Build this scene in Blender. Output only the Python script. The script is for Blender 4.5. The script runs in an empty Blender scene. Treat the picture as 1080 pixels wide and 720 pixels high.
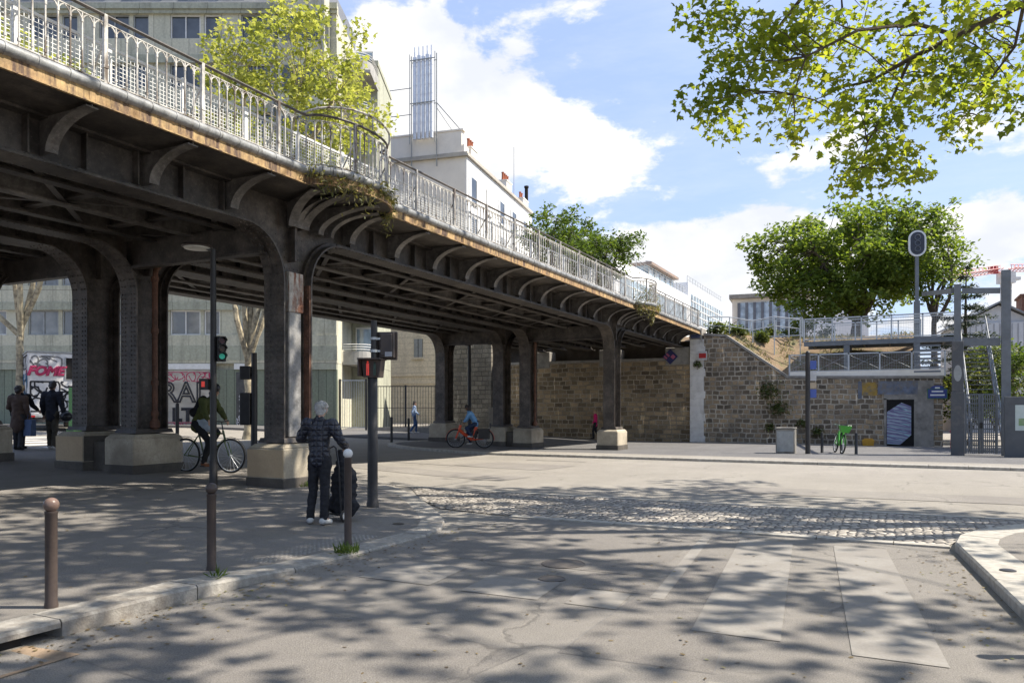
import bpy, bmesh, math, random
import numpy as np
from mathutils import Vector, Matrix, noise as mnoise
R = math.radians
scene = bpy.context.scene
col = scene.collection
random.seed(7)

# ------------------------------------------------------------------ camera geometry
FPX, HZ, EYE = 810.0, 431.0, 1.5
YAW = math.atan(405.0 / FPX)
CS, SN = math.cos(YAW), math.sin(YAW)
def wpos(lat, dep): return (lat * CS - dep * SN, lat * SN + dep * CS)
def at(px, py, dep):
    x, y = wpos((px - 540) / FPX * dep, dep)
    return Vector((x, y, EYE + (HZ - py) * dep / FPX))
def proj(p):
    dep = -p[0] * SN + p[1] * CS
    lat = p[0] * CS + p[1] * SN
    if dep < 0.05: return None
    return (540 + FPX * lat / dep, HZ - FPX * (p[2] - EYE) / dep, dep)
def sst(a, b, x):
    t = min(1.0, max(0.0, (x - a) / (b - a)))
    return t * t * (3 - 2 * t)
def ramp(x, w=1.5):                       # soft max(0, x)
    if x <= -w: return 0.0
    if x >= w: return x
    return (x + w) ** 2 / (4 * w)
def g(x, y):                              # pavement datum of the terrain
    f = sst(14, 24, y)
    xx = max(x, -32.0)
    near = 0.035 * ramp(-xx - 9.5)
    far = 0.045 * ramp(-xx - 14.5)
    return near * (1 - f) + far * f - 0.010 * ramp(min(y, 46.0) - 15.0)
KERB = 0.12
def road_z(x, y): return g(x, y) - KERB
def walk_z(x, y):                         # near pavement, dropped at the crossing corner
    z = g(x, y)
    z -= 0.085 * sst(4.6, 6.2, y) * sst(-8.2, -6.0, x)
    return z
def spot(px, py, off=0.0):                # ground point seen at a pixel
    dep = 15.0
    for _ in range(40):
        x, y = wpos((px - 540) / FPX * dep, dep)
        dep = 0.5 * dep + 0.5 * FPX * (EYE - g(x, y) - off) / (py - HZ)
    x, y = wpos((px - 540) / FPX * dep, dep)
    return Vector((x, y, g(x, y) + off))

# ------------------------------------------------------------------ object helpers
def tag(o, label=None, cat=None, group=None, kind=None):
    if label: o['label'] = label
    if cat: o['category'] = cat
    if group: o['group'] = group
    if kind: o['kind'] = kind
    return o
def empty(name, loc, rz=0.0, label=None, cat=None, group=None):
    o = bpy.data.objects.new(name, None); col.objects.link(o)
    o.location = loc; o.rotation_euler = (0, 0, rz); o.empty_display_size = 0.2
    return tag(o, label, cat, group)
def link(name, me, mat=None, parent=None, loc=None, smooth=False):
    o = bpy.data.objects.new(name, me); col.objects.link(o)
    if mat is not None and len(me.materials) == 0: me.materials.append(mat)
    if parent: o.parent = parent
    if loc is not None: o.location = loc
    if smooth:
        me.polygons.foreach_set('use_smooth', [True] * len(me.polygons))
    return o
def copy_tree(o, parent=None):
    c = o.copy(); col.objects.link(c)
    if parent: c.parent = parent
    for ch in list(o.children): copy_tree(ch, c)
    return c

class MB:
    """collects shapes into one mesh object"""
    def __init__(s, off=(0, 0, 0)): s.v = []; s.f = []; s.off = Vector(off)
    def add(s, vs, fs):
        n = len(s.v); s.v += [tuple(v) for v in vs]; s.f += [tuple(i + n for i in f) for f in fs]; return s
    def hexa(s, p):                       # 8 points: bottom 4 ccw, top 4 ccw
        return s.add(p, [(3, 2, 1, 0), (4, 5, 6, 7), (0, 1, 5, 4), (1, 2, 6, 5), (2, 3, 7, 6), (3, 0, 4, 7)])
    def box(s, x0, x1, y0, y1, z0, z1):
        return s.hexa([(x0, y0, z0), (x1, y0, z0), (x1, y1, z0), (x0, y1, z0), (x0, y0, z1), (x1, y0, z1), (x1, y1, z1), (x0, y1, z1)])
    def frus(s, c0, sx0, sy0, c1, sx1, sy1):
        p = []
        for c, sx, sy in ((c0, sx0, sy0), (c1, sx1, sy1)):
            p += [(c[0] - sx, c[1] - sy, c[2]), (c[0] + sx, c[1] - sy, c[2]), (c[0] + sx, c[1] + sy, c[2]), (c[0] - sx, c[1] + sy, c[2])]
        return s.hexa(p)
    def bar(s, p0, p1, w, h, up=(0, 0, 1)):      # rectangular bar
        p0, p1 = Vector(p0), Vector(p1); d = (p1 - p0)
        if d.length < 1e-6: return s
        d.normalize(); u = Vector(up)
        if abs(d.dot(u)) > 0.98: u = Vector((0, 1, 0))
        a = d.cross(u).normalized() * w / 2; b = a.cross(d).normalized() * h / 2
        return s.hexa([p0 - a - b, p0 + a - b, p1 + a - b, p1 - a - b, p0 - a + b, p0 + a + b, p1 + a + b, p1 - a + b])
    def cyl(s, p0, p1, r0, r1=None, n=8, caps=True):
        p0, p1 = Vector(p0), Vector(p1); r1 = r0 if r1 is None else r1
        return s.tube([p0, p1], [r0, r1], n, caps)
    def tube(s, pts, rs, n=8, caps=True):
        pts = [Vector(p) for p in pts]
        if not hasattr(rs, '__len__'): rs = [rs] * len(pts)
        vs = []; prev = None
        for i, p in enumerate(pts):
            d = (pts[min(i + 1, len(pts) - 1)] - pts[max(i - 1, 0)])
            if d.length < 1e-9: d = Vector((0, 0, 1))
            d.normalize()
            if prev is None:
                u = Vector((0, 0, 1)) if abs(d.z) < 0.9 else Vector((1, 0, 0))
                a = d.cross(u).normalized()
            else:
                a = prev - d * prev.dot(d)
                a = a.normalized() if a.length > 1e-6 else d.orthogonal().normalized()
            prev = a; b = d.cross(a)
            for k in range(n):
                t = 2 * math.pi * k / n
                vs.append(p + (a * math.cos(t) + b * math.sin(t)) * rs[i])
        fs = []
        for i in range(len(pts) - 1):
            for k in range(n):
                k2 = (k + 1) % n
                fs.append((i * n + k, i * n + k2, (i + 1) * n + k2, (i + 1) * n + k))
        if caps:
            fs.append(tuple(range(n - 1, -1, -1))); m = (len(pts) - 1) * n
            fs.append(tuple(range(m, m + n)))
        return s.add(vs, fs)
    def prism(s, poly, axis, a0, a1):     # poly in the two other axes, extruded along axis
        def mk(p, a):
            return {'x': (a, p[0], p[1]), 'y': (p[0], a, p[1]), 'z': (p[0], p[1], a)}[axis]
        n = len(poly)
        vs = [mk(p, a0) for p in poly] + [mk(p, a1) for p in poly]
        fs = [tuple(range(n - 1, -1, -1)), tuple(range(n, 2 * n))]
        fs += [(i, (i + 1) % n, n + (i + 1) % n, n + i) for i in range(n)]
        return s.add(vs, fs)
    def lathe(s, prof, c=(0, 0, 0), n=16, axis='z'):   # prof: (r, h)
        vs = []; c = Vector(c)
        for r, h in prof:
            for k in range(n):
                t = 2 * math.pi * k / n
                q = (r * math.cos(t), r * math.sin(t), h)
                if axis == 'y': q = (q[0], q[2], q[1])
                if axis == 'x': q = (q[2], q[0], q[1])
                vs.append(c + Vector(q))
        fs = []
        for i in range(len(prof) - 1):
            for k in range(n):
                k2 = (k + 1) % n
                fs.append((i * n + k, i * n + k2, (i + 1) * n + k2, (i + 1) * n + k))
        fs.append(tuple(range(n - 1, -1, -1))); m = (len(prof) - 1) * n
        fs.append(tuple(range(m, m + n)))
        return s.add(vs, fs)
    def ball(s, c, r, n=12, sc=(1, 1, 1), rot=None):
        m = n // 2; vs = []; c = Vector(c)
        for i in range(1, m):
            a = math.pi * i / m
            for k in range(n):
                t = 2 * math.pi * k / n
                q = Vector((math.sin(a) * math.cos(t) * r * sc[0], math.sin(a) * math.sin(t) * r * sc[1], math.cos(a) * r * sc[2]))
                vs.append(c + (rot @ q if rot else q))
        top = Vector((0, 0, r * sc[2])); bot = -top
        vs.append(c + (rot @ top if rot else top)); vs.append(c + (rot @ bot if rot else bot))
        fs = []
        for i in range(m - 2):
            for k in range(n):
                k2 = (k + 1) % n
                fs.append((i * n + k, (i + 1) * n + k, (i + 1) * n + k2, i * n + k2))
        T = len(vs) - 2
        for k in range(n):
            k2 = (k + 1) % n
            fs.append((T, k, k2)); fs.append((T + 1, (m - 2) * n + k2, (m - 2) * n + k))
        return s.add(vs, fs)
    def torus(s, c, R0, r, n=28, m=6, axis='x', a0=0.0, a1=2 * math.pi):
        c = Vector(c); vs = []; full = abs(a1 - a0 - 2 * math.pi) < 1e-6
        N = n if full else n + 1
        for i in range(N):
            t = a0 + (a1 - a0) * i / n
            for k in range(m):
                q = 2 * math.pi * k / m; rr = R0 + r * math.cos(q); w = r * math.sin(q)
                p = {'x': (w, rr * math.cos(t), rr * math.sin(t)), 'y': (rr * math.cos(t), w, rr * math.sin(t)), 'z': (rr * math.cos(t), rr * math.sin(t), w)}[axis]
                vs.append(c + Vector(p))
        fs = []
        for i in range(n):
            i2 = (i + 1) % N
            for k in range(m):
                k2 = (k + 1) % m
                fs.append((i * m + k, i2 * m + k, i2 * m + k2, i * m + k2))
        return s.add(vs, fs)
    def mesh(s, name):
        me = bpy.data.meshes.new(name)
        o = s.off
        me.from_pydata([(v[0] - o.x, v[1] - o.y, v[2] - o.z) for v in s.v], [], s.f)
        bm = bmesh.new(); bm.from_mesh(me)
        bmesh.ops.recalc_face_normals(bm, faces=bm.faces)
        bm.to_mesh(me); bm.free()
        return me
    def build(s, name, mat, parent=None, loc=None, smooth=False, bevel=0.0, kind=None):
        me = s.mesh(name)
        o = link(name, me, mat, parent, loc, False)
        if smooth:
            me.polygons.foreach_set('use_smooth', [True] * len(me.polygons))
            try: me.set_sharp_from_angle(angle=R(42))
            except Exception: pass
        if bevel:
            b = o.modifiers.new('bevel', 'BEVEL'); b.width = bevel; b.segments = 1; b.limit_method = 'ANGLE'; b.angle_limit = R(50)
        if kind: o['kind'] = kind
        return o

def text_mesh(body, size, name, extrude=0.003, shear=0.0, offset=0.0):
    cu = bpy.data.curves.new(name, 'FONT'); cu.body = body; cu.size = size; cu.extrude = extrude
    cu.align_x = 'CENTER'; cu.align_y = 'CENTER'; cu.shear = shear; cu.offset = offset
    o = bpy.data.objects.new(name, cu); col.objects.link(o)
    dg = bpy.context.evaluated_depsgraph_get()
    me = bpy.data.meshes.new_from_object(o.evaluated_get(dg))
    bpy.data.objects.remove(o)
    me.materials.clear()
    return me

# ------------------------------------------------------------------ materials
def nodes(m):
    m.use_nodes = True; nt = m.node_tree; nt.nodes.clear(); return nt
class NT:
    def __init__(s, nt): s.nt = nt
    def n(s, t, **kw):
        nd = s.nt.nodes.new(t)
        for k, v in kw.items():
            if k.startswith('i_'):
                key = k[2:]; key = int(key) if key.isdigit() else key.replace('_', ' ')
                if isinstance(v, tuple) and len(v) == 2 and hasattr(v[0], 'outputs'):
                    s.nt.links.new(v[0].outputs[v[1]], nd.inputs[key])
                elif hasattr(v, 'outputs'): s.nt.links.new(v.outputs[0], nd.inputs[key])
                else: nd.inputs[key].default_value = v
            else: setattr(nd, k, v)
        return nd
    def l(s, a, ai, b, bi): s.nt.links.new(a.outputs[ai], b.inputs[bi])
    def math(s, op, a, b=None, clamp=False):
        nd = s.nt.nodes.new('ShaderNodeMath'); nd.operation = op; nd.use_clamp = clamp
        for i, q in enumerate((a, b)):
            if q is None: continue
            if isinstance(q, tuple): s.nt.links.new(q[0].outputs[q[1]], nd.inputs[i])
            elif hasattr(q, 'outputs'): s.nt.links.new(q.outputs[0], nd.inputs[i])
            else: nd.inputs[i].default_value = q
        return nd
    def rampn(s, fac, a, b, c0=(0, 0, 0, 1), c1=(1, 1, 1, 1)):
        nd = s.nt.nodes.new('ShaderNodeValToRGB')
        nd.color_ramp.elements[0].position = a; nd.color_ramp.elements[1].position = b
        nd.color_ramp.elements[0].color = c0; nd.color_ramp.elements[1].color = c1
        if isinstance(fac, tuple): s.nt.links.new(fac[0].outputs[fac[1]], nd.inputs[0])
        else: s.nt.links.new(fac.outputs[0], nd.inputs[0])
        return nd
    def mix(s, f, a, b, blend='MIX'):
        nd = s.nt.nodes.new('ShaderNodeMix'); nd.data_type = 'RGBA'; nd.blend_type = blend
        for idx, q in ((0, f), (6, a), (7, b)):
            if isinstance(q, tuple) and hasattr(q[0], 'outputs'): s.nt.links.new(q[0].outputs[q[1]], nd.inputs[idx])
            elif hasattr(q, 'outputs'): s.nt.links.new(q.outputs[2 if q.bl_idname == 'ShaderNodeMix' else 0], nd.inputs[idx])
            elif idx == 0: nd.inputs[0].default_value = q
            else: nd.inputs[idx].default_value = tuple(q) + ((1,) if len(q) == 3 else ())
        return nd
def c4(c): return (c[0], c[1], c[2], 1.0)
def out_bsdf(t, colnode, rough, metal=0.0, bump=None, bstr=0.3, bdist=0.02, spec=0.4, **kw):
    b = t.n('ShaderNodeBsdfPrincipled')
    if colnode is None: pass
    elif hasattr(colnode, 'outputs'):
        t.l(colnode, 2 if colnode.bl_idname == 'ShaderNodeMix' else 0, b, 'Base Color')
    else: b.inputs['Base Color'].default_value = c4(colnode)
    if hasattr(rough, 'outputs'): t.l(rough, 0, b, 'Roughness')
    else: b.inputs['Roughness'].default_value = rough
    b.inputs['Metallic'].default_value = metal
    b.inputs['Specular IOR Level'].default_value = spec
    for k, v in kw.items(): b.inputs[k.replace('_', ' ')].default_value = v
    if bump is not None:
        bn = t.n('ShaderNodeBump'); bn.inputs['Strength'].default_value = bstr; bn.inputs['Distance'].default_value = bdist
        t.l(bump, 0, bn, 'Height'); t.l(bn, 0, b, 'Normal')
    o = t.n('ShaderNodeOutputMaterial'); t.l(b, 0, o, 0)
    return b
MATS = {}
def M(name, c1, c2=None, scale=3.0, rough=0.7, bump=0.15, metal=0.0, detail=6.0, bscale=None, bdist=0.01, lo=0.35, hi=0.65, spec=0.4, dirt=None, dscale=0.7, dlo=0.5, dhi=0.7, **kw):
    """noise-mottled surface; optional larger patches of a third colour"""
    if name in MATS: return MATS[name]
    m = bpy.data.materials.new(name); t = NT(nodes(m)); MATS[name] = m
    tc = t.n('ShaderNodeTexCoord')
    n1 = t.n('ShaderNodeTexNoise', i_Scale=scale, i_Detail=detail, i_Roughness=0.65); t.l(tc, 'Object', n1, 'Vector')
    if c2 is None: c2 = tuple(x * 0.75 for x in c1)
    cr = t.rampn(n1, lo, hi, c4(c1), c4(c2)); cn = cr
    if dirt:
        n3 = t.n('ShaderNodeTexNoise', i_Scale=dscale, i_Detail=8.0, i_Roughness=0.7); t.l(tc, 'Object', n3, 'Vector')
        cn = t.mix(t.rampn(n3, dlo, dhi), cr, dirt)
    n2 = t.n('ShaderNodeTexNoise', i_Scale=(bscale or scale * 6), i_Detail=4.0); t.l(tc, 'Object', n2, 'Vector')
    out_bsdf(t, cn, rough, metal, n2, bump, bdist, spec, **kw)
    return m
# ------------------------------------------------------------------ camera, light, sky
cam_d = bpy.data.cameras.new('camera'); cam = bpy.data.objects.new('camera', cam_d); col.objects.link(cam)
cam.location = (0, 0, EYE); cam.rotation_euler = (R(90), 0, YAW)
cam_d.sensor_width = 36.0; cam_d.lens = 36.0 * FPX / 1080.0; cam_d.shift_y = (HZ - 360.0) / 1080.0
cam_d.clip_end = 3000.0; cam_d.clip_start = 0.05
scene.camera = cam
SUN_EL = R(50.0); SUN_AZ = math.atan2(0.447, 0.894)       # angle from +X towards +Y
sd = Vector((math.cos(SUN_EL) * math.cos(SUN_AZ), math.cos(SUN_EL) * math.sin(SUN_AZ), math.sin(SUN_EL)))
sl = bpy.data.lights.new('sun', 'SUN'); sl.energy = 3.7; sl.angle = R(0.55); sl.color = (1.0, 0.93, 0.82)
so = bpy.data.objects.new('sun', sl); col.objects.link(so)
so.rotation_euler = sd.to_track_quat('Z', 'Y').to_euler()
world = bpy.data.worlds.new('World'); scene.world = world; world.use_nodes = True
t = NT(world.node_tree); world.node_tree.nodes.clear()
sky = t.n('ShaderNodeTexSky'); sky.sky_type = 'NISHITA'; sky.sun_disc = False
sky.sun_elevation = SUN_EL; sky.sun_rotation = math.pi / 2 - SUN_AZ
sky.air_density = 1.0; sky.dust_density = 1.2; sky.ozone_density = 1.5
tc = t.n('ShaderNodeTexCoord')
def skydir(px, py):
    v = at(px, py, 100.0) - Vector((0, 0, EYE)); return v.normalized()
# clouds: banks in given directions of the sky, edges torn by noise
stretch = t.n('ShaderNodeMapping'); stretch.inputs['Scale'].default_value = (1.0, 1.0, 1.9); t.l(tc, 'Generated', stretch, 'Vector')
nz = t.n('ShaderNodeTexNoise', i_Scale=5.5, i_Detail=9.0, i_Roughness=0.6); nz.inputs['Distortion'].default_value = 0.25; t.l(stretch, 0, nz, 'Vector')
nzf = t.n('ShaderNodeTexNoise', i_Scale=13.0, i_Detail=9.0, i_Roughness=0.62); t.l(stretch, 0, nzf, 'Vector')
CLOUDS = [  # px, py, half width px, half height px, weight
    (500, 140, 130, 72, 1.0), (585, 155, 95, 60, .9), (560, 120, 60, 45, .6), (430, 70, 90, 70, .8), (640, 165, 60, 26, .75), (610, 72, 36, 28, .55),
    (655, 112, 22, 14, .45), (390, 20, 60, 60, .6), (720, 290, 170, 55, 1.0), (650, 245, 60, 18, .5), (830, 275, 110, 50, .8), (900, 160, 90, 45, .55), (985, 150, 110, 40, .45),
    (1060, 250, 90, 55, .95), (1060, 210, 60, 22, .7), (560, 290, 200, 70, .8), (300, 300, 300, 120, .7), (1200, 300, 160, 120, .8), (800, 345, 400, 30, .7),
    (640, 205, 70, 20, .28), (760, 180, 120, 30, .22), (480, 25, 80, 22, .22), (330, 20, 70, 40, .5), (150, 150, 160, 140, .5)]
acc = None
for (px, py, hw, hh, wgt) in CLOUDS:
    d = skydir(px, py); rt = Vector((d.y, -d.x, 0)).normalized(); up = rt.cross(d).normalized()
    k = skydir(px, py).dot(skydir(540, 431))            # perspective size of a pixel there
    sw = hw / FPX * k; sh = hh / FPX * k
    def dot(v):
        nd = t.n('ShaderNodeVectorMath', operation='DOT_PRODUCT'); t.l(tc, 'Generated', nd, 0); nd.inputs[1].default_value = tuple(v); return (nd, 'Value')
    a = t.math('MULTIPLY', dot(rt), 1 / sw); b = t.math('MULTIPLY', dot(up), 1 / sh)
    cfront = t.math('GREATER_THAN', dot(d), 0.3)
    b0 = t.math('SUBTRACT', b, d.dot(up) / sh)
    r2 = t.math('ADD', t.math('MULTIPLY', a, a), t.math('MULTIPLY', b0, b0))
    e = t.math('MULTIPLY', t.math('POWER', 2.0, t.math('MULTIPLY', r2, -1.2)), wgt)
    e = t.math('MULTIPLY', e, cfront)
    acc = e if acc is None else t.math('MAXIMUM', acc, e)
nn = t.math('ADD', t.math('MULTIPLY', nz, 2.1), t.math('MULTIPLY', nzf, 0.9))      # ~1.05 mean
dens = t.math('ADD', t.math('MULTIPLY', acc, 1.15), t.math('SUBTRACT', nn, 1.50))
mask = t.rampn(dens, 0.36, 0.60); mask.color_ramp.interpolation = 'EASE'
wisp = t.n('ShaderNodeMapping'); wisp.inputs['Scale'].default_value = (1.0, 1.6, 4.5); wisp.inputs['Rotation'].default_value = (0, 0.25, 0); t.l(tc, 'Generated', wisp, 'Vector')
nw = t.n('ShaderNodeTexNoise', i_Scale=3.2, i_Detail=9.0, i_Roughness=0.62); t.l(wisp, 0, nw, 'Vector')
wm = t.math('MULTIPLY', t.rampn(nw, 0.48, 0.76), 0.26)
shade = t.n('ShaderNodeTexNoise', i_Scale=7.0, i_Detail=6.0); t.l(stretch, 0, shade, 'Vector')
ccol = t.rampn(shade, 0.35, 0.6, (3.0, 3.12, 3.4, 1), (4.0, 3.95, 3.9, 1))
SKYC = t.mix(0.72, sky, (1.66, 2.12, 3.42))
s1 = t.mix(wm, SKYC, (3.5, 3.65, 4.1))
s2 = t.mix(mask, s1, ccol)
bg = t.n('ShaderNodeBackground'); t.l(s2, 2, bg, 'Color'); bg.inputs['Strength'].default_value = 0.115
wo = t.n('ShaderNodeOutputWorld'); t.l(bg, 0, wo, 0)
scene.view_settings.view_transform = 'Standard'; scene.view_settings.look = 'None'
scene.view_settings.exposure = 1.38; scene.view_settings.gamma = 1.0
scene.view_settings.use_curve_mapping = False

# ------------------------------------------------------------------ ground materials
def asphalt(name, base, dark, crack=0.6, patch=None, speck=1.0, warm=None):
    m = bpy.data.materials.new(name); t = NT(nodes(m))
    tc = t.n('ShaderNodeTexCoord')
    def noise(sc, det=6.0, ro=0.6):
        n_ = t.n('ShaderNodeTexNoise', i_Scale=sc, i_Detail=det, i_Roughness=ro); t.l(tc, 'Object', n_, 'Vector'); return n_
    big = noise(0.35, 8.0, 0.65)
    c = t.rampn(big, 0.3, 0.7, c4(base), c4(dark))
    med = noise(2.3, 8.0, 0.7)
    lane = t.n('ShaderNodeMapping'); lane.inputs['Scale'].default_value = (1.6, .12, 1); lane.inputs['Rotation'].default_value = (0, 0, -.05); t.l(tc, 'Object', lane, 'Vector')
    ln = t.n('ShaderNodeTexNoise', i_Scale=.9, i_Detail=5.0); t.l(lane, 0, ln, 'Vector')
    c = t.mix(t.math('MULTIPLY', t.rampn(ln, .45, .65), .5), c, dark)
    c = t.mix(t.math('MULTIPLY', t.rampn(med, 0.45, 0.7), 0.75), c, dark)
    if warm: c = t.mix(t.rampn(noise(0.8, 7.0), 0.55, 0.7), c, warm)
    fine = noise(95.0, 3.0, 0.8)
    c = t.mix(1.0, c, t.rampn(fine, 0.25, 0.75, (0.48, 0.48, 0.48, 1), (1.5, 1.5, 1.5, 1)), 'MULTIPLY')
    st = noise(260.0, 2.0)
    c = t.mix(t.math('MULTIPLY', t.rampn(st, 0.66, 0.72), 0.5 * speck), c, (0.42, 0.40, 0.37))
    # cracks
    dv = t.n('ShaderNodeVectorMath', operation='SCALE'); t.l(noise(1.1, 4.0), 1, dv, 0); dv.inputs['Scale'].default_value = 0.9
    av = t.n('ShaderNodeVectorMath', operation='ADD'); t.l(tc, 'Object', av, 0); t.l(dv, 0, av, 1)
    vo = t.n('ShaderNodeTexVoronoi', feature='DISTANCE_TO_EDGE'); vo.inputs['Scale'].default_value = 0.32; t.l(av, 0, vo, 'Vector')
    ck = t.rampn(vo, 0.002, 0.009, (1, 1, 1, 1), (0, 0, 0, 1))
    ck = t.math('MULTIPLY', ck, t.math('MULTIPLY', t.rampn(noise(0.5), 0.46, 0.56), crack))
    c = t.mix(ck, c, tuple(x * 0.35 for x in dark))
    # oil spots
    sp = noise(4.5, 2.0); c = t.mix(t.math('MULTIPLY', t.rampn(sp, 0.72, 0.78), 0.5), c, tuple(x * 0.5 for x in dark))
    hb = t.math('SUBTRACT', t.math('ADD', t.math('MULTIPLY', fine, 0.6), t.math('MULTIPLY', st, 0.5)), t.math('MULTIPLY', ck, 1.5))
    out_bsdf(t, c, 0.85, bump=hb, bstr=0.8, bdist=0.015, spec=0.25)
    return m
MAT_ROAD = asphalt('road_asphalt', (0.27, 0.248, 0.218), (0.20, 0.183, 0.163), 0.4)
MAT_ROAD2 = asphalt('street_asphalt', (0.305, 0.28, 0.242), (0.24, 0.22, 0.19), 0.5)
MAT_PATCH = asphalt('patch_asphalt', (0.235, 0.215, 0.19), (0.18, 0.164, 0.147), 0.4)
MAT_WALK = asphalt('pavement_asphalt', (0.265, 0.242, 0.213), (0.19, 0.173, 0.153), 0.5)
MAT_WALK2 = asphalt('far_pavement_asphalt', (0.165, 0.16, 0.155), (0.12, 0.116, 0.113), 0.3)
MAT_GRANITE = M('kerb_granite', (0.36, 0.335, 0.29), (0.22, 0.20, 0.175), 14.0, 0.75, 0.5, bscale=60.0, bdist=0.012, dirt=(0.13, 0.105, 0.08), dscale=1.6, dlo=0.52, dhi=0.75)
MAT_WHITESTONE = M('white_stone', (0.43, 0.40, 0.345), (0.28, 0.26, 0.225), 9.0, 0.75, 0.4, bscale=50.0, dirt=(0.20, 0.18, 0.15), dscale=2.0, dlo=0.55, dhi=0.75)
MAT_SAND = M('gutter_sand', (0.30, 0.215, 0.14), (0.19, 0.14, 0.095), 8.0, 0.9, 0.4, bscale=70.0)

def cobble_mat():
    m = bpy.data.materials.new('cobbles'); t = NT(nodes(m)); tc = t.n('ShaderNodeTexCoord')
    mp = t.n('ShaderNodeMapping'); t.l(tc, 'Object', mp, 'Vector'); mp.inputs['Scale'].default_value = (1, 1, 0)
    vo = t.n('ShaderNodeTexVoronoi', feature='DISTANCE_TO_EDGE'); vo.inputs['Scale'].default_value = 9.0; vo.inputs['Randomness'].default_value = 0.55; t.l(mp, 0, vo, 'Vector')
    vc = t.n('ShaderNodeTexVoronoi'); vc.inputs['Scale'].default_value = 9.0; vc.inputs['Randomness'].default_value = 0.55; t.l(mp, 0, vc, 'Vector')
    sep = t.n('ShaderNodeSeparateColor'); t.l(vc, 'Color', sep, 0)
    c = t.rampn(sep, 0.1, 0.95, (0.21, 0.19, 0.165, 1), (0.50, 0.45, 0.38, 1))
    nzz = t.n('ShaderNodeTexNoise', i_Scale=40.0, i_Detail=5.0); t.l(tc, 'Object', nzz, 'Vector')
    c = t.mix(1.0, c, t.rampn(nzz, 0.25, 0.75, (.75, .75, .75, 1), (1.2, 1.2, 1.2, 1)), 'MULTIPLY')
    jt = t.rampn(vo, 0.03, 0.13)
    c = t.mix(jt, (0.115, 0.10, 0.083), c)
    h = t.math('ADD', t.math('MULTIPLY', t.rampn(vo, 0.0, 0.30), 1.0), t.math('MULTIPLY', nzz, 0.15))
    out_bsdf(t, c, 0.65, bump=h, bstr=0.85, bdist=0.05, spec=0.4)
    return m
MAT_COBBLE = cobble_mat()
def paint_mat():
    m = bpy.data.materials.new('road_paint'); t = NT(nodes(m)); tc = t.n('ShaderNodeTexCoord')
    n1 = t.n('ShaderNodeTexNoise', i_Scale=2.2, i_Detail=10.0, i_Roughness=0.72); t.l(tc, 'Object', n1, 'Vector')
    n2 = t.n('ShaderNodeTexNoise', i_Scale=60.0, i_Detail=4.0); t.l(tc, 'Object', n2, 'Vector')
    f = t.rampn(t.math('ADD', n1, t.math('MULTIPLY', t.math('SUBTRACT', n2, 0.5), 0.35)), 0.36, 0.56)
    c = t.mix(f, (0.262, 0.245, 0.220), (0.218, 0.20, 0.177))
    out_bsdf(t, c, 0.8, bump=n2, bstr=0.4, bdist=0.006, spec=0.25)
    return m
MAT_PAINT = paint_mat()

# ------------------------------------------------------------------ ground sheets
def sheet(name, pts, zf, mat, cell=1.0, skirt=None, kind='structure'):
    bm = bmesh.new()
    vs = [bm.verts.new((p[0], p[1], 0)) for p in pts]; bm.faces.new(vs)
    xs = [p[0] for p in pts]; ys = [p[1] for p in pts]
    def cuts(a, b):
        out = []; v = math.floor(a) - 1
        while v < b:
            v += cell if -34 < v < 26 or cell < 1 else max(cell, 3.0)
            if a < v < b: out.append(v)
        return out
    for x in cuts(min(xs), max(xs)):
        bmesh.ops.bisect_plane(bm, geom=bm.verts[:] + bm.edges[:] + bm.faces[:], plane_co=(x, 0, 0), plane_no=(1, 0, 0))
    for y in cuts(min(ys), max(ys)):
        bmesh.ops.bisect_plane(bm, geom=bm.verts[:] + bm.edges[:] + bm.faces[:], plane_co=(0, y, 0), plane_no=(0, 1, 0))
    for v in bm.verts: v.co.z = zf(v.co.x, v.co.y)
    bmesh.ops.recalc_face_normals(bm, faces=bm.faces)
    for f in bm.faces:
        if f.normal.z < 0: f.normal_flip()
    if skirt:
        ed = [e for e in bm.edges if e.is_boundary]
        r = bmesh.ops.extrude_edge_only(bm, edges=ed)
        for v in [q for q in r['geom'] if isinstance(q, bmesh.types.BMVert)]: v.co.z -= skirt
    me = bpy.data.meshes.new(name); bm.to_mesh(me); bm.free()
    o = link(name, me, mat)
    o['kind'] = kind
    return o
# one ground sheet to the horizon
gx = sorted(set([-900, -500, -300, -200, -140, -100, -80] + list(np.arange(-64, 40.1, 1.0)) + [50, 70, 100, 150, 250, 450, 900]))
gy = sorted(set([-300, -150, -80, -50, -36] + list(np.arange(-24, 64.1, 1.0)) + [75, 90, 120, 180, 260, 400, 700, 1200]))
vs = [(x, y, road_z(x, y)) for y in gy for x in gx]; nx = len(gx)
fs = [(j * nx + i, j * nx + i + 1, (j + 1) * nx + i + 1, (j + 1) * nx + i) for j in range(len(gy) - 1) for i in range(nx - 1)]
me = bpy.data.meshes.new('ground'); me.from_pydata(vs, [], fs)
tag(link('ground', me, MAT_ROAD2, smooth=True), kind='structure')
sheet('road', [(-5.3, -40), (1.6, -40), (1.6, 0), (0.87, 7), (0.58, 10.2), (-5.3, 10.2)], lambda x, y: road_z(x, y) + 0.004, MAT_ROAD, 1.0)

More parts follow.
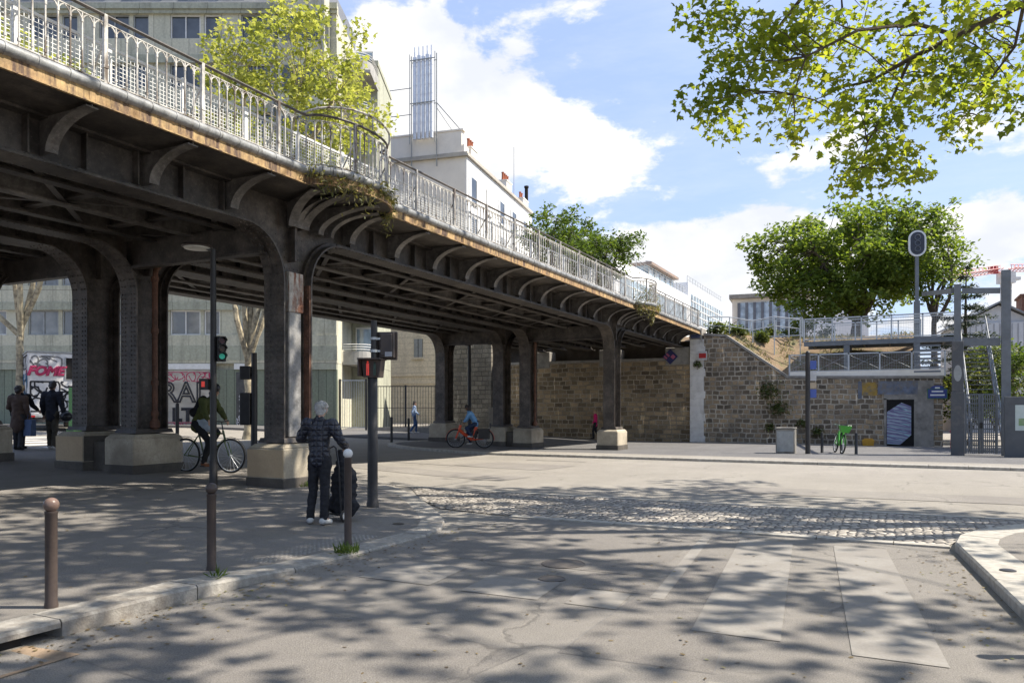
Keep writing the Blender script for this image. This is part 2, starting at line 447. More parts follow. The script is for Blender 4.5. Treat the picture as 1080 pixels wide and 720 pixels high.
def offset_path(path, d):
    out = []
    for i, p in enumerate(path):
        a = Vector(path[max(i - 1, 0)]); b = Vector(path[min(i + 1, len(path) - 1)]); tt = (b - a).normalized()
        nrm = Vector((-tt.y, tt.x)); q = Vector(p) + nrm * d; out.append((q.x, q.y))
    return out
def smooth_path(path, step):
    """resample a polyline into stones of about one step"""
    pts = [Vector(p) for p in path]; out = [pts[0].copy()]; 
    for a, b in zip(pts[:-1], pts[1:]):
        n = max(1, round((b - a).length / step))
        for k in range(1, n + 1): out.append(a.lerp(b, k / n))
    return [(p.x, p.y) for p in out]
def kerb(name, path, zf, mat, step=1.0, w=0.3, gap=0.012, depth=0.3, skip=()):
    P = smooth_path(path, step); Q = offset_path(P, w); m = MB()
    rnd = random.Random(len(P))
    for i in range(len(P) - 1):
        a, b, c, d = Vector(P[i]), Vector(P[i + 1]), Vector(Q[i + 1]), Vector(Q[i])
        tt = (b - a).normalized() * gap / 2
        a += tt; d += tt; b -= tt; c -= tt
        za, zb = zf(*a) + 0.005 + rnd.uniform(-.003, .003), zf(*b) + 0.005 + rnd.uniform(-.003, .003)
        n_ = (d - a).normalized() * 0.018
        lo = depth if i not in skip else 0.055
        # stone with a worn, chamfered arris on the road side
        vs = [(a.x, a.y, za - lo), (b.x, b.y, zb - lo), (c.x, c.y, zb - lo), (d.x, d.y, za - lo),
              (a.x, a.y, za - .02), (b.x, b.y, zb - .02), (c.x, c.y, zb), (d.x, d.y, za),
              (a.x + n_.x, a.y + n_.y, za), (b.x + n_.x, b.y + n_.y, zb)]
        m.add(vs, [(3, 2, 1, 0), (0, 1, 5, 4), (4, 5, 9, 8), (8, 9, 6, 7), (1, 2, 6, 9, 5), (2, 3, 7, 6), (3, 0, 4, 8, 7)])
    return m.build(name, mat, kind='structure'), P, Q
# near pavement: kerb straight along the road then round the corner (left of travel direction = pavement side)
near_path = [(-5.3, -12.0), (-5.3, 8.2), (-5.45, 8.8), (-5.75, 9.35), (-6.2, 9.95), (-6.8, 10.6), (-7.6, 11.4), (-8.6, 12.15), (-9.8, 12.8), (-11.2, 13.2), (-13.0, 13.4), (-60.0, 13.4)]
k_, P, Q = kerb('near_kerb', near_path, walk_z, MAT_GRANITE, 1.18, 0.34, skip=(12,))
sheet('near_pavement', Q + [(-60, -12)], walk_z, MAT_WALK, 1.0)
# the gully under the kerb: a near-black block with its shade put into colour
MB().box(-5.63, -5.36, 2.02, 3.2, -0.30, -0.06).build('gully_shade', M('gully_dark', (0.02, 0.017, 0.014), None, 5, 0.9), kind='structure')
gs = MB(); gs.hexa([(-5.3, 1.9, -0.19), (-4.85, 1.9, -0.115), (-4.85, 3.25, -0.113), (-5.3, 3.2, -0.19), (-5.3, 1.9, -0.16), (-4.8, 1.9, -0.111), (-4.8, 3.25, -0.110), (-5.3, 3.2, -0.112)])
gs.build('gully_apron', MAT_SAND, kind='structure')
# right pavement
right_path = [(60, 13.3), (4.2, 13.2), (3.0, 13.0), (2.1, 12.6), (1.4, 12.0), (0.92, 11.3), (0.68, 10.7), (0.6, 10.1), (0.87, 7.0), (1.6, 0), (1.6, -12)]
rz = lambda x, y: g(x, y) - 0.02
k_, P2, Q2 = kerb('right_kerb', right_path, rz, MAT_WHITESTONE, 0.95, 0.42)
sheet('right_pavement', Q2 + [(60, -12)], rz, MAT_WALK, 1.0)
# far pavement
far_path = [(-19.5, 44), (-19.5, 28.0), (-19.2, 26.6), (-18.4, 25.7), (-17.2, 25.3), (60, 25.3)]
fz = lambda x, y: g(x, y) - 0.03
k_, P3, Q3 = kerb('far_kerb', far_path, fz, MAT_WHITESTONE, 1.0, 0.32)
pale = Q3[len([p for p in P3 if p[0] <= -17.0]):]
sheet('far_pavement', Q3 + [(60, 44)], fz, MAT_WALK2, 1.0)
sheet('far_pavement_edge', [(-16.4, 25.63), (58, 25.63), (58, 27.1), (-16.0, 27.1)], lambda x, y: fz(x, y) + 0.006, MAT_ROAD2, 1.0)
# cobbled strip between road and street, held by white stone bands
cz = lambda x, y: road_z(x, y) + 0.012
sheet('cobbled_strip', [(-5.55, 10.38), (0.55, 10.38), (0.7, 10.9), (1.0, 11.5), (1.5, 12.2), (2.3, 12.8), (3.0, 13.15), (-8.9, 13.15), (-7.6, 11.55), (-6.6, 10.6)], cz, MAT_COBBLE, 1.0)
m = MB()
xx = -5.15
while xx < 0.55:
    L = random.uniform(.75, 1.05)
    m.box(xx, min(xx + L - .012, 0.56), 10.2, 10.36, -0.3, -0.092)
    xx += L
m.build('cobble_edge_band', MAT_WHITESTONE, kind='structure')
m = MB(); xx = -9.3
while xx < 1.2:
    L = random.uniform(.75, 1.05); m.box(xx, xx + L - .012, 13.17, 13.3, -0.3, -0.100 + g(xx, 13.2)); xx += L
m.build('street_edge_band', MAT_WHITESTONE, kind='structure')
# crossing stripes, worn
def quad_strip(name, x0, x1, y0, y1, slant=-0.094, z=0.009, mat=None):
    pts = [(x0 + slant * (y0 - 10), y0), (x1 + slant * (y0 - 10), y0), (x1 + slant * (y1 - 10), y1), (x0 + slant * (y1 - 10), y1)]
    return sheet(name, pts, lambda x, y: road_z(x, y) + z, mat or MAT_PAINT, 0.5)
for (a, b, y0, y1) in ((-1.75, -1.13, 5.6, 9.8), (-.68, -.12, 5.5, 9.8), (-2.22, -2.1, 6.4, 9.9), (-2.85, -2.4, 5.9, 6.45), (-3.85, -3.1, 5.9, 6.6), (-5.0, -4.2, 5.95, 6.8)):
    quad_strip('crossing_stripe', a, b, y0, y1)
quad_strip('asphalt_patch', -4.9, -2.25, 7.2, 9.9, -0.06, 0.007, MAT_PATCH)
quad_strip('asphalt_patch', -2.95, -2.25, 6.5, 7.15, -0.09, 0.0072, MAT_PATCH)
sheet('asphalt_patch', [(-11.5, 19.2), (-8.6, 18.8), (-8.4, 21), (-11.2, 21.4)], lambda x, y: road_z(x, y) + 0.006, MAT_ROAD, 0.5)
# repaired trenches: a tar seam with a patch of other asphalt inside
MAT_TAR = M('tar_seam', (.12, .11, .10), (.19, .175, .155), 6.0, .6, .2)
for (pts, mt) in (([(-1.2, 2.6), (.9, 3.3), (1.0, 5.0), (-1.0, 4.6)], MAT_ROAD2), ([(-4.9, 3.2), (-2.5, 3.0), (-2.2, 4.6), (-4.8, 4.9)], MAT_PATCH), ([(-2.0, 4.7), (-1.0, 4.75), (-1.6, 9.9), (-2.0, 9.9)], MAT_PATCH), ([(-3.2, 15.2), (4.0, 15.6), (4.0, 17.0), (-3.1, 16.6)], MAT_ROAD), ([(-14, 16.2), (-8.0, 15.4), (-7.8, 16.6), (-13.8, 17.5)], MAT_ROAD)):
    cx_ = sum(p[0] for p in pts) / 4; cy_ = sum(p[1] for p in pts) / 4
    big_ = [(p[0] + .013 * (1 if p[0] > cx_ else -1), p[1] + .013 * (1 if p[1] > cy_ else -1)) for p in pts]
    sheet('tar_seam', big_, lambda x, y: road_z(x, y) + 0.0055, MAT_TAR, 0.5); sheet('asphalt_patch', pts, lambda x, y: road_z(x, y) + 0.0062, mt, 0.5)
# lane line across the street mouth and a far stop line
for (x0, x1, y0, y1) in ((-16, -9.5, 18.9, 19.05), (-11, -8.9, 23.0, 23.2)):
    sheet('lane_line', [(x0, y0), (x1, y0), (x1, y1), (x0, y1)], lambda x, y: road_z(x, y) + 0.008, MAT_PAINT, 0.5)
# zebra bars under the bridge at the back
for k in range(6):
    sheet('crossing_stripe', [(-27.5 + k * 1.1, 14.3), (-27.0 + k * 1.1, 14.3), (-27.0 + k * 1.1, 17.6), (-27.5 + k * 1.1, 17.6)], lambda x, y: road_z(x, y) + 0.008, M('fresh_paint', (.62, .6, .56), (.45, .43, .4), 9), 0.5)
# tactile paving studs at the dropped kerb
m = MB()
for i in range(9):
    for j in range(26):
        x = -5.78 - i * 0.065; y = 5.9 + j * 0.075
        z = walk_z(x, y); m.frus((x, y, z - .002), .02, .02, (x, y, z + .006), .012, .012)
m.build('tactile_paving', M('tactile', (0.30, 0.28, 0.25), None, 8), kind='structure')
# ------------------------------------------------------------------ steel of the bridge
def steel_mat(name, base, light, rust, rlo=0.56, rhi=0.72, rough=0.55, streak=True):
    m = bpy.data.materials.new(name); t = NT(nodes(m)); tc = t.n('ShaderNodeTexCoord')
    n1 = t.n('ShaderNodeTexNoise', i_Scale=1.6, i_Detail=9.0, i_Roughness=0.7); t.l(tc, 'Object', n1, 'Vector')
    c = t.rampn(n1, 0.40, 0.66, c4(base), c4(light))
    n4 = t.n('ShaderNodeTexNoise', i_Scale=5.5, i_Detail=10.0, i_Roughness=0.75); t.l(tc, 'Object', n4, 'Vector')
    c = t.mix(1.0, c, t.rampn(n4, 0.3, 0.7, (.45, .45, .45, 1), (1.5, 1.5, 1.5, 1)), 'MULTIPLY')
    mp = t.n('ShaderNodeMapping'); mp.inputs['Scale'].default_value = (5.0, 5.0, 0.7); t.l(tc, 'Object', mp, 'Vector')
    n2 = t.n('ShaderNodeTexNoise', i_Scale=1.6, i_Detail=10.0, i_Roughness=0.7); t.l(mp, 0, n2, 'Vector')
    c = t.mix(t.rampn(n2, rlo, rhi), c, rust)
    n3 = t.n('ShaderNodeTexNoise', i_Scale=22.0, i_Detail=6.0, i_Roughness=0.7); t.l(tc, 'Object', n3, 'Vector')
    c = t.mix(t.math('MULTIPLY', t.rampn(n3, 0.58, 0.74), 0.5), c, tuple(min(1, x * 1.9 + .01) for x in light))
    out_bsdf(t, c, rough, bump=n3, bstr=0.35, bdist=0.01, spec=0.45)
    return m
S_DARK = steel_mat('bridge_steel', (0.030, 0.025, 0.021), (0.088, 0.075, 0.062), (0.058, 0.038, 0.025), 0.6, 0.78)
S_COL = steel_mat('column_steel', (0.040, 0.033, 0.027), (0.115, 0.097, 0.080), (0.085, 0.052, 0.034), 0.55, 0.75)
S_ARC = steel_mat('bracket_steel', (0.075, 0.066, 0.057), (0.17, 0.155, 0.138), (0.10, 0.065, 0.045), 0.6, 0.8)
S_RUST = steel_mat('rusty_beam', (0.42, 0.29, 0.135), (0.26, 0.155, 0.075), (0.085, 0.05, 0.035), 0.46, 0.60, 0.75)
S_RED = steel_mat('rusty_plate', (0.11, 0.055, 0.035), (0.17, 0.08, 0.05), (0.06, 0.04, 0.03), 0.5, 0.7, 0.8)
S_ZINC = steel_mat('zinc_coping', (0.27, 0.275, 0.275), (0.15, 0.152, 0.152), (0.10, 0.09, 0.075), 0.56, 0.7, 0.5)
S_RAIL = steel_mat('railing_paint', (0.52, 0.50, 0.46), (0.34, 0.32, 0.29), (0.10, 0.072, 0.052), 0.50, 0.60, 0.6)
S_MESH = M('screen_paint', (0.72, 0.72, 0.70), (0.6, 0.6, 0.58), 8, 0.5, 0.1)
S_GREYPIPE = steel_mat('grey_cover', (0.30, 0.29, 0.275), (0.22, 0.21, 0.20), (0.13, 0.10, 0.08), 0.6, 0.75)
S_CHIP = steel_mat('chipped_plate', (0.42, 0.39, 0.35), (0.30, 0.27, 0.24), (0.20, 0.085, 0.05), 0.45, 0.55, 0.8)
def stone_block_mat(name, c1, c2, stain, low):
    m = bpy.data.materials.new(name); t = NT(nodes(m)); tc = t.n('ShaderNodeTexCoord')
    n1 = t.n('ShaderNodeTexNoise', i_Scale=1.9, i_Detail=9.0, i_Roughness=0.7); t.l(tc, 'Object', n1, 'Vector')
    c = t.rampn(n1, 0.38, 0.62, c4(c1), c4(c2))
    n2 = t.n('ShaderNodeTexNoise', i_Scale=30.0, i_Detail=6.0, i_Roughness=0.75); t.l(tc, 'Object', n2, 'Vector')
    c = t.mix(t.math('MULTIPLY', t.rampn(n2, 0.5, 0.7), 0.45), c, stain)
    n3 = t.n('ShaderNodeTexNoise', i_Scale=0.9, i_Detail=6.0); t.l(tc, 'Object', n3, 'Vector')
    c = t.mix(t.math('MULTIPLY', t.rampn(n3, 0.52, 0.62), 0.55), c, low)
    out_bsdf(t, c, 0.85, bump=n2, bstr=0.5, bdist=0.012, spec=0.2)
    return m
P_TOP = stone_block_mat('plinth_stone', (0.46, 0.40, 0.30), (0.33, 0.285, 0.215), (0.14, 0.12, 0.095), (0.20, 0.165, 0.12))
P_TAN = stone_block_mat('plinth_paint', (0.50, 0.38, 0.24), (0.46, 0.345, 0.215), (0.28, 0.21, 0.14), (0.34, 0.25, 0.16))
P_DARK = stone_block_mat('plinth_soot_shade', (0.13, 0.115, 0.095), (0.085, 0.075, 0.065), (0.05, 0.045, 0.04), (0.07, 0.06, 0.05))  # dark tone of the plinth bases; doubles as painted shade in recesses

XA, XB, Xb, XC = -10.55, -14.4, -15.7, -18.7
ROWS = {'A': XA, 'B': XB, 'b': Xb, 'C': XC}
PIER1 = {'A': 11.4, 'B': 11.2, 'b': 11.0, 'C': 10.1}
ZB, ZT, RAD = 4.84, 5.50, 0.92            # girder soffit, girder top, haunch radius
HY, HW = 0.39, 0.25                        # half depth (along bridge), half flange width
Y_ABUT = 41.6
Y_START = -11.0
bridge = empty('railway_bridge', (-14.6, 11.2, 0.1), 0, 'long riveted dark steel railway bridge on paired columns with iron railings crossing over the street', 'bridge')
OFF = bridge.location.copy()
def BB(): return MB(OFF)
def arc_pts(cy, cz, r, a0, a1, n=10):
    return [(cy + r * math.cos(a0 + (a1 - a0) * i / n), cz + r * math.sin(a0 + (a1 - a0) * i / n)) for i in range(n + 1)]
def rivet(m, p, axis, r=0.023):
    """small six sided dome"""
    p = Vector(p); ax = Vector(axis)
    a = ax.orthogonal().normalized(); b = ax.cross(a)
    vs = [p + (a * math.cos(k * math.pi / 3) + b * math.sin(k * math.pi / 3)) * r for k in range(6)]
    vs += [p + ax * r * 0.55 + (a * math.cos(k * math.pi / 3) + b * math.sin(k * math.pi / 3)) * r * 0.55 for k in range(6)]
    m.add(vs, [tuple(range(6, 12))] + [(k, (k + 1) % 6, 6 + (k + 1) % 6, 6 + k) for k in range(6)])
def flange_path(y, side, z0):
    """(y, z) outline of the column flange from the plinth into the girder soffit; side -1/+1"""
    e = y + side * HY
    pts = [(e, z0), (e, ZB - RAD)]
    cy = e + side * RAD
    for i in range(1, 11):
        a = math.pi - (math.pi / 2) * i / 10
        pts.append((cy + side * RAD * math.cos(a), ZB - RAD + RAD * math.sin(a)))
    return pts
def ribbon(m, pts, x0, x1, th, inward):
    """thin strip following (y, z) points; inward: sign of thickness offset"""
    n = len(pts); out = []
    for i, p in enumerate(pts):
        a = Vector(pts[max(i - 1, 0)]); b = Vector(pts[min(i + 1, n - 1)]); d = (b - a).normalized()
        nr = Vector((-d.y, d.x)) * th * inward; out.append((p[0] + nr.x, p[1] + nr.y))
    vs = []
    for i in range(n):
        vs += [(x0, *pts[i]), (x1, *pts[i]), (x1, *out[i]), (x0, *out[i])]
    fs = [(3, 2, 1, 0), tuple((n - 1) * 4 + k for k in range(4))]
    for i in range(n - 1):
        for k in range(4):
            k2 = (k + 1) % 4; fs.append((i * 4 + k, i * 4 + k2, (i + 1) * 4 + k2, (i + 1) * 4 + k))
    m.add(vs, fs)
def column(x, y, rivets):
    gz = g(x, y)
    z0 = gz + 0.86
    m = BB()
    for side in (-1, 1):
        fp = flange_path(y, side, z0)
        ribbon(m, fp, x - HW, x + HW, 0.035, side)
        # angle irons joining flange and web
        ribbon(m, [(p[0], p[1]) for p in offset_yz(fp, side, 0.036)], x - 0.10, x + 0.10, 0.06, side)
    # web
    l = flange_path(y, -1, z0); r = flange_path(y, 1, z0)
    poly = [(p[0] + 0.03, p[1]) for p in l[:2]] + l[2:] + [(l[-1][0], ZT), (r[-1][0], ZT)] + r[:1:-1] + [(p[0] - 0.03, p[1]) for p in r[1::-1]]
    m.prism(poly, 'x', x - 0.015, x + 0.015)
    # stiffeners on the web head, base shoe
    m.box(x - .19, x + .19, y - 0.03, y + .03, ZB - .5, ZT - .01)
    m.frus((x, y, z0 - .04), .33, .47, (x, y, z0 + .05), .30, .44)
    if rivets:
        for sx in (-.19, -.09, .09, .19):
            k = 0; z = z0 + .12
            while z < ZB - RAD:
                rivet(m, (x + sx, y - HY, z), (0, -1, 0)); rivet(m, (x + sx, y + HY, z), (0, 1, 0))
                if abs(sx) > .1: rivet(m, (x + (.015), y - HY + .12 + (.0 if sx < 0 else .54), z), (1, 0, 0), .02)
                z += 0.098
            for q in flange_path(y, -1, z0)[2:]:
                rivet(m, (x + sx, q[0] - .005, q[1] - .005), (0, -.7, -.7))
            for q in flange_path(y, 1, z0)[2:]:
                rivet(m, (x + sx, q[0] + .005, q[1] - .005), (0, .7, -.7))
        rr = random.Random(3)
        for a in range(7):
            for b in range(6):
                rivet(m, (x + .015, y - .36 + a * .12, ZB - .62 + b * .2), (1, 0, 0), .02)
    c = m.build('column', S_COL, bridge)
    # plinth
    p = BB()
    p.box(x - .45, x + .45, y - .62, y + .62, gz - .3, gz + .72)
    p.frus((x, y, gz + .722), .45, .62, (x, y, gz + .80), .38, .52)
    pl = p.build('plinth', P_TOP, c, bevel=0.02)
    s = BB(); s.box(x - .475, x + .475, y - .645, y + .645, gz - .3, gz + .17)
    s.build('plinth_base', P_DARK, pl, bevel=0.015)
    return c, pl, gz
def offset_yz(pts, side, d):
    n = len(pts); out = []
    for i, p in enumerate(pts):
        a = Vector(pts[max(i - 1, 0)]); b = Vector(pts[min(i + 1, n - 1)]); dd = (b - a).normalized()
        out.append((p[0] - dd.y * d * side, p[1] + dd.x * d * side))
    return out
piers = []
for r, x in ROWS.items():
    for y in (-8.0, PIER1[r], 30.4):
        near = (y == PIER1[r] and r in 'AB') or (r == 'b' and y == PIER1[r])
        c, pl, gz = column(x, y, near)
        if y == PIER1[r] and r in 'Ab':
            MB(OFF).box(x - .448, x + .446, y - .626, y - .6215, gz + .19, gz + .70).build('painted_patch', P_TAN, pl)
        if y == PIER1[r] and r == 'b':
            MB(OFF).box(x + .4515, x + .456, y - .6, y + .6, gz + .18, gz + .71).build('shaded_face_patch', P_DARK, pl)  # dark overlay: shade on the inner plinth face put into colour
        if r == 'A' and y == PIER1['A']:
            m = BB(); m.box(x + .02, x + .17, y - .17, y + .17, gz + .92, 3.55); m.frus((x + .095, y, 3.55), .075, .17, (x + .06, y, 3.72), .04, .10)
            m.build('cover_box', S_GREYPIPE, c, bevel=0.015)
            m = BB(); m.box(x + .02, x + .20, y - .2, y + .2, 3.36, 4.12)
            for a in range(3):
                for b in range(5): rivet(m, (x + .20, y - .14 + a * .14, 3.45 + b * .15), (1, 0, 0))
            m.build('chipped_plate', S_CHIP, c, bevel=0.02)
            m = BB(); m.box(x + .03, x + HW - .01, y + HY - .075, y + HY - .037, gz + .95, ZB - RAD)
            for k in range(26): rivet(m, (x + .10, y + HY - .075, gz + 1.02 + k * .107), (0, -1, 0), .02); rivet(m, (x + .19, y + HY - .075, gz + 1.07 + k * .107), (0, -1, 0), .02)
            m.build('rusty_flange_plate', S_RED, c)
for yj in (11.1, 30.4):                       # low block joining the twin inner plinths, recess shade put into its colour
    gz = g(-15.05, yj); BB().box(Xb + .46, XB - .46, yj - .5, yj + .5, gz - .3, gz + .62).build('plinth_sill', P_DARK, bridge, bevel=.02)
# girders between the column heads
for r, x in ROWS.items():
    ys = [-8.0, PIER1[r], 30.4]
    spans = [(Y_START, ys[0] - HY - RAD)] + [(ys[i] + HY + RAD, ys[i + 1] - HY - RAD) for i in (0, 1)] + [(ys[2] + HY + RAD, Y_ABUT)]
    for (a, b) in spans:
        m = BB()
        m.box(x - .015, x + .015, a, b, ZB + .002, ZT)
        m.box(x - HW, x + HW, a, b, ZB - .002, ZB + .033)
        m.box(x - .11, x + .11, a, b, ZB + .034, ZB + .10)
        m.box(x - HW + .04, x + HW - .04, a, b, ZT - .04, ZT)
        n = int((b - a) / 0.8085)
        for k in range(n):
            yy = a + (k + .5) * (b - a) / n
            m.box(x - .14, x + .14, yy - .012, yy + .012, ZB + .1, ZT - .041)
        if r in 'AB' and b > 0 and a < 30:
            yy = a + .05
            while yy < b:
                for sx in (-.2, .2): rivet(m, (x + sx, yy, ZB - .002), (0, 0, -1), .018)
                rivet(m, (x + .24, yy, ZB + .034), (0, 0, 1), .018) if r == 'A' else None
                yy += .12
        m.build('girder', S_DARK, bridge)
# floor of each deck: trough plates, cross beams, stringers, wind bracing
BAY = 1.617
beamY = [11.4 + BAY * k for k in range(-13, 19)]
for (xr, xl, name) in ((XA, XB, 'r'), (Xb, XC, 'l')):
    m = BB(); e0 = -9.44 if name == 'r' else xr + .64; e1 = xl - .64 if name == 'r' else xl - .9
    m.box(e1, e0, Y_START, Y_ABUT - .05, ZT + .003, ZT + .12)
    m.build('deck_plate', S_DARK, bridge)
    for yb in beamY:
        if yb < Y_START + .2 or yb > Y_ABUT - .4: continue
        m = BB(); m.box(xl + .02, xr - .02, yb - .01, yb + .01, 5.02, ZT)
        m.box(xl + .02, xr - .02, yb - .09, yb + .09, 4.985, 5.02)
        for sx in (xl, xr):        # knee gussets
            q = 1 if sx == xl else -1
            m.prism([(sx + q * .02, 4.88), (sx + q * .6, 5.018), (sx + q * .02, 5.018)], 'y', yb - .012, yb + .012)
        m.build('cross_beam', S_DARK, bridge)
    for q in (0.22, 0.5, 0.78):
        xs = xr + (xl - xr) * q
        m = BB(); m.box(xs - .012, xs + .012, Y_START, Y_ABUT - .3, 4.93, 5.3)
        m.box(xs - .11, xs + .11, Y_START, Y_ABUT - .3, 4.90, 4.93)
        m.build('stringer', S_ARC if q == 0.5 else S_DARK, bridge)
    m = BB()
    for i in range(0, len(beamY) - 2, 2):
        a, b = beamY[i], beamY[i + 2]
        if a < Y_START or b > Y_ABUT: continue
        m.bar((xl + .25, a, 4.965), (xr - .25, b, 4.965), .1, .014); m.bar((xr - .25, a, 4.95), (xl + .25, b, 4.95), .1, .014)
    m.build('wind_bracing', S_DARK, bridge)
    # portal beam across each pier
    for yp in (-8.0, 11.0, 30.4):
        m = BB(); 
        m.box(xl + .03, xr - .03, yp - .25, yp - .22, 4.45, 4.98); m.box(xl + .03, xr - .03, yp - .33, yp - .14, 4.40, 4.45)
        m.build('portal_beam', S_DARK, bridge)
# outer brackets carrying the footway
def bracket(p0, d, xlen, mname='bracket'):
    """p0: foot on girder (x,y), d: outward unit vector; quarter arc from soffit flange to deck edge"""
    d = Vector((d[0], d[1], 0)).normalized(); s = Vector((-d.y, d.x, 0)); base = Vector((p0[0], p0[1], 0))
    A = []
    for i in range(13):
        a = (math.pi / 2) * i / 12
        A.append((xlen - xlen * math.cos(a), 4.98 + .485 * math.sin(a)))
    m = BB()
    poly = [(-.24, 4.98)] + A + [(xlen, 5.49), (-.24, 5.49)]
    vs = []; n = len(poly)
    for sg in (-.009, .009): vs += [base + d * u + s * sg + Vector((0, 0, z)) for u, z in poly]
    m.add(vs, [tuple(range(n - 1, -1, -1)), tuple(range(n, 2 * n))] + [(i, (i + 1) % n, n + (i + 1) % n, n + i) for i in range(n)])
    vs = []
    for i, (u, z) in enumerate(A):
        a = (math.pi / 2) * i / 12; nu, nz_ = .02 * math.cos(a), -.02 * math.sin(a)
        for (w, o) in ((-.09, 0), (.09, 0), (.09, 1), (-.09, 1)):
            vs.append(base + d * (u + nu * o) + s * w + Vector((0, 0, z + nz_ * o)))
    fs = [(3, 2, 1, 0), (48, 49, 50, 51)]
    for i in range(12):
        for k in range(4):
            k2 = (k + 1) % 4; fs.append((i * 4 + k, i * 4 + k2, i * 4 + 4 + k2, i * 4 + 4 + k))
    m.add(vs, fs)
    return m.build(mname, S_ARC, bridge)
XE = -9.42                                    # outer edge of the footway
BAYS = [(11.8, 1.15), (31.0, 1.15)]           # refuges: centre along bridge, half chord
for yb in beamY:
    if yb < Y_START + .2 or yb > Y_ABUT - .3: continue
    bracket((XA + HW, yb), (1, 0), .87)
for (cy, hc) in BAYS:
    for a, L in ((-.62, .98), (-.25, 1.27), (.25, 1.27), (.62, .98)):
        bracket((XA + HW, cy + a * .9), (1, a * .7), L)
# edge path of the footway with its two refuges (half ellipses)
def edge_path(off=0.0):
    P = []; y = Y_START
    for (cy, hc) in BAYS:
        P.append((XE + off, y)); P.append((XE + off, cy - hc))
        for i in range(1, 14):
            a = math.pi * i / 14
            P.append((XE + off + .56 * math.sin(a), cy - hc * math.cos(a)))
        P.append((XE + off, cy + hc)); y = cy + hc
    P.append((XE + off, Y_ABUT))
    return [p for i, p in enumerate(P) if i == 0 or (Vector(p) - Vector(P[i - 1])).length > .02]
def sweep_box(m, path, d0, d1, z0, z1):
    a = offset_path(path, d0); b = offset_path(path, d1); n = len(path); vs = []
    for i in range(n): vs += [(*a[i], z0), (*b[i], z0), (*b[i], z1), (*a[i], z1)]
    fs = [(0, 1, 2, 3), tuple(4 * (n - 1) + k for k in (3, 2, 1, 0))]
    for i in range(n - 1):
        for k in range(4):
            k2 = (k + 1) % 4; fs.append((4 * i + k, 4 * i + 4 + k, 4 * i + 4 + k2, 4 * i + k2))
    m.add(vs, fs)
EP = edge_path()
m = BB(); sweep_box(m, EP, 0.0, 0.035, 5.515, 5.68);
sweep_box(m, EP, -.045, .0, 5.498, 5.514)
for yb in beamY:
    if Y_START < yb < Y_ABUT - .2 and all(abs(yb - cy) > hc for cy, hc in BAYS):
        m.box(XE - .03, XE + .006, yb - .05, yb + .05, 5.51, 5.684)
m.build('edge_beam', S_RUST, bridge)
for (cy, hc) in BAYS:                          # floor of each refuge
    m = BB(); pts = [(XE, cy - hc)] + [(XE + .55 * math.sin(math.pi * i / 14), cy - hc * .99 * math.cos(math.pi * i / 14)) for i in range(1, 14)] + [(XE, cy + hc)]
    m.prism(pts, 'z', 5.50, 5.60)
    m.build('refuge_floor', S_DARK, bridge)
m = BB()                                        # zinc roll along the edge, in short lengths
FE = smooth_path(EP, .40); FO = offset_path(FE, .01)
for i in range(len(FO) - 1):
    a, b = Vector((*FO[i], 5.755)), Vector((*FO[i + 1], 5.755)); d = (b - a).normalized()
    if b.y < -3: continue
    m.cyl(a + d * .008, b - d * .008, .078, None, 10); m.cyl(b - d * .03, b + d * .01, .085, None, 10)
m.build('edge_coping', S_ZINC, bridge, smooth=True)
# footway slab
m = BB(); m.box(-14.9, XE - .05, Y_START, Y_ABUT - .05, 5.622, 5.72); m.build('footway', MAT_WALK, bridge)

# railing
def railing(path, z0, z1, post_every, skip_before, name='railing'):
    m = BB(); TR = BB(); posts = []
    F = smooth_path(path, .162)
    F = offset_path(F, .07)
    cnt = 0
    for i, p in enumerate(F):
        if p[1] < skip_before: continue
        x, y = p; cnt += 1
        if i + 1 < len(F):
            q = F[i + 1]
            m.bar((x, y, z0), (*q, z0), .035, .018); m.bar((x, y, z1 - .10), (*q, z1 - .10), .022, .014)
            TR.tube([(x, y, z1), (*q, z1)], .024, 6, False)
            # little arch between the balusters
            a, b = Vector((x, y, 0)), Vector((*q, 0)); pr = None
            for k in range(5):
                tt = k / 4; pt = a.lerp(b, tt); pt.z = z1 - .19 + .085 * math.sin(math.pi * tt)
                if pr is not None: m.bar(pr, pt, .014, .014)
                pr = pt.copy()
        if i % post_every == 0:
            PO = BB(); posts.append(PO)
            PO.box(x - .026, x + .026, y - .026, y + .026, z0 - .08, z1 + .015); PO.box(x - .034, x + .034, y - .034, y + .034, z0 + .18, z0 + .22)
            PO.bar((x - .02, y, z0 + .55), (x - .42, y, z0 - .08), .02, .02)
        else:
            m.box(x - .009, x + .009, y - .009, y + .009, z0, z1 - .1)
            m.box(x - .015, x + .015, y - .015, y + .015, z0 + .06, z0 + .10); m.box(x - .014, x + .014, y - .014, y + .014, z1 - .23, z1 - .19)
    r = m.build(name, S_RAIL, bridge)
    TR.build('handrail', S_COL, r)
    for q in posts: q.build('railing_post', S_RAIL, r)
    return r
railing(EP, 5.88, 6.77, 10, -2.0)
for (cy, hc) in BAYS[:1]:                      # raised inner handrail of the first refuge
    m = BB(); pr = None
    for i in range(15):
        a = math.pi * i / 14
        p = Vector((XE - .12 + .70 * math.sin(a), cy - hc * 1.02 * math.cos(a), 6.78 + .22 * math.sin(a)))
        if pr is not None: m.cyl(pr, p, .02, None, 6)
        if i in (4, 7, 10): m.cyl(p, (p.x, p.y, 6.76), .014, None, 5)
        pr = p
    m.build('refuge_handrail', S_RAIL, bridge)
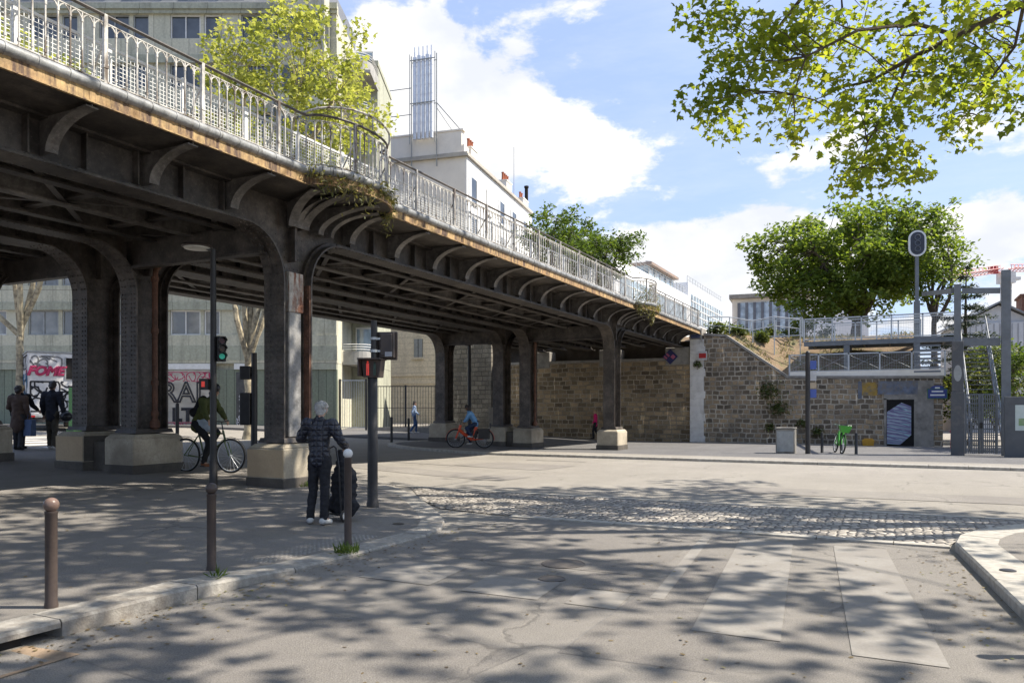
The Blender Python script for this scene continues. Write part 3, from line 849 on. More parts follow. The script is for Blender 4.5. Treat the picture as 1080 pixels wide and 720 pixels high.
# white wire screen standing behind the railing
m = BB(); FR = BB()
y0 = 2.0
for k in range(24):
    ya, yb = y0 + k * 1.25, y0 + k * 1.25 + 1.21; xs = XE - .30
    zt = 6.50
    FR.box(xs - .02, xs + .02, ya - .05, ya + .03, 5.73, zt + .03); FR.box(xs - .014, xs + .014, ya, yb, zt - .035, zt); FR.box(xs - .014, xs + .014, ya, yb, 5.80, 5.83)
    if k < 14:
        n = 20
        for i in range(n): yy = ya + (i + .5) * (yb - ya) / n; m.box(xs - .002, xs + .002, yy - .0045, yy + .0045, 5.83, zt - .035)
        for j in range(11): zz = 5.86 + j * .058; m.box(xs - .0055, xs - .0025, ya, yb, zz - .0045, zz + .0045)
    else:
        for i in range(8): yy = ya + (i + .5) * (yb - ya) / 8; m.box(xs - .002, xs + .002, yy - .011, yy + .011, 5.83, zt - .035)
sc = FR.build('screen_frame', S_MESH, bridge); m.build('wire_mesh', S_MESH, sc)
# rusty downpipes at the pier, and a lead across
def downpipe(x, y):
    gz = g(x, y); m = BB()
    m.tube([(x, y + .1, 5.0), (x, y + .05, 4.75), (x + .12, y - .28, 4.45), (x + .12, y - .30, 4.2), (x + .12, y - .30, gz + .9)], .058, 10)
    for z in (4.2, 3.1, 2.0, 1.35): m.cyl((x + .12, y - .30, z), (x + .12, y - .30, z + .1), .078, None, 10)
    m.lathe([(.06, 0), (.1, .02), (.11, .12), (.07, .2)], (x + .12, y - .30, gz + .92), 10)
    return m.build('downpipe', S_RED, bridge, smooth=True)
downpipe(XB + .2, 11.2 + .3)
downpipe(XB + .2, 30.4 + .3)
# ------------------------------------------------------------------ masonry
def masonry(name, ca, cb, cc, mortar, bw=0.52, bh=0.27, ms=0.022, bstr=0.9, distort=0.05):
    m = bpy.data.materials.new(name); t = NT(nodes(m)); tc = t.n('ShaderNodeTexCoord')
    sx = t.n('ShaderNodeSeparateXYZ'); t.l(tc, 'Object', sx, 0)
    cx = t.n('ShaderNodeCombineXYZ'); t.l(t.math('ADD', (sx, 0), (sx, 1)), 0, cx, 0); t.l(sx, 2, cx, 1)
    wn = t.n('ShaderNodeTexNoise', i_Scale=1.7, i_Detail=3.0); t.l(cx, 0, wn, 'Vector')
    wv = t.n('ShaderNodeVectorMath', operation='SUBTRACT'); t.l(wn, 1, wv, 0); wv.inputs[1].default_value = (.5, .5, .5)
    ws = t.n('ShaderNodeVectorMath', operation='SCALE'); t.l(wv, 0, ws, 0); ws.inputs['Scale'].default_value = distort * 2
    wa = t.n('ShaderNodeVectorMath', operation='ADD'); t.l(cx, 0, wa, 0); t.l(ws, 0, wa, 1)
    br = t.n('ShaderNodeTexBrick'); t.l(wa, 0, br, 'Vector'); br.offset = 0.5; br.squash = 0.75; br.squash_frequency = 3
    br.inputs['Scale'].default_value = 1.0; br.inputs['Brick Width'].default_value = bw; br.inputs['Row Height'].default_value = bh
    br.inputs['Mortar Size'].default_value = ms; br.inputs['Mortar Smooth'].default_value = 0.4; br.inputs['Bias'].default_value = 0.0
    br.inputs['Color1'].default_value = (0, 0, 0, 1); br.inputs['Color2'].default_value = (1, 1, 1, 1); br.inputs['Mortar'].default_value = (.5, .5, .5, 1)
    cr = t.n('ShaderNodeValToRGB'); t.l(br, 'Color', cr, 0)
    e = cr.color_ramp.elements; e[0].position = 0.0; e[0].color = c4(ca); e[1].position = 1.0; e[1].color = c4(cb)
    e2 = cr.color_ramp.elements.new(0.5); e2.color = c4(cc)
    big = t.n('ShaderNodeTexNoise', i_Scale=0.45, i_Detail=8.0, i_Roughness=0.65); t.l(tc, 'Object', big, 'Vector')
    c = t.mix(1.0, cr, t.rampn(big, 0.3, 0.7, (.5, .5, .5, 1), (1.3, 1.25, 1.15, 1)), 'MULTIPLY')
    fn = t.n('ShaderNodeTexNoise', i_Scale=18.0, i_Detail=8.0, i_Roughness=0.75); t.l(tc, 'Object', fn, 'Vector')
    c = t.mix(1.0, c, t.rampn(fn, 0.3, 0.7, (.5, .5, .5, 1), (1.35, 1.35, 1.35, 1)), 'MULTIPLY')
    mn = t.n('ShaderNodeTexNoise', i_Scale=1.1, i_Detail=6.0); t.l(tc, 'Object', mn, 'Vector')
    mc = t.rampn(mn, 0.38, 0.62, c4(tuple(x * .55 for x in mortar)), c4(mortar))
    c = t.mix((br, 'Fac'), c, mc)
    mp = t.n('ShaderNodeMapping'); mp.inputs['Scale'].default_value = (2.2, 2.2, 0.25); t.l(tc, 'Object', mp, 'Vector')
    sk = t.n('ShaderNodeTexNoise', i_Scale=1.0, i_Detail=9.0, i_Roughness=0.7); t.l(mp, 0, sk, 'Vector')
    c = t.mix(t.math('MULTIPLY', t.rampn(sk, 0.60, 0.72), 0.55), c, (0.42, 0.40, 0.36))       # lime runs
    c = t.mix(t.math('MULTIPLY', t.rampn(sk, 0.40, 0.28), 0.5), c, (0.035, 0.032, 0.028))    # soot
    h = t.math('ADD', t.math('MULTIPLY', (br, 'Fac'), -1.0), t.math('MULTIPLY', fn, 0.6))
    out_bsdf(t, c, 0.9, bump=h, bstr=bstr, bdist=0.05, spec=0.2)
    return m
ST_BROWN = masonry('abutment_stone', (0.24, 0.175, 0.105), (0.84, 0.62, 0.37), (0.54, 0.41, 0.25), (0.80, 0.67, 0.49), 0.50, 0.25, 0.030, 1.0, 0.08)
ST_GREY = masonry('retaining_stone', (0.20, 0.165, 0.125), (0.80, 0.60, 0.37), (0.46, 0.37, 0.265), (0.88, 0.77, 0.60), 0.39, 0.25, 0.042, 1.0, 0.09)
ST_PALE = masonry('quoin_stone', (0.46, 0.45, 0.42), (0.58, 0.56, 0.52), (0.52, 0.50, 0.46), (0.22, 0.205, 0.18), 0.9, 0.42, 0.012, 0.5, 0.01)
CONC = M('weathered_concrete', (0.29, 0.27, 0.235), (0.20, 0.185, 0.16), 3.0, 0.85, 0.3, dirt=(0.10, 0.095, 0.085), dscale=1.0)
BLACK = M('black_pipe_shade', (0.012, 0.011, 0.010), None, 5, 0.95)  # black of the vent pipe; also painted shade for doorway and hatch
# abutment under the bridge
yw = 41.6
ab = empty('abutment_wall', (-17.5, yw, g(-17.5, yw)), 0, 'brown stone abutment wall that carries the far end of the dark steel bridge', 'wall')
AO = ab.location.copy()
m = MB(AO); m.box(-25.4, -9.98, yw, yw + 1.2, -1.0, 4.28); m.build('wall', ST_BROWN, ab)
m = MB(AO); m.box(-25.4, -9.98, yw + 1.5, yw + 2.2, 4.0, 5.48); m.build('ballast_wall', P_DARK, ab)  # dark tone paints the shade of the recess above the abutment
m = MB(AO)
m.box(-26.0, -22.1, yw - .25, yw + 45.0, -1.0, 6.2)
m.build('wing_wall', masonry('wing_stone', (0.26, 0.24, 0.20), (0.40, 0.37, 0.31), (0.33, 0.30, 0.25), (0.22, 0.20, 0.17), 0.5, 0.28), ab)
for k in range(11):
    w = .85 if k % 2 else .55
    MB(AO).box(-26.04, -26.04 + w, yw - .30, yw - .2, -.05 + k * .56, .49 + k * .56).build('quoin', ST_PALE, ab, bevel=.02)
for (xa, xb) in ((-11.35, -9.99), (-15.2, -14.0), (-19.4, -18.3)):
    MB(AO).box(xa, xb, yw - .04, yw + .9, 3.9, 4.86).build('bearing_block', CONC, ab, bevel=.03)
MB(AO).box(-21.9, -9.99, yw - .02, yw + .05, 4.16, 4.30).build('coping', CONC, ab)
# pale pillar at the corner of the bridge
pil = empty('stone_pillar', (-9.66, yw - .1, g(-9.6, yw)), 0, 'pale dressed stone pillar at the end of the bridge beside the dark retaining wall', 'pillar')
PO_ = pil.location.copy(); m = MB(PO_); rr = random.Random(2)
for k in range(14):
    w = .43 if k % 3 else .50
    m.box(-9.66 - .31, -9.66 + w, yw - .16, yw + .9, -.35 + k * .40, .0495 + k * .40)
m.build('block', M('pillar_stone', (.70, .67, .61), (.56, .53, .48), 3.0, .85, .4, bscale=25, dirt=(.34, .31, .27), dscale=1.6, dlo=.55, dhi=.7), pil, bevel=.012)
MB(PO_).box(-10.0, -9.32, yw - .2, yw + .9, 5.25, 5.86).build('cap', CONC, pil, bevel=.03)
MB(PO_).box(-9.9, -9.42, yw - .2035, yw - .2, 5.3, 5.8).build('painted_tag', M('tag_blue', (.03, .04, .12), (.10, .12, .2), 9, .7), pil)
# retaining wall with its sloping shoulder
rw = empty('retaining_wall', (-3.5, 41.5, g(-3.5, 41.5)), 0, 'dark grey rubble stone retaining wall with a sloping shoulder holding back the planted bank', 'wall')
RO = rw.location.copy(); m = MB(RO)
m.prism([(-9.22, -1), (1.98, -1), (1.98, 2.92), (-5.04, 3.05), (-8.1, 5.3), (-9.22, 5.42)], 'y', 41.5, 42.1)
wall_o = m.build('wall', ST_GREY, rw)
# door opening: a near-black sheet on the wall face, shade given by colour
def on_wall(px): # x on the wall plane for a pixel column
    q = (px - 540) / FPX; return 41.5 * (q * CS - SN) / (CS + q * SN)
dx0, dx1 = on_wall(935), on_wall(964)
MB(RO).box(dx0, dx1, 41.47, 41.497, -.4, 1.95).build('doorway', BLACK, rw)
m = MB(RO); m.box(dx0 - .12, dx0, 41.44, 41.5, -.4, 2.0); m.box(dx1, min(dx1 + .9, 1.6), 41.45, 41.5, -.4, 2.85); m.box(dx0 - .12, dx1, 41.44, 41.5, 1.95, 2.2)
m.build('door_surround', CONC, rw)
# graffiti covered shutter board leaning in the doorway
def scrib_mat(name, cols, base, sc=2.0):
    m = bpy.data.materials.new(name); t = NT(nodes(m)); tc = t.n('ShaderNodeTexCoord'); c = None
    for i, cc in enumerate(cols):
        mp = t.n('ShaderNodeMapping'); mp.inputs['Location'].default_value = (3.1 * i, 1.7 * i, 2.3 * i); mp.inputs['Rotation'].default_value = (0, .6 + .2 * i, 0); mp.inputs['Scale'].default_value = (.55, 1, 1.6); t.l(tc, 'Object', mp, 'Vector')
        w = t.n('ShaderNodeTexWave', i_Scale=sc * (1 + .2 * i), i_Distortion=6.0, i_Detail=3.0); t.l(mp, 0, w, 'Vector')
        f = t.rampn(w, .72 - .03 * i, .80)
        c = t.mix(f, base if c is None else c, cc)
    out_bsdf(t, c, 0.6, spec=.4); return m
bd = MB(RO); xa, xb = dx0 + .02, dx1 - .12
bd.prism([(xa, -.2), (xa + .55 * (xb - xa), -.22), (xb, .25), (xb, 1.62), (xa + .6 * (xb - xa), 1.8), (xa, 1.35)], 'y', 41.43, 41.462)
bd.build('shutter_board', scrib_mat('shutter_graffiti', [(.26, .42, .46), (.12, .12, .22), (.34, .40, .46), (.18, .16, .28)], (.21, .27, .33), .9), rw)
for (px0, px1, z0, z1, cc) in ((909, 925, 2.15, 2.8, (.42, .27, .06)), (905, 909, 2.0, 2.85, (.16, .19, .24)), (926, 968, 2.2, 2.84, (.17, .20, .26))):
    MB(RO).box(on_wall(px0), on_wall(px1), 41.438 if px0 == 926 else 41.492, 41.4395 if px0 == 926 else 41.4985, z0, z1).build('painted_patch', M('wall_paint_%d' % px0, cc, tuple(x * .5 for x in cc), 3.5, .85, .4, dirt=(.16, .145, .125), dscale=2.5, dlo=.45, dhi=.6), rw)
m = MB(RO)
m.prism([(-9.25, 5.44), (-8.1, 5.32), (-5.0, 3.07), (2.0, 2.94), (2.0, 3.06), (-4.95, 3.19), (-8.06, 5.44), (-9.25, 5.56)], 'y', 41.46, 42.2)
m.build('coping', CONC, rw)
m = MB(RO); m.box(1.3, 1.975, 42.105, 56, -1, 2.9); m.build('return_wall', ST_GREY, rw)

# planted bank and railway plateau behind the walls
def top_x(x):
    if x < -8.1: return 5.3
    if x < -5.04: return 5.3 + (x + 8.1) * (2.25 / -3.06) * 1.0
    return 3.0
def bank(x, y):
    z = min(5.55, top_x(x) - .08 + max(0, y - 42.3) * .62)
    z += .12 * mnoise.noise(Vector((x * .7, y * .7, 0))) if 42.4 < y else 0
    if x > 1.0: z = min(z, 5.55) - (x - 1.0) * 9.0
    return max(z, -1.5)
gx = list(np.arange(-22, -9.5, 2.0)) + list(np.arange(-9.3, 8.01, .35)); gy = list(np.arange(42.12, 56, .4)) + [58, 62, 70, 80, 95]
vs = [(x, y, bank(x, y)) for y in gy for x in gx]; nx = len(gx)
fs = [(j * nx + i, j * nx + i + 1, (j + 1) * nx + i + 1, (j + 1) * nx + i) for j in range(len(gy) - 1) for i in range(nx - 1)]
me = bpy.data.meshes.new('planted_bank'); me.from_pydata(vs, [], fs)
tag(link('planted_bank', me, M('dry_soil', (0.235, 0.165, 0.10), (0.16, 0.11, 0.065), 3.0, .95, .6, bscale=12, bdist=.05, dirt=(.10, .11, .04), dscale=.9, dlo=.5, dhi=.65), smooth=True), kind='structure')

# ------------------------------------------------------------------ glass
def glass_mat(name, tint, rough=0.05):
    m = bpy.data.materials.new(name); t = NT(nodes(m)); tc = t.n('ShaderNodeTexCoord')
    n1 = t.n('ShaderNodeTexNoise', i_Scale=.8, i_Detail=3.0); t.l(tc, 'Object', n1, 'Vector')
    c = t.rampn(n1, .4, .6, c4(tint), c4(tuple(x * .45 for x in tint)))
    out_bsdf(t, c, rough, spec=1.0, bump=n1, bstr=.03, bdist=.02); return m
GL_DARK = glass_mat('window_glass', (0.07, 0.08, 0.085)); GL_BLUE = glass_mat('blue_glass', (0.30, 0.40, 0.48)); GL_PALE = glass_mat('sky_tinted_glass', (0.55, 0.66, 0.74)); GL_CURT = glass_mat('curtained_glass', (0.30, 0.29, 0.26), .12)  # palest glass has the sky's reflection mixed into its base colour
WHITE_P = M('white_joinery', (0.72, 0.71, 0.68), (0.6, 0.59, 0.56), 5, .5, .1)
GREY_J = M('grey_joinery', (0.33, 0.34, 0.33), (0.25, 0.26, 0.25), 5, .5, .1)

def panel_mat(name, c1, c2, joint, pw, ph, offs=0.0, ms=.012, dirt=(.12, .12, .10)):
    m = bpy.data.materials.new(name); t = NT(nodes(m)); tc = t.n('ShaderNodeTexCoord')
    sx = t.n('ShaderNodeSeparateXYZ'); t.l(tc, 'Object', sx, 0)
    cx = t.n('ShaderNodeCombineXYZ'); t.l(t.math('ADD', (sx, 0), (sx, 1)), 0, cx, 0); t.l(sx, 2, cx, 1)
    br = t.n('ShaderNodeTexBrick'); t.l(cx, 0, br, 'Vector'); br.offset = offs
    br.inputs['Scale'].default_value = 1.0; br.inputs['Brick Width'].default_value = pw; br.inputs['Row Height'].default_value = ph
    br.inputs['Mortar Size'].default_value = ms; br.inputs['Color1'].default_value = c4(c1); br.inputs['Color2'].default_value = c4(c2); br.inputs['Mortar'].default_value = c4(joint)
    mp = t.n('ShaderNodeMapping'); mp.inputs['Scale'].default_value = (1.4, 1.4, .22); t.l(tc, 'Object', mp, 'Vector')
    n1 = t.n('ShaderNodeTexNoise', i_Scale=1.0, i_Detail=9.0, i_Roughness=.7); t.l(mp, 0, n1, 'Vector')
    c = t.mix(t.math('MULTIPLY', t.rampn(n1, .48, .72), .6), br, dirt)
    n2 = t.n('ShaderNodeTexNoise', i_Scale=9.0, i_Detail=6.0); t.l(tc, 'Object', n2, 'Vector')
    c = t.mix(1.0, c, t.rampn(n2, .3, .7, (.85, .85, .85, 1), (1.12, 1.12, 1.12, 1)), 'MULTIPLY')
    out_bsdf(t, c, .8, bump=t.math('SUBTRACT', n2, t.math('MULTIPLY', (br, 'Fac'), 2.0)), bstr=.3, bdist=.02, spec=.3); return m
F_PANEL = panel_mat('facade_panels', (.53, .505, .39), (.47, .455, .35), (.2, .19, .15), .93, 4.0)
F_BAND = panel_mat('facade_bands', (.39, .39, .30), (.355, .36, .28), (.13, .13, .11), 1.86, 4.0)
F_GREEN = panel_mat('green_panels', (.20, .225, .165), (.18, .205, .15), (.04, .05, .04), .42, 5.0)
CREAM = panel_mat('cream_render', (.74, .64, .47), (.71, .615, .45), (.42, .35, .24), 9.0, .48, 0, .012, (.42, .36, .26))
BEIGE = M('beige_render', (.78, .72, .63), (.70, .65, .57), .7, .9, .2, bscale=30, dirt=(.64, .59, .52), dscale=.5)
WHITE_R = M('white_render', (.74, .73, .70), (.66, .65, .62), .8, .85, .15, bscale=30)
ZINC_R = M('zinc_roof', (.23, .235, .235), (.17, .172, .175), 1.2, .5, .15, metal=.3)
BRICKR = masonry('red_brick', (.25, .075, .045), (.34, .12, .07), (.29, .09, .055), (.38, .33, .28), .22, .075, .008, .4, .005)
POT = M('terracotta_pot', (.36, .11, .05), (.27, .08, .04), 6, .8, .2)
# ------------------------------------------------------------------ the long concrete block of flats beyond the bridge
D0 = 42.0
def frame_at(lat, dep, rz, name, label, cat, z=0.3):
    x, y = wpos(lat, dep); return empty(name, (x, y, z), rz, label, cat)
fb = frame_at(0, D0, YAW, 'apartment_building', 'long grey green concrete apartment building with bands of windows seen through and above the bridge', 'building', 0.0)
XR = -9.6
m = MB()
m.box(-44, XR, .36, 13, -1, 23.3)
for (z0, z1) in [(3.98, 5.54)] + [(5.54 + 2.7 * k + 1.36, 5.54 + 2.7 * (k + 1)) for k in range(6)] + [(5.54 + 2.7 * 6 + 1.36, 23.6)]:
    m.box(-44, XR + .02, 0.0, .359, z0, z1)
m.build('wall', F_PANEL, fb)
m = MB()
for k in range(7):
    m.box(-44.02, XR + .05, -.05, -.002, 5.54 + 2.7 * k + 1.36, 5.54 + 2.7 * k + 1.8)
m.box(-44.02, XR + .06, -.16, -.002, 23.3, 23.62)
m.box(-44.02, XR + .04, -.03, -.002, 4.15, 4.95)
m.build('lintel_band', F_BAND, fb)
mods = [-18.75 + 3.9 * i for i in range(-6, 3)]
pm = MB()
for k in range(7):
    z0 = 5.54 + 2.7 * k
    last = None
    for x0 in mods:
        if x0 + 2.9 > XR - .2: continue
        if k == 0 and abs(x0 + 14.85) < .1:
            continue
        f = MB()
        for (a, b) in ((x0, x0 + 1.65), (x0 + 1.86, x0 + 2.72)):
            f.box(a, a + .07, .20, .30, z0, z0 + 1.36); f.box(b - .07, b, .20, .30, z0, z0 + 1.36); f.box(a + .07, b - .07, .20, .30, z0, z0 + .07); f.box(a + .07, b - .07, .20, .30, z0 + 1.29, z0 + 1.36)
        f.box(x0 + .8, x0 + .86, .20, .29, z0 + .07, z0 + 1.29)
        w = f.build('window', WHITE_P if (k + int(x0)) % 3 == 0 else GREY_J, fb)
        p = MB(); p.box(x0 + .06, x0 + 1.6, .25, .27, z0 + .05, z0 + 1.31); p.box(x0 + 1.9, x0 + 2.68, .25, .27, z0 + .05, z0 + 1.31)
        p.build('pane', GL_CURT if random.random() < .4 else GL_DARK, w)
for x0 in mods:
    if x0 + 2.9 > XR - .2: continue
    for (a, b, yy) in ((x0 + 2.72, x0 + 3.9, .12), (x0 + 1.65, x0 + 1.86, .16)): MB().box(a, b, yy, .355, 3.99, 23.1).build('window_pier', F_PANEL, fb)
MB().box(XR - 1.3, XR - .01, .05, .356, 3.99, 23.1).build('window_pier', F_PANEL, fb)
MB().box(-14.84, XR - 1.3, .03, .357, 5.2, 7.0).build('window_pier', F_PANEL, fb)
wr = MB(); wr.torus((-14.35, -.0, 6.05), .40, .06, 24, 6, 'y'); wr = wr.build('round_window', GREY_J, fb); MB().cyl((-14.35, .02, 6.05), (-14.35, -.02, 6.05), .39, None, 24).build('pane', GL_BLUE, wr)
# ground floor
gfm = MB(); gfm.box(-44, XR, .1, .359, -1, 3.65); gfm.build('ground_floor', F_GREEN, fb)
MB().box(-19.1, -16.35, -.02, .36, 3.66, 3.97).build('white_lintel', WHITE_P, fb); MB().box(-15.2, -14.0, -.02, .36, 3.66, 3.97).build('white_lintel', WHITE_P, fb)
MB().box(-44, -19.12, -.0, .36, 3.651, 3.97).build('lintel', F_BAND, fb); MB().box(-13.98, XR, -.0, .36, 3.651, 3.97).build('lintel', F_BAND, fb)
def slat_mat(name, c, n=9.0):
    m = bpy.data.materials.new(name); t = NT(nodes(m)); tc = t.n('ShaderNodeTexCoord')
    w = t.n('ShaderNodeTexWave', i_Scale=n / 2); w.bands_direction = 'Z'; t.l(tc, 'Object', w, 'Vector')
    n1 = t.n('ShaderNodeTexNoise', i_Scale=2.0, i_Detail=8.0); t.l(tc, 'Object', n1, 'Vector')
    cc = t.mix(1.0, t.rampn(n1, .35, .65, c4(c), c4(tuple(x * .7 for x in c))), t.rampn(w, .0, .35, (.45, .45, .45, 1), (1, 1, 1, 1)), 'MULTIPLY')
    out_bsdf(t, cc, .6, bump=w, bstr=.5, bdist=.02); return m
INK = M('black_spray', (.03, .03, .035), (.06, .06, .065), 8, .7); INK_B = M('blue_spray', (.05, .17, .30), (.09, .26, .42), 4, .7); INK_R = M('red_spray', (.40, .03, .09), (.5, .06, .14), 6, .7); INK_W = M('white_spray', (.6, .6, .6), (.45, .45, .47), 6, .7)
sh = MB(); sh.box(-18.95, -16.5, .04, .098, .3, 3.64); sh = sh.build('roller_shutter', slat_mat('shutter_slats', (.58, .54, .46)), fb)
def wall_text(body, size, x, y, z, mat, parent, name='graffiti', outline=0.0, shear=0.0, sx=1.0, rz=0.0):
    cu = bpy.data.curves.new(name, 'FONT'); cu.body = body; cu.size = size; cu.align_x = 'CENTER'; cu.align_y = 'CENTER'; cu.shear = shear; cu.resolution_u = 3
    if outline: cu.fill_mode = 'NONE'; cu.bevel_depth = outline; cu.bevel_resolution = 0
    else: cu.extrude = .006
    o = bpy.data.objects.new(name, cu); col.objects.link(o)
    me = bpy.data.meshes.new_from_object(o.evaluated_get(bpy.context.evaluated_depsgraph_get())); bpy.data.objects.remove(o); me.materials.clear()
    o = link(name, me, mat, parent, (x, y, z)); o.rotation_euler = (R(90), 0, rz); o.scale = (sx, 1, 1); return o
def scribble(m, x0, x1, z0, z1, y, n, r, seed):
    rr = random.Random(seed)
    for _ in range(n):
        p = Vector((rr.uniform(x0, x1), y, rr.uniform(z0, z1))); a = rr.uniform(0, 6.28); k = rr.uniform(-1.4, 1.4); pts = []
        for i in range(9):
            pts.append(p.copy()); a += k * .55 + rr.uniform(-.3, .3); p += Vector((math.cos(a), 0, math.sin(a))) * (x1 - x0) * .075
            p.x = min(x1, max(x0, p.x)); p.z = min(z1, max(z0, p.z))
        m.tube(pts, r, 4)
wall_text('RAD', 1.55, -17.72, .03, 2.35, INK, sh, outline=.05, sx=.95); wall_text('LTL', 1.0, -17.75, .03, 1.15, INK, sh, outline=.045, sx=1.1)
m = MB(); scribble(m, -18.9, -16.55, .4, .75, .035, 14, .022, 5); m.build('graffiti', INK_R, sh)
m = MB(); scribble(m, -18.9, -16.55, 3.0, 3.5, .035, 14, .022, 6); m.build('graffiti', INK_R, sh)
dr = MB(); dr.box(-15.1, -14.3, .03, .098, .2, 3.5); dr = dr.build('painted_door', M('dark_door', (.05, .05, .05), (.09, .09, .085), 4, .6), fb)
m = MB(); scribble(m, -15.05, -14.35, .6, 2.6, .025, 26, .03, 9); m.build('graffiti', INK_W, dr)
# mansard storey with dormers
m = MB(); m.prism([(-.05, 23.62), (1.9, 26.6), (11, 27.2), (11, 23.62)], 'x', -44, XR - 1.2); m.build('roof', ZINC_R, fb)
for i in range(8):
    x0 = -16.4 - i * 3.1
    d = MB(); d.box(x0, x0 + 1.9, .15, 2.0, 23.63, 25.9); d.box(x0 - .1, x0 + 2.0, .05, 2.6, 25.9, 26.02); d = d.build('dormer', WHITE_R, fb)
    p = MB(); p.box(x0 + .2, x0 + .9, .12, .149, 23.8, 25.7); p.box(x0 + 1.05, x0 + 1.7, .12, .149, 23.8, 25.7); p.build('pane', GL_DARK, d)
# projecting glazed corner bay
by = MB(); by.box(-12.4, XR - .35, -1.3, -.17, 9.0, 26.0); by = by.build('corner_bay', F_PANEL, fb)
for k in range(6):
    z0 = 9.3 + 2.7 * k
    p = MB(); p.box(-12.2, XR - .55, -1.32, -1.301, z0 + .9, z0 + 2.3); p.box(XR - .349, XR - .33, -1.15, -.35, z0 + .9, z0 + 2.3); p.build('pane', GL_DARK, by)
m = MB(); m.cyl((-13.0, -.12, 4), (-13.0, -.12, 23.3), .06); m.cyl((-12.55, -.12, 4), (-12.55, -.12, 23.3), .06); m.build('downpipe', GREY_J, fb)
# balcony wing at the right end
m = MB(); m.box(XR + .021, -8.05, 4.0, 9, -1, 22.0); m.box(XR + .021, -8.0, 3.9, 9.1, 22.0, 22.3); m.build('balcony_wing', F_BAND, fb)
for k in (0, 1, 5, 6):
    z0 = 4.15 + 2.75 * k
    b = MB(); b.box(XR + .03, -8.0, 1.4, 3.99, z0 - .16, z0)
    pts = [(XR + .05, 1.42)] + [(-8.9 + .9 * math.cos(a), 2.32 + .9 * math.sin(a)) for a in [-math.pi / 2 + i * math.pi / 12 for i in range(7)]] + [(-8.0, 3.98)]
    sweep_box(b, pts, 0.0, .07, z0 + .002, z0 + .62)
    b = b.build('balcony', M('balcony_concrete', (.36, .35, .32), (.28, .27, .25), 2, .8, .2, dirt=(.2, .19, .175), dscale=1.5), fb)
    r_ = MB()
    for q in (.72, .86, 1.0):
        for a, c in zip(pts[:-1], pts[1:]): r_.cyl((*a, z0 + q), (*c, z0 + q), .022, None, 5)
    r_.build('handrail', WHITE_P, b)
    w = MB(); w.box(XR + .25, XR + 1.3, 3.93, 3.999, z0 + .05, z0 + 2.2); w = w.build('balcony_window', WHITE_P, fb); MB().box(XR + .33, XR + 1.22, 3.90, 3.929, z0 + .12, z0 + 2.1).build('pane', GL_BLUE, w)

# pavement in front of the flats
def rect_local(lat0, lat1, dep0, dep1): return [wpos(lat0, dep0), wpos(lat1, dep0), wpos(lat1, dep1), wpos(lat0, dep1)]
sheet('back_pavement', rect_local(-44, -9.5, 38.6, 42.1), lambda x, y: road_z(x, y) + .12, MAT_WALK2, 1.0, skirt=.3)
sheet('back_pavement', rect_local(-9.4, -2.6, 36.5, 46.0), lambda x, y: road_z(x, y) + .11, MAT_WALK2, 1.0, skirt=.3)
# ------------------------------------------------------------------ cream corner building with the bundle of steel flues
cd = 60.0; clat = (491 - 540) / FPX * cd
cb = frame_at(clat, cd, YAW - R(17), 'corner_building', 'cream and white corner building with shuttered windows and bundled steel flues on its roof', 'building', 0.0)
EZ = 21.2
m = MB(); m.box(-10, -.001, .001, 19, -1, EZ); m.build('gable_wall', BEIGE, cb)
m = MB(); m.box(-10, -.02, -.06, .0, -1, 12.5); m.build('cream_facing', CREAM, cb)
m = MB(); m.box(0, .1, .0, 19, -1, EZ - .01); m.build('street_wall', WHITE_R, cb)
m = MB(); m.box(-10, -.35, .05, .55, EZ + .36, 23.3); m.box(-10, -.2, -.02, .62, 23.3, 23.42); m.box(-.9, -.15, .1, 1.2, EZ + .36, 22.2); m.build('firewall', BEIGE, cb)
m = MB(); m.box(-10.1, .3, -.25, 19.2, EZ, EZ + .14); m.box(-10, .2, -.15, 19.1, EZ + .14, EZ + .35); m.build('cornice', M('cornice_stone', (.42, .39, .33), (.33, .30, .26), 2, .8), cb)
m = MB(); m.prism([(.1, EZ + .352), (-2.2, EZ + 1.6), (-9.9, EZ + 1.9), (-9.9, EZ + .352)], 'y', 1.3, 19); m.build('roof', ZINC_R, cb)
SHUT = M('white_shutters', (.50, .51, .51), (.43, .44, .44), 3, .6, .1)
for fl in range(5):
    for i in range(5):
        y0 = 1.0 + i * 3.7; z0 = 17.9 - fl * 3.1
        w = MB(); w.box(.101, .13, y0, y0 + 1.15, z0, z0 + 2.0); w = w.build('window', GL_DARK, cb)
        if i != 1: s_ = MB(); s_.box(.105, .16, y0 - .6, y0 - .02, z0, z0 + 2.0); s_.box(.105, .16, y0 + 1.17, y0 + 1.75, z0, z0 + 2.0); s_.build('shutter', SHUT, w)
        else: s_ = MB(); s_.box(.131, .17, y0, y0 + .56, z0, z0 + 2.0); s_.box(.131, .17, y0 + .59, y0 + 1.15, z0, z0 + 2.0); s_.build('shutter', SHUT, w)
        MB().box(.105, .25, y0 - .1, y0 + 1.25, z0 - .12, z0 - .002).build('sill', WHITE_R, w)
for (wx, wz) in ((-4.35, 5.6), (-7.4, 5.6), (-4.35, 9.0)):
    w = MB(); w.box(wx, wx + .75, -.09, -.061, wz, wz + 1.45); w = w.build('window', GL_DARK, cb); s_ = MB(); s_.box(wx + .02, wx + .34, -.12, -.091, wz, wz + 1.45); s_.box(wx + .41, wx + .73, -.12, -.091, wz, wz + 1.45); s_.build('shutter', GREY_J, w); MB().box(wx - .15, wx + .9, -.2, -.061, wz - .16, wz - .002).build('sill', CREAM, w)
m = MB(); m.box(-10, -.02, -.16, -.061, 4.1, 4.35); m.box(-10, -.02, -.12, -.061, 3.5, 3.62); m.build('string_course', CREAM, cb)
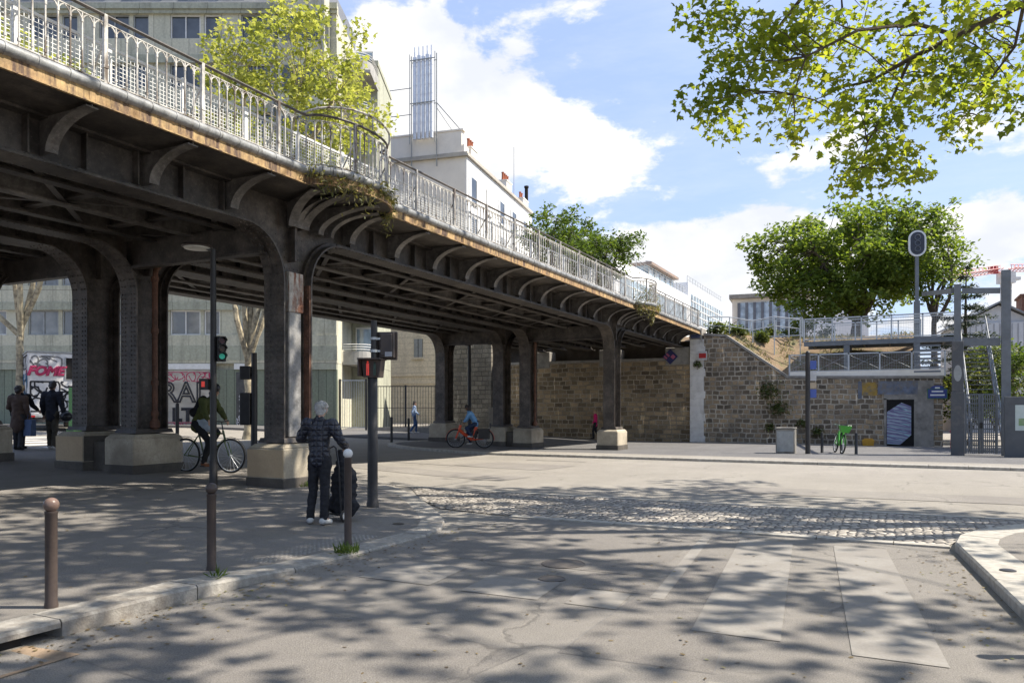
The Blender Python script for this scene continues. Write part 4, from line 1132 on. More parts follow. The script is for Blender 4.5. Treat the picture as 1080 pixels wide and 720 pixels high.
def chimney(x, y, z, w, d, h, pots):
    c = MB(); c.box(x - w, x + w, y - d, y + d, z, z + h); c.box(x - w - .06, x + w + .06, y - d - .06, y + d + .06, z + h, z + h + .12); c = c.build('chimney', BEIGE, cb)
    for k in range(pots):
        yy = y + (k - (pots - 1) / 2) * .42 * (d / .7 if pots > 1 else 1)
        MB().lathe([(.13, 0), (.15, .05), (.11, .1), (.10, .62), (.14, .66), (.13, .72)], (x, yy, z + h + .12), 9).build('chimney_pot', POT, c)
chimney(-.35, 2.0, EZ + .36, .35, .7, .75, 3); chimney(-.7, 12.5, EZ + .36, .4, .8, 1.1, 4); chimney(-.6, 17.4, EZ + .36, .5, .9, .7, 2)
MB().lathe([(.18, 0), (.18, 1.5), (.24, 1.52), (.24, 1.7)], (-.3, 18.4, EZ + 1.1), 9).build('vent_pipe', BLACK, cb)
m = MB(); m.cyl((-1.2, 17.0, EZ), (-1.2, 17.0, EZ + 6.4), .035, None, 5); m.build('antenna', GREY_J, cb)
STEEL = M('flue_steel', (.72, .73, .74), (.58, .59, .61), 3, .4, .05, metal=.35)
fl = MB()
for i in range(5):
    x = -4.15 + i * .36; fl.cyl((x, -.35, 22.8), (x, -.35, 29.3 + .1 * (i % 2)), .15, None, 10); fl.cyl((x, -.35, 29.3), (x, -.35, 30.1), .06, None, 6)
    for z in np.arange(23.3, 29.2, .75): fl.cyl((x, -.35, z), (x, -.35, z + .05), .165, None, 10)
fl = fl.build('flue_bundle', STEEL, cb, smooth=True)
fr = MB()
for x in (-4.5, -2.35): fr.bar((x, -.2, 20.6), (x, -.2, 29.5), .07, .07); fr.bar((x, -.55, 22.4), (x, -.55, 29.5), .05, .05)
for z in (25.6, 29.0): fr.bar((-4.5, -.56, z), (-2.35, -.56, z), .06, .06); fr.bar((-4.5, -.14, z), (-2.35, -.14, z), .06, .06)
fr.bar((-4.5, -.2, 27.0), (-9.5, -.2, 27.0), .05, .05); fr.bar((-4.5, -.2, 24.9), (-9.5, -.2, 24.9), .05, .05)
fr.bar((-2.35, -.2, 25.6), (-.5, .3, 23.4), .06, .06); fr.bar((-2.35, -.2, 25.2), (-1.2, .3, 23.4), .04, .04)
fr.build('flue_frame', GREY_J, fl)
m = MB(); m.box(-8.9, -6.6, -3.0, -1.2, 14.5, 17.9); m.build('brick_stack', BRICKR, cb)
for k in range(3): MB().lathe([(.16, 0), (.13, .1), (.12, .6), (.16, .66)], (-8.4 + .7 * k, -2.1, 17.9), 9).build('chimney_pot', POT, cb)

# ------------------------------------------------------------------ long white modern building far behind the abutment
mbd = empty('office_building', (-24.2, 99.7, 0), 0, 'white modern office building with ribbon windows and a glass top storey beyond the bridge end', 'building')
MO = mbd.location.copy()
OFFW = M('white_cladding', (.78, .78, .77), (.72, .72, .71), .3, .5, .05)
m = MB(MO); m.box(-50, -24.2, 99.7, 122, -1, 18.0); m.box(-50, -24.21, 70, 99.69, -1, 16.2); m.build('block', OFFW, mbd)
m = MB(MO); m.box(-24.199, -24.1, 101, 121.5, 13.0, 16.6); pp = m.build('ribbon_window', GL_BLUE, mbd)
m = MB(MO)
for y in np.arange(101.5, 121.5, 1.6): m.box(-24.099, -24.02, y, y + .12, 13.0, 16.6)
for z in (13.9, 14.8, 15.7): m.box(-24.099, -24.04, 101, 121.5, z, z + .1)
m.build('mullion', WHITE_P, pp)
m = MB(MO); m.box(-29, -25.5, 86, 97, 16.21, 18.0); m.build('glass_storey', GL_BLUE, mbd)
m = MB(MO); m.box(-29.6, -24.9, 85.4, 97.6, 18.0, 18.3); m.build('roof_slab', M('roof_timber', (.30, .20, .14), (.2, .17, .15), .5, .7), mbd)
m = MB(MO)
for y in np.arange(86, 97, 2.4): m.box(-25.52, -25.4, y, y + .2, 16.2, 18.0)
for y in np.arange(70.5, 99, 1.5): m.cyl((-24.4, y, 16.2), (-24.4, y, 17.2), .03, None, 5)
for z in (16.6, 16.95, 17.2): m.cyl((-24.4, 70.5, z), (-24.4, 99, z), .025, None, 5)
for y in np.arange(100, 122, 1.5): m.cyl((-24.4, y, 18), (-24.4, y, 18.9), .03, None, 5)
for z in (18.4, 18.9): m.cyl((-24.4, 100, z), (-24.4, 122, z), .025, None, 5)
m.build('terrace_railing', GREY_J, mbd)
m = MB(MO); m.box(-24.2, -24.0, 72, 98, 12.4, 14.6); m.build('ribbon_window', GL_BLUE, mbd)
gb = at(640, 300, 112)
g1 = empty('concrete_tower', (gb.x, gb.y, 0), YAW, 'plain grey concrete block rising behind the green trees past the bridge', 'building')
m = MB(); m.box(-5.5, 2.2, 0, 9, -1, at(640, 256, 112).z); m.build('wall', F_PANEL, g1); m = MB(); m.box(-5.7, 2.4, -.2, 9.2, at(640, 256, 112).z + .002, at(640, 254, 112).z + .1); m.build('parapet', CONC, g1)
lp = at(687, 276, 96)
m = MB((lp.x, lp.y, 16.2)); m.cyl((lp.x, lp.y, 16.2), (lp.x, lp.y, lp.z), .07, None, 6); m.bar((lp.x, lp.y, lp.z), (lp.x - .7, lp.y - .2, lp.z + .1), .12, .1)
tag(m.build('roof_lamp', GREY_J, None, (lp.x, lp.y, 16.2)), 'thin lamp post on the roof terrace of the white office building', 'lamp')
# glass fronted block
dq = 92.0; qa = at(772, 312, dq); qb = at(850, 304, dq)
hb = empty('glass_building', (qa.x, qa.y, 0), R(6), 'low block with tall glass bays coloured like reflected sky left of the big tree', 'building')
Wd = (Vector((qb.x, qb.y)) - Vector((qa.x, qa.y))).length; zt = qa.z
m = MB(); m.box(0, Wd + 6, .3, 10, -1, zt - .4); m.build('wall', BEIGE, hb)
m = MB(); m.box(-.3, Wd + .1, -.4, 10.2, zt - .4, zt + .1); m.build('roof', CONC, hb)
pn = MB(); pn.box(.8, Wd - .9, .1, .29, zt - 11, zt - .9); pn = pn.build('glazing', GL_PALE, hb)
m = MB()
for i in range(9): xx = .8 + i * (Wd - 1.7) / 8; m.box(xx - .16, xx + .16, -.15, .099, zt - 11, zt - .9)
m.box(.8, Wd - .9, -.02, .098, zt - 6.6, zt - 5.6); m.build('fin', M('dark_fins', (.10, .11, .13), (.14, .15, .17), 2, .5), pn)
m = MB(); m.box(Wd - .6, Wd + 6, .1, .299, zt - 9, zt - 1.2); m.build('white_facing', OFFW, hb)
# small white house with a pitched roof on the right
hh = at(1030, 355, 62); h2 = at(1076, 355, 62)
wh = empty('pitched_house', (hh.x, hh.y, 0), YAW - R(18), 'small pale house with a grey pitched roof behind the steel frame under the crane', 'house')
L_ = 4.2; zt = at(1040, 338, 62).z
m = MB(); m.box(-1.0, L_, 0, 8, -1, zt - .2); m.prism([(-1.0, zt - .198), (L_, zt - .198), (L_ - 2.6, zt + 1.2)], 'y', .2, 7.8); m.build('wall', M('corrugated', (.50, .51, .52), (.42, .43, .44), 1, .6), wh)
m = MB(); m.prism([(-1.3, zt - .3), (L_ - 2.6, zt + 1.35), (L_ + .4, zt - .35), (L_ + .4, zt - .2), (L_ - 2.6, zt + 1.5), (-1.3, zt - .15)], 'y', -.3, 8.3); m.build('roof', ZINC_R, wh)
m = MB()
for i in range(12): m.box(-.9 + i * .42, -.84 + i * .42, -.04, -.001, 3, zt - .3)
m.build('wall_batten', M('batten', (.3, .31, .33), None, 2), wh)
# tower crane
cr0 = at(1061, 420, 150); zt = at(1061, 286, 150).z
crn = empty('tower_crane', (cr0.x, cr0.y, 0), YAW, 'distant red and white tower crane standing over the park at the right', 'crane')
def lattice(m, p0, p1, w, n, r):
    p0, p1 = Vector(p0), Vector(p1); d = (p1 - p0).normalized(); a = d.orthogonal().normalized() * w; b = d.cross(a.normalized()) * w
    cs = [a + b, a - b, -a - b, -a + b]
    for c in cs: m.cyl(p0 + c, p1 + c, r, None, 4)
    for i in range(n):
        q0 = p0.lerp(p1, i / n); q1 = p0.lerp(p1, (i + 1) / n)
        for k in range(4): m.cyl(q0 + cs[k], q1 + cs[(k + 1) % 4], r * .6, None, 4)
m = MB(); lattice(m, (0, 0, 0), (0, 0, zt - 2.4), .75, 22, .11); m.build('mast', M('crane_white', (.62, .62, .60), None, 1), crn)
m = MB(); m.box(-1.3, 1.3, -1, 1, zt - 2.4, zt - .2); m.box(.9, 2.4, -.8, .8, zt - 1.8, zt - 1.2); m.build('cab', M('crane_cab', (.62, .6, .56), None, 1), crn)
m = MB(); lattice(m, (-1, 0, zt + .5), (-14, -3, zt - 1.6), .5, 16, .10); lattice(m, (1, 0, zt + .6), (14, 2, zt + 1.3), .5, 16, .10); m.build('jib', M('crane_jib', (.50, .16, .14), (.6, .45, .42), .5), crn)
m = MB(); m.box(-3.2, -1.8, -.5, .5, zt - .5, zt + .9); m.build('winch', M('crane_red', (.42, .05, .05), None, 1), crn)
# brick chimney strip at the very right edge
ch = at(1079, 330, 75)
m = MB((ch.x, ch.y, 0)); m.box(ch.x - .1, ch.x + 2.5, ch.y, ch.y + 4, -1, at(1079, 312, 75).z); m.box(ch.x - .25, ch.x + 2.65, ch.y - .15, ch.y + 4.15, at(1079, 312, 75).z, at(1079, 311, 75).z + .1)
tag(m.build('brick_building', BRICKR, None, (ch.x, ch.y, 0)), 'red brick building cut off by the right edge under the crane jib', 'building')
# ------------------------------------------------------------------ foliage
def leaf_mat(name, cols, trans=0.45, tcol=None, rough=0.55):
    m = bpy.data.materials.new(name); t = NT(nodes(m))
    at_ = t.n('ShaderNodeAttribute', attribute_name='rnd')
    cr = t.n('ShaderNodeValToRGB'); t.l(at_, 'Fac', cr, 0); e = cr.color_ramp.elements
    e[0].position = 0; e[0].color = c4(cols[0]); e[1].position = 1; e[1].color = c4(cols[-1])
    for i, c in enumerate(cols[1:-1]): q = e.new((i + 1) / (len(cols) - 1)); q.color = c4(c)
    b = t.n('ShaderNodeBsdfPrincipled'); t.l(cr, 0, b, 'Base Color'); b.inputs['Roughness'].default_value = rough; b.inputs['Specular IOR Level'].default_value = .35
    tr = t.n('ShaderNodeBsdfTranslucent')
    tm = t.mix(1.0, cr, tcol or (1.75, 1.7, .75), 'MULTIPLY'); t.l(tm, 2, tr, 0)
    mx = t.n('ShaderNodeMixShader'); mx.inputs[0].default_value = trans; t.l(b, 0, mx, 1); t.l(tr, 0, mx, 2)
    o = t.n('ShaderNodeOutputMaterial'); t.l(mx, 0, o, 0); return m
L_NEAR = leaf_mat('plane_leaf', [(.085, .12, .02), (.15, .195, .03), (.225, .26, .04), (.33, .345, .06)], .62)
L_YEL = leaf_mat('young_plane_leaf', [(.17, .19, .045), (.27, .29, .06), (.36, .36, .085), (.45, .43, .13)], .5, (1.4, 1.45, .95))
L_MID = leaf_mat('maple_leaf', [(.06, .095, .022), (.10, .15, .03), (.145, .20, .04), (.21, .255, .055)], .48)
L_MID2 = leaf_mat('fresh_leaf', [(.04, .07, .015), (.06, .10, .02), (.085, .13, .026), (.12, .16, .035)], .4)
L_DARK = leaf_mat('conifer_needles', [(.012, .024, .014), (.02, .038, .02), (.03, .05, .024), (.045, .065, .03)], .15)
L_BUSH = leaf_mat('bush_leaf', [(.035, .055, .014), (.06, .085, .02), (.10, .12, .03), (.16, .17, .045)], .35)
L_DRY = leaf_mat('dry_grass', [(.16, .15, .05), (.10, .11, .04), (.22, .19, .09), (.07, .09, .025)], .3)
def bark(name, a, b, c, sc=5.0):
    m = bpy.data.materials.new(name); t = NT(nodes(m)); tc = t.n('ShaderNodeTexCoord')
    n1 = t.n('ShaderNodeTexNoise', i_Scale=sc, i_Detail=6.0, i_Roughness=.6); t.l(tc, 'Object', n1, 'Vector')
    cr = t.n('ShaderNodeValToRGB'); t.l(n1, 0, cr, 0); e = cr.color_ramp.elements
    e[0].position = .40; e[0].color = c4(a); e[1].position = .60; e[1].color = c4(c); q = e.new(.5); q.color = c4(b)
    n2 = t.n('ShaderNodeTexNoise', i_Scale=sc * 8, i_Detail=6.0); t.l(tc, 'Object', n2, 'Vector')
    out_bsdf(t, cr, .85, bump=n2, bstr=.5, bdist=.02, spec=.2); return m
BK_PLANE = bark('plane_bark', (.42, .36, .24), (.33, .28, .19), (.19, .16, .11)); BK_DARK = bark('dark_bark', (.10, .08, .06), (.07, .055, .042), (.13, .11, .085), 8)
BK_TWIG = bark('twig_bark', (.085, .065, .045), (.06, .047, .034), (.11, .09, .065), 6)
def lobed(n=5):       # plane / maple leaf outline, stalk at origin
    o = [(0, 0), (.16, .06), (.46, .02), (.36, .22), (.52, .46), (.26, .50), (.17, .60), (0, 1.0), (-.17, .60), (-.26, .50), (-.52, .46), (-.36, .22), (-.46, .02), (-.16, .06)]
    return np.array([(x, y, -.35 * abs(x) ** 1.3 - .12 * y * y) for x, y in o])
T_LOBE = lobed(); T_OVAL = np.array([(0, 0, 0), (.28, .35, -.06), (.22, .72, -.05), (0, 1.0, -.08), (-.22, .72, -.05), (-.28, .35, -.06)])
T_NEEDLE = np.array([(0, 0, 0), (.10, .5, 0), (0, 1, -.05), (-.10, .5, 0)])
def leaves(name, P, size, tmpl, mat, parent, seed, off=(0, 0, 0), droop=.35, up=.6, sz_var=.35):
    rg = np.random.default_rng(seed); N = len(P); k = len(tmpl)
    P = np.asarray(P, float) - np.asarray(off, float)
    nrm = rg.normal(size=(N, 3)); nrm[:, 2] = np.abs(nrm[:, 2]) + up; nrm /= np.linalg.norm(nrm, axis=1)[:, None]
    d = rg.normal(size=(N, 3)); d[:, 2] -= droop
    d -= nrm * np.sum(d * nrm, 1)[:, None]; d /= np.linalg.norm(d, axis=1)[:, None]
    s = np.cross(d, nrm); sz = size * (1 + rg.uniform(-sz_var, sz_var, N))
    V = P[:, None, :] + sz[:, None, None] * (tmpl[None, :, 0, None] * s[:, None, :] + tmpl[None, :, 1, None] * d[:, None, :] + tmpl[None, :, 2, None] * nrm[:, None, :])
    me = bpy.data.meshes.new(name); me.vertices.add(N * k); me.vertices.foreach_set('co', V.reshape(-1))
    me.loops.add(N * k); me.loops.foreach_set('vertex_index', np.arange(N * k, dtype=np.int32))
    me.polygons.add(N); me.polygons.foreach_set('loop_start', np.arange(0, N * k, k, dtype=np.int32))
    try: me.polygons.foreach_set('loop_total', np.full(N, k, dtype=np.int32))
    except Exception: pass
    me.update(calc_edges=True)
    a = me.attributes.new('rnd', 'FLOAT', 'FACE')
    # clumpwise tint with per-leaf jitter
    ph = np.array([mnoise.noise(Vector(p) * .9) for p in P]) if N < 60000 else np.zeros(N)
    a.data.foreach_set('value', np.clip(.5 + .42 * ph + rg.normal(0, .2, N), 0, 1))
    me.validate()
    return link(name, me, mat, parent)
def limb(m, a, b, r0, r1, rnd, n=5, wob=.12, sides=6):
    a, b = Vector(a), Vector(b); L = (b - a).length; pts = []; rs = []
    o = Vector((rnd.uniform(-1, 1), rnd.uniform(-1, 1), rnd.uniform(-.6, 1))) * wob * L
    for i in range(n + 1):
        tt = i / n; p = a.lerp(b, tt) + o * math.sin(math.pi * tt) + Vector((rnd.uniform(-1, 1), rnd.uniform(-1, 1), rnd.uniform(-1, 1))) * wob * .22 * L * (0 < i < n)
        pts.append(p); rs.append(r0 + (r1 - r0) * tt)
    m.tube(pts, rs, sides); return pts
def grow(name, label, cat, base, group=None, r=.2, fork=4.0, cc=(0, 0, 9), rad=(4, 4, 3), ncl=60, per=60, clr=.8, leaf=.2, tmpl=T_OVAL, lmat=None, bmat=None, seed=1, keep=None, lean=(0, 0), hollow=.35, nl=6, extra=()):
    """trunk with limbs reaching leaf clumps spread through an uneven crown; local coordinates at base"""
    rnd = random.Random(seed); rg = np.random.default_rng(seed)
    root = empty(name, base, 0, label, cat, group); B = Vector(base); m = MB()
    F = Vector((lean[0], lean[1], fork))
    n = 7; pts = [Vector((lean[0] * (i / n) ** 1.4 + rnd.uniform(-.05, .05) * (i > 0), lean[1] * (i / n) ** 1.4 + rnd.uniform(-.05, .05) * (i > 0), -.2 + (fork + .2) * i / n)) for i in range(n + 1)]
    m.tube(pts, [r * (1.35 if i == 0 else 1.0 - .35 * i / n) for i in range(n + 1)], 10)
    F = pts[-1]; C = Vector(cc); cl = []
    tries = 0
    while len(cl) < ncl and tries < ncl * 40:
        tries += 1
        v = Vector(rg.normal(size=3)); v.normalize(); rr = (hollow + (1 - hollow) * rnd.random() ** .6)
        wv = 1 + .34 * mnoise.noise(v * 1.9 + Vector((seed, 0, 0)))
        p = C + Vector((v.x * rad[0], v.y * rad[1], v.z * rad[2])) * rr * wv
        if keep and not keep(p + B): continue
        cl.append((p, clr * rnd.uniform(.6, 1.3)))
    for (p, q) in extra: cl.append((Vector(p), q))
    limbs = []
    for i in range(nl):
        a = 2 * math.pi * (i + rnd.uniform(-.25, .25)) / nl; e = C + Vector((math.cos(a) * rad[0] * .55, math.sin(a) * rad[1] * .55, rad[2] * rnd.uniform(-.25, .5)))
        if keep and not keep(e + B): e = F.lerp(e, .45)
        if keep and not keep(e + B): continue
        limbs += [(p, r * .55 * (1 - .6 * k / 6)) for k, p in enumerate(limb(m, F - Vector((0, 0, .5 * i / nl)), e, r * .6, r * .2, rnd, 6, .13, 7))][2:]
    if not limbs: limbs = [(F, r * .4)]
    for (p, q) in cl:
        s = min(limbs, key=lambda t_: (t_[0] - p).length)
        if (s[0] - p).length > .2 and (s[0] - p).length < 5: limb(m, s[0], p, min(s[1] * .5, .05), .008, rnd, 3, .12, 4)
    m.build('trunk', bmat or BK_DARK, root, smooth=True)
    P = []
    for (p, q) in cl:
        k = max(6, int(per * (q / clr) ** 2 * rnd.uniform(.7, 1.25)))
        v = rg.normal(size=(k, 3)); v /= np.linalg.norm(v, axis=1)[:, None]; rr_ = q * rg.random(k) ** .45
        P.append(np.array(p)[None] + v * rr_[:, None] * np.array([1.15, 1.15, .75]))
    leaves('crown', np.concatenate(P), leaf, tmpl, lmat, root, seed)
    return root
def at_base(px, dep, z): p = at(px, 430, dep); return (p.x, p.y, z)
# plane trees on the back street, seen under and over the bridge
b = at_base(262, 32, .35); c = at(303, 104, 32); b1 = at_base(20, 33, .35); c1 = at(20, 110, 33)
def local(p, b): return (p[0] - b[0], p[1] - b[1], p[2] - b[2])
grow('plane_tree', 'young plane tree in yellow green leaf rising behind the bridge railing', 'tree', b, 'plane trees on the back street', .21, 3.5, local(c, b), (4.5, 3.4, 3.6), 125, 60, .60, .18, T_LOBE, L_YEL, BK_PLANE, 11, lean=(-.1, .1), nl=7)
grow('plane_tree', 'pale barked forked plane tree behind the graffiti covered truck, leftmost trunk seen under the bridge', 'tree', b1, 'plane trees on the back street', .20, 4.6, local(c1, b1), (3.6, 3.2, 3.2), 70, 60, .65, .23, T_LOBE, L_YEL, BK_PLANE, 12, lean=(.1, 0), nl=6)
# trees behind the far parapet
for (px, py, dep, rx, rzv, lab, sd_) in ((585, 252, 60, 3.0, 2.6, 'green tree rising above the far bridge parapet next to the white corner building', 21), (638, 270, 62, 2.7, 2.2, 'green tree rising above the far bridge parapet in front of the grey concrete block', 22), (610, 262, 66, 2.6, 2.8, 'green tree between two others above the far bridge parapet, standing furthest back', 23)):
    b = at_base(px, dep, 0.0); c = at(px, py, dep)
    grow('street_tree', lab, 'tree', b, 'trees beyond the far parapet', .2, c.z - rzv * 1.2, (0, 0, c.z), (rx, rx, rzv), 75, 60, .62, .26, T_OVAL, L_MID2, BK_DARK, sd_)
# the big tree on the bank, its smaller dark neighbour
b = at_base(903, 49, 5.4); c = at(893, 262, 49)
cx_, cy_, cz_ = local(c, b)
grow('maple_tree', 'large spreading green tree on the bank above the retaining wall', 'tree', b, None, .38, 2.0, (cx_, cy_, cz_ - .9), (5.7, 4.6, 3.9), 300, 85, .72, .27, T_OVAL, L_MID, BK_DARK, 31, nl=9, hollow=.25,
     extra=[((cx_ - 5.2, cy_ - 1, cz_ - 1.2), .8), ((cx_ - 4.6, cy_ - .4, cz_ - 1.9), .7), ((cx_ + 4.3, cy_, cz_ - .8), .9), ((cx_ - .8, cy_, cz_ + 3.6), .5)] + [((cx_ + q, cy_ - 1.6 + .5 * math.sin(q * 3), cz_ - 3.2 + .5 * math.sin(q * 5)), .85) for q in (-3.6, -2.6, -1.5, -.4, .7, 1.8, 2.9, 3.9)] + [((cx_ + q, cy_ - 2.2, cz_ - 2.3), .9) for q in (-4.6, -3.2, -1.8, -.2, 1.2, 2.6, 4.2)])
b = at_base(985, 45, 4.0); c = at(985, 268, 45)
grow('ash_tree', 'dark green tree standing right of the big tree, behind the tall railway signal', 'tree', b, None, .2, 3.0, local(c, b), (2.1, 2.1, 3.4), 75, 70, .6, .22, T_OVAL, L_MID, BK_DARK, 33)
def conifer(base, h, w, label, seed):
    root = empty('cedar_tree', base, 0, label, 'tree'); rnd = random.Random(seed); rg = np.random.default_rng(seed); m = MB(); P = []
    m.tube([(0, 0, -.3), (0, 0, h * .5), (.05, 0, h)], [.16, .1, .02], 8)
    z = .8
    while z < h:
        for k in range(6):
            a = rnd.uniform(0, 6.28); L = w * (1 - (z / h) ** 1.5) * rnd.uniform(.55, 1.1) + .2
            e = Vector((math.cos(a) * L, math.sin(a) * L, z - .05 * L + rnd.uniform(-.1, .1))); s = Vector((0, 0, z)); m.cyl(s, e, .03, .008, 4)
            n = int(70 * L); tt = rg.random(n) ** .6; q = np.array(s)[None] + (np.array(e) - np.array(s))[None] * tt[:, None]
            q += rg.normal(size=(n, 3)) * np.array([.20, .20, .06])[None] * (0.4 + L * .35); P.append(q)
        z += rnd.uniform(.38, .6)
    m.build('trunk', BK_DARK, root); leaves('crown', np.concatenate(P), .2, T_NEEDLE * np.array([1.5, 1, 1]), L_DARK, root, seed, droop=.1, up=1.2); return root
q = at_base(1018, 43, 1.5); conifer(q, at(1018, 282, 43).z - 1.5, 2.7, 'dark cedar with level branches behind the steel frame on the right', 41)
# green thicket behind the gate, an unseen tree added off to the right for its shade
for (px, dep, zc, rx, rzv, lab, sd_, lm) in ((1022, 41, 2.9, 1.5, 1.9, 'leafy bush showing through the gate bars, left of the stairs', 51, L_BUSH), (1050, 43, 3.3, 1.8, 2.3, 'bright leafy bush behind the right post of the steel frame', 52, L_BUSH), (1078, 40, 3.2, 1.8, 2.4, 'tall bush behind the grey notice board at the right edge', 53, L_MID2), (1062, 46, 4.3, 2.2, 2.2, 'broad leafy tree hiding the lower walls of the small pitched house', 54, L_MID2), (1034, 47, 3.6, 2.0, 2.6, 'dark leafy bush behind the stairs at the centre of the steel frame', 56, L_MID)):
    b = at_base(px, dep, -.2); grow('garden_bush', lab, 'bush', b, 'bushes behind the gate', .07, .8, (0, 0, zc - .2), (rx, rx, rzv), 55, 60, .5, .17, T_OVAL, lm, BK_DARK, sd_)
grow('added_tree', 'tall unseen tree added beyond the right edge, its crown shading the far pavement', 'tree', (9.6, 41.0, -.2), None, .25, 3.5, (0, 0, 7.2), (3.4, 3.6, 3.4), 90, 60, .8, .28, T_OVAL, L_MID, BK_DARK, 55, keep=lambda p: (lambda q: q is None or q[0] > 1092)(proj(p)))
# bushes and tufts on the bank
for i, (px, py, dep, s, lab, lm) in enumerate(((772, 345, 46, .95, 'round dark shrub by the handrail at the top of the bank, above the pale pillar', L_MID), (792, 342, 50, .8, 'dark shrub beside the white handrail left of the glass fronted block', L_MID), (812, 362, 44, .55, 'wispy shrub on the bare soil slope nearest the wall shoulder', L_BUSH), (842, 364, 46, .85, 'leafy shrub at the left end of the upper walkway', L_BUSH), (870, 362, 45.5, .6, 'low shrub in shade beneath the upper walkway', L_BUSH), (756, 352, 42.6, .5, 'grass tuft hanging over the top of the retaining wall by the pillar', L_BUSH), (802, 392, 42.4, .42, 'small green tuft on the sloping shoulder of the wall', L_BUSH), (778, 362, 42.5, .45, 'low green clump on the upper shoulder of the wall', L_BUSH), (830, 352, 48, .6, 'twiggy shrub behind the handrail, left of the big tree', L_BUSH))):
    p = at(px, py, dep); grow('bank_shrub', lab, 'shrub', (p.x, p.y, bank(p.x, p.y) - .05), 'shrubs on the planted bank', .03, .15, (0, 0, s * .7), (s, s * .8, s * .75), 14, 45, .32 * (s / .7) ** .5, .15, T_OVAL, lm, BK_DARK, 60 + i, nl=4)
# weeds rooted in the wall joints
for i, (px, py, s, lab) in enumerate(((811, 412, 1.0, 'ivy patch on the wall below the left end of the lower railing'), (822, 430, .8, 'weed tuft growing from the wall, left of the sign pole'), (812, 450, .35, 'weed tuft at the foot of the wall behind the concrete box'), (862, 455, .4, 'weed clump at the wall foot by the green bicycle'), (846, 446, .35, 'weed tuft on the wall just left of the black sign pole'), (736, 384, .35, 'fern tuft growing beside the top of the pale pillar'))):
    p = at(px, py, 41.5 if px > 740 else 41.2); x = on_wall(px)
    pp_ = Vector((x, 41.42, EYE + (HZ - py) * (-x * SN + 41.42 * CS) / FPX)); rg = np.random.default_rng(70 + i); n = int(380 * s)
    Q = np.array(pp_)[None] + rg.normal(size=(n, 3)) * np.array([s * .36, .05, s * .30])[None]; Q[:, 1] = np.minimum(Q[:, 1], 41.48)
    tag(leaves('wall_weed', Q, .12, T_OVAL, L_BUSH, None, 70 + i, off=pp_), lab, 'weed', 'weeds on the retaining wall').location = pp_
# plants trailing over the two refuges
for (cy, hc), lab in zip(BAYS, ('dry grass and ivy trailing over the near rounded refuge of the bridge', 'flowering plants and ivy crowding the far small refuge of the bridge')):
    rg = np.random.default_rng(int(cy)); P = []
    n = 900
    a = rg.uniform(.12, math.pi - .1, n); rr_ = rg.uniform(.48, .66, n)
    P = np.stack([XE + rr_ * np.sin(a) * .98, cy - hc * 1.02 * np.cos(a) + rg.normal(0, .04, n), 5.72 + rg.normal(0, .07, n) - np.abs(rg.normal(0, .20, n)) * (np.sin(a * 2.3 + cy) > 0.1)], 1)
    extra = np.stack([XE + rg.uniform(.02, .12, 160), cy + hc + rg.normal(0, .1, 160), 5.45 - np.abs(rg.normal(0, .22, 160)) + .2], 1)
    P = np.concatenate([P, extra])
    if cy > 20: P = np.concatenate([P, np.stack([XE + rg.uniform(-.1, .5, 500), cy + rg.normal(0, .7, 500), 5.75 + np.abs(rg.normal(0, .45, 500))], 1)])
    o = leaves('trailing_plants', P, .11, T_NEEDLE * np.array([1.6, 1, 1]), L_DRY, None, int(cy), off=(XE, cy, 5.6), droop=.9, up=.2); o.location = (XE, cy, 5.6); tag(o, lab, 'plants', 'plants on the bridge refuges')

# ------------------------------------------------------------------ big plane trees lining the near street; their shade lies on the road
def out_of_view(p):
    q = proj(p)
    if q is None: return True
    return q[0] < -90 or q[0] > 1170 or q[1] < -70 or q[1] > 760
def lets_sun_in(p):                      # the bough hanging into view sits in a gap of the crown
    k = (p.z - 6.6) / sd.z; x, y = p.x - sd.x * k, p.y - sd.y * k
    return out_of_view(p) and not (-3.0 < x < 2.6 and 11.2 < y < 14.8)
def shade_tree(base, c, rad, ncl, seed, label, r=.36):
    return grow('street_plane_tree', label, 'tree', base, 'plane trees lining the near street', r, 4.6, local(c, base), rad, ncl, 52, .95, .24, T_LOBE, L_NEAR, BK_PLANE, seed, keep=lets_sun_in, nl=7, hollow=.15)
T1 = shade_tree((7.0, 15.2, 0), (1.8, 14.2, 11.5), (8.2, 7.2, 3.8), 175, 81, 'plane tree off the right edge whose leafy bough hangs into the sky', .4)
T2 = shade_tree((4.6, 4.5, 0), (1.2, 4.8, 11.0), (6.6, 5.0, 3.4), 62, 82, 'plane tree beside the camera that shades the near crossing')
T3 = shade_tree((4.2, -6.0, 0), (-1.5, -2.8, 11.5), (7.0, 6.0, 3.6), 45, 83, 'plane tree standing behind the camera')
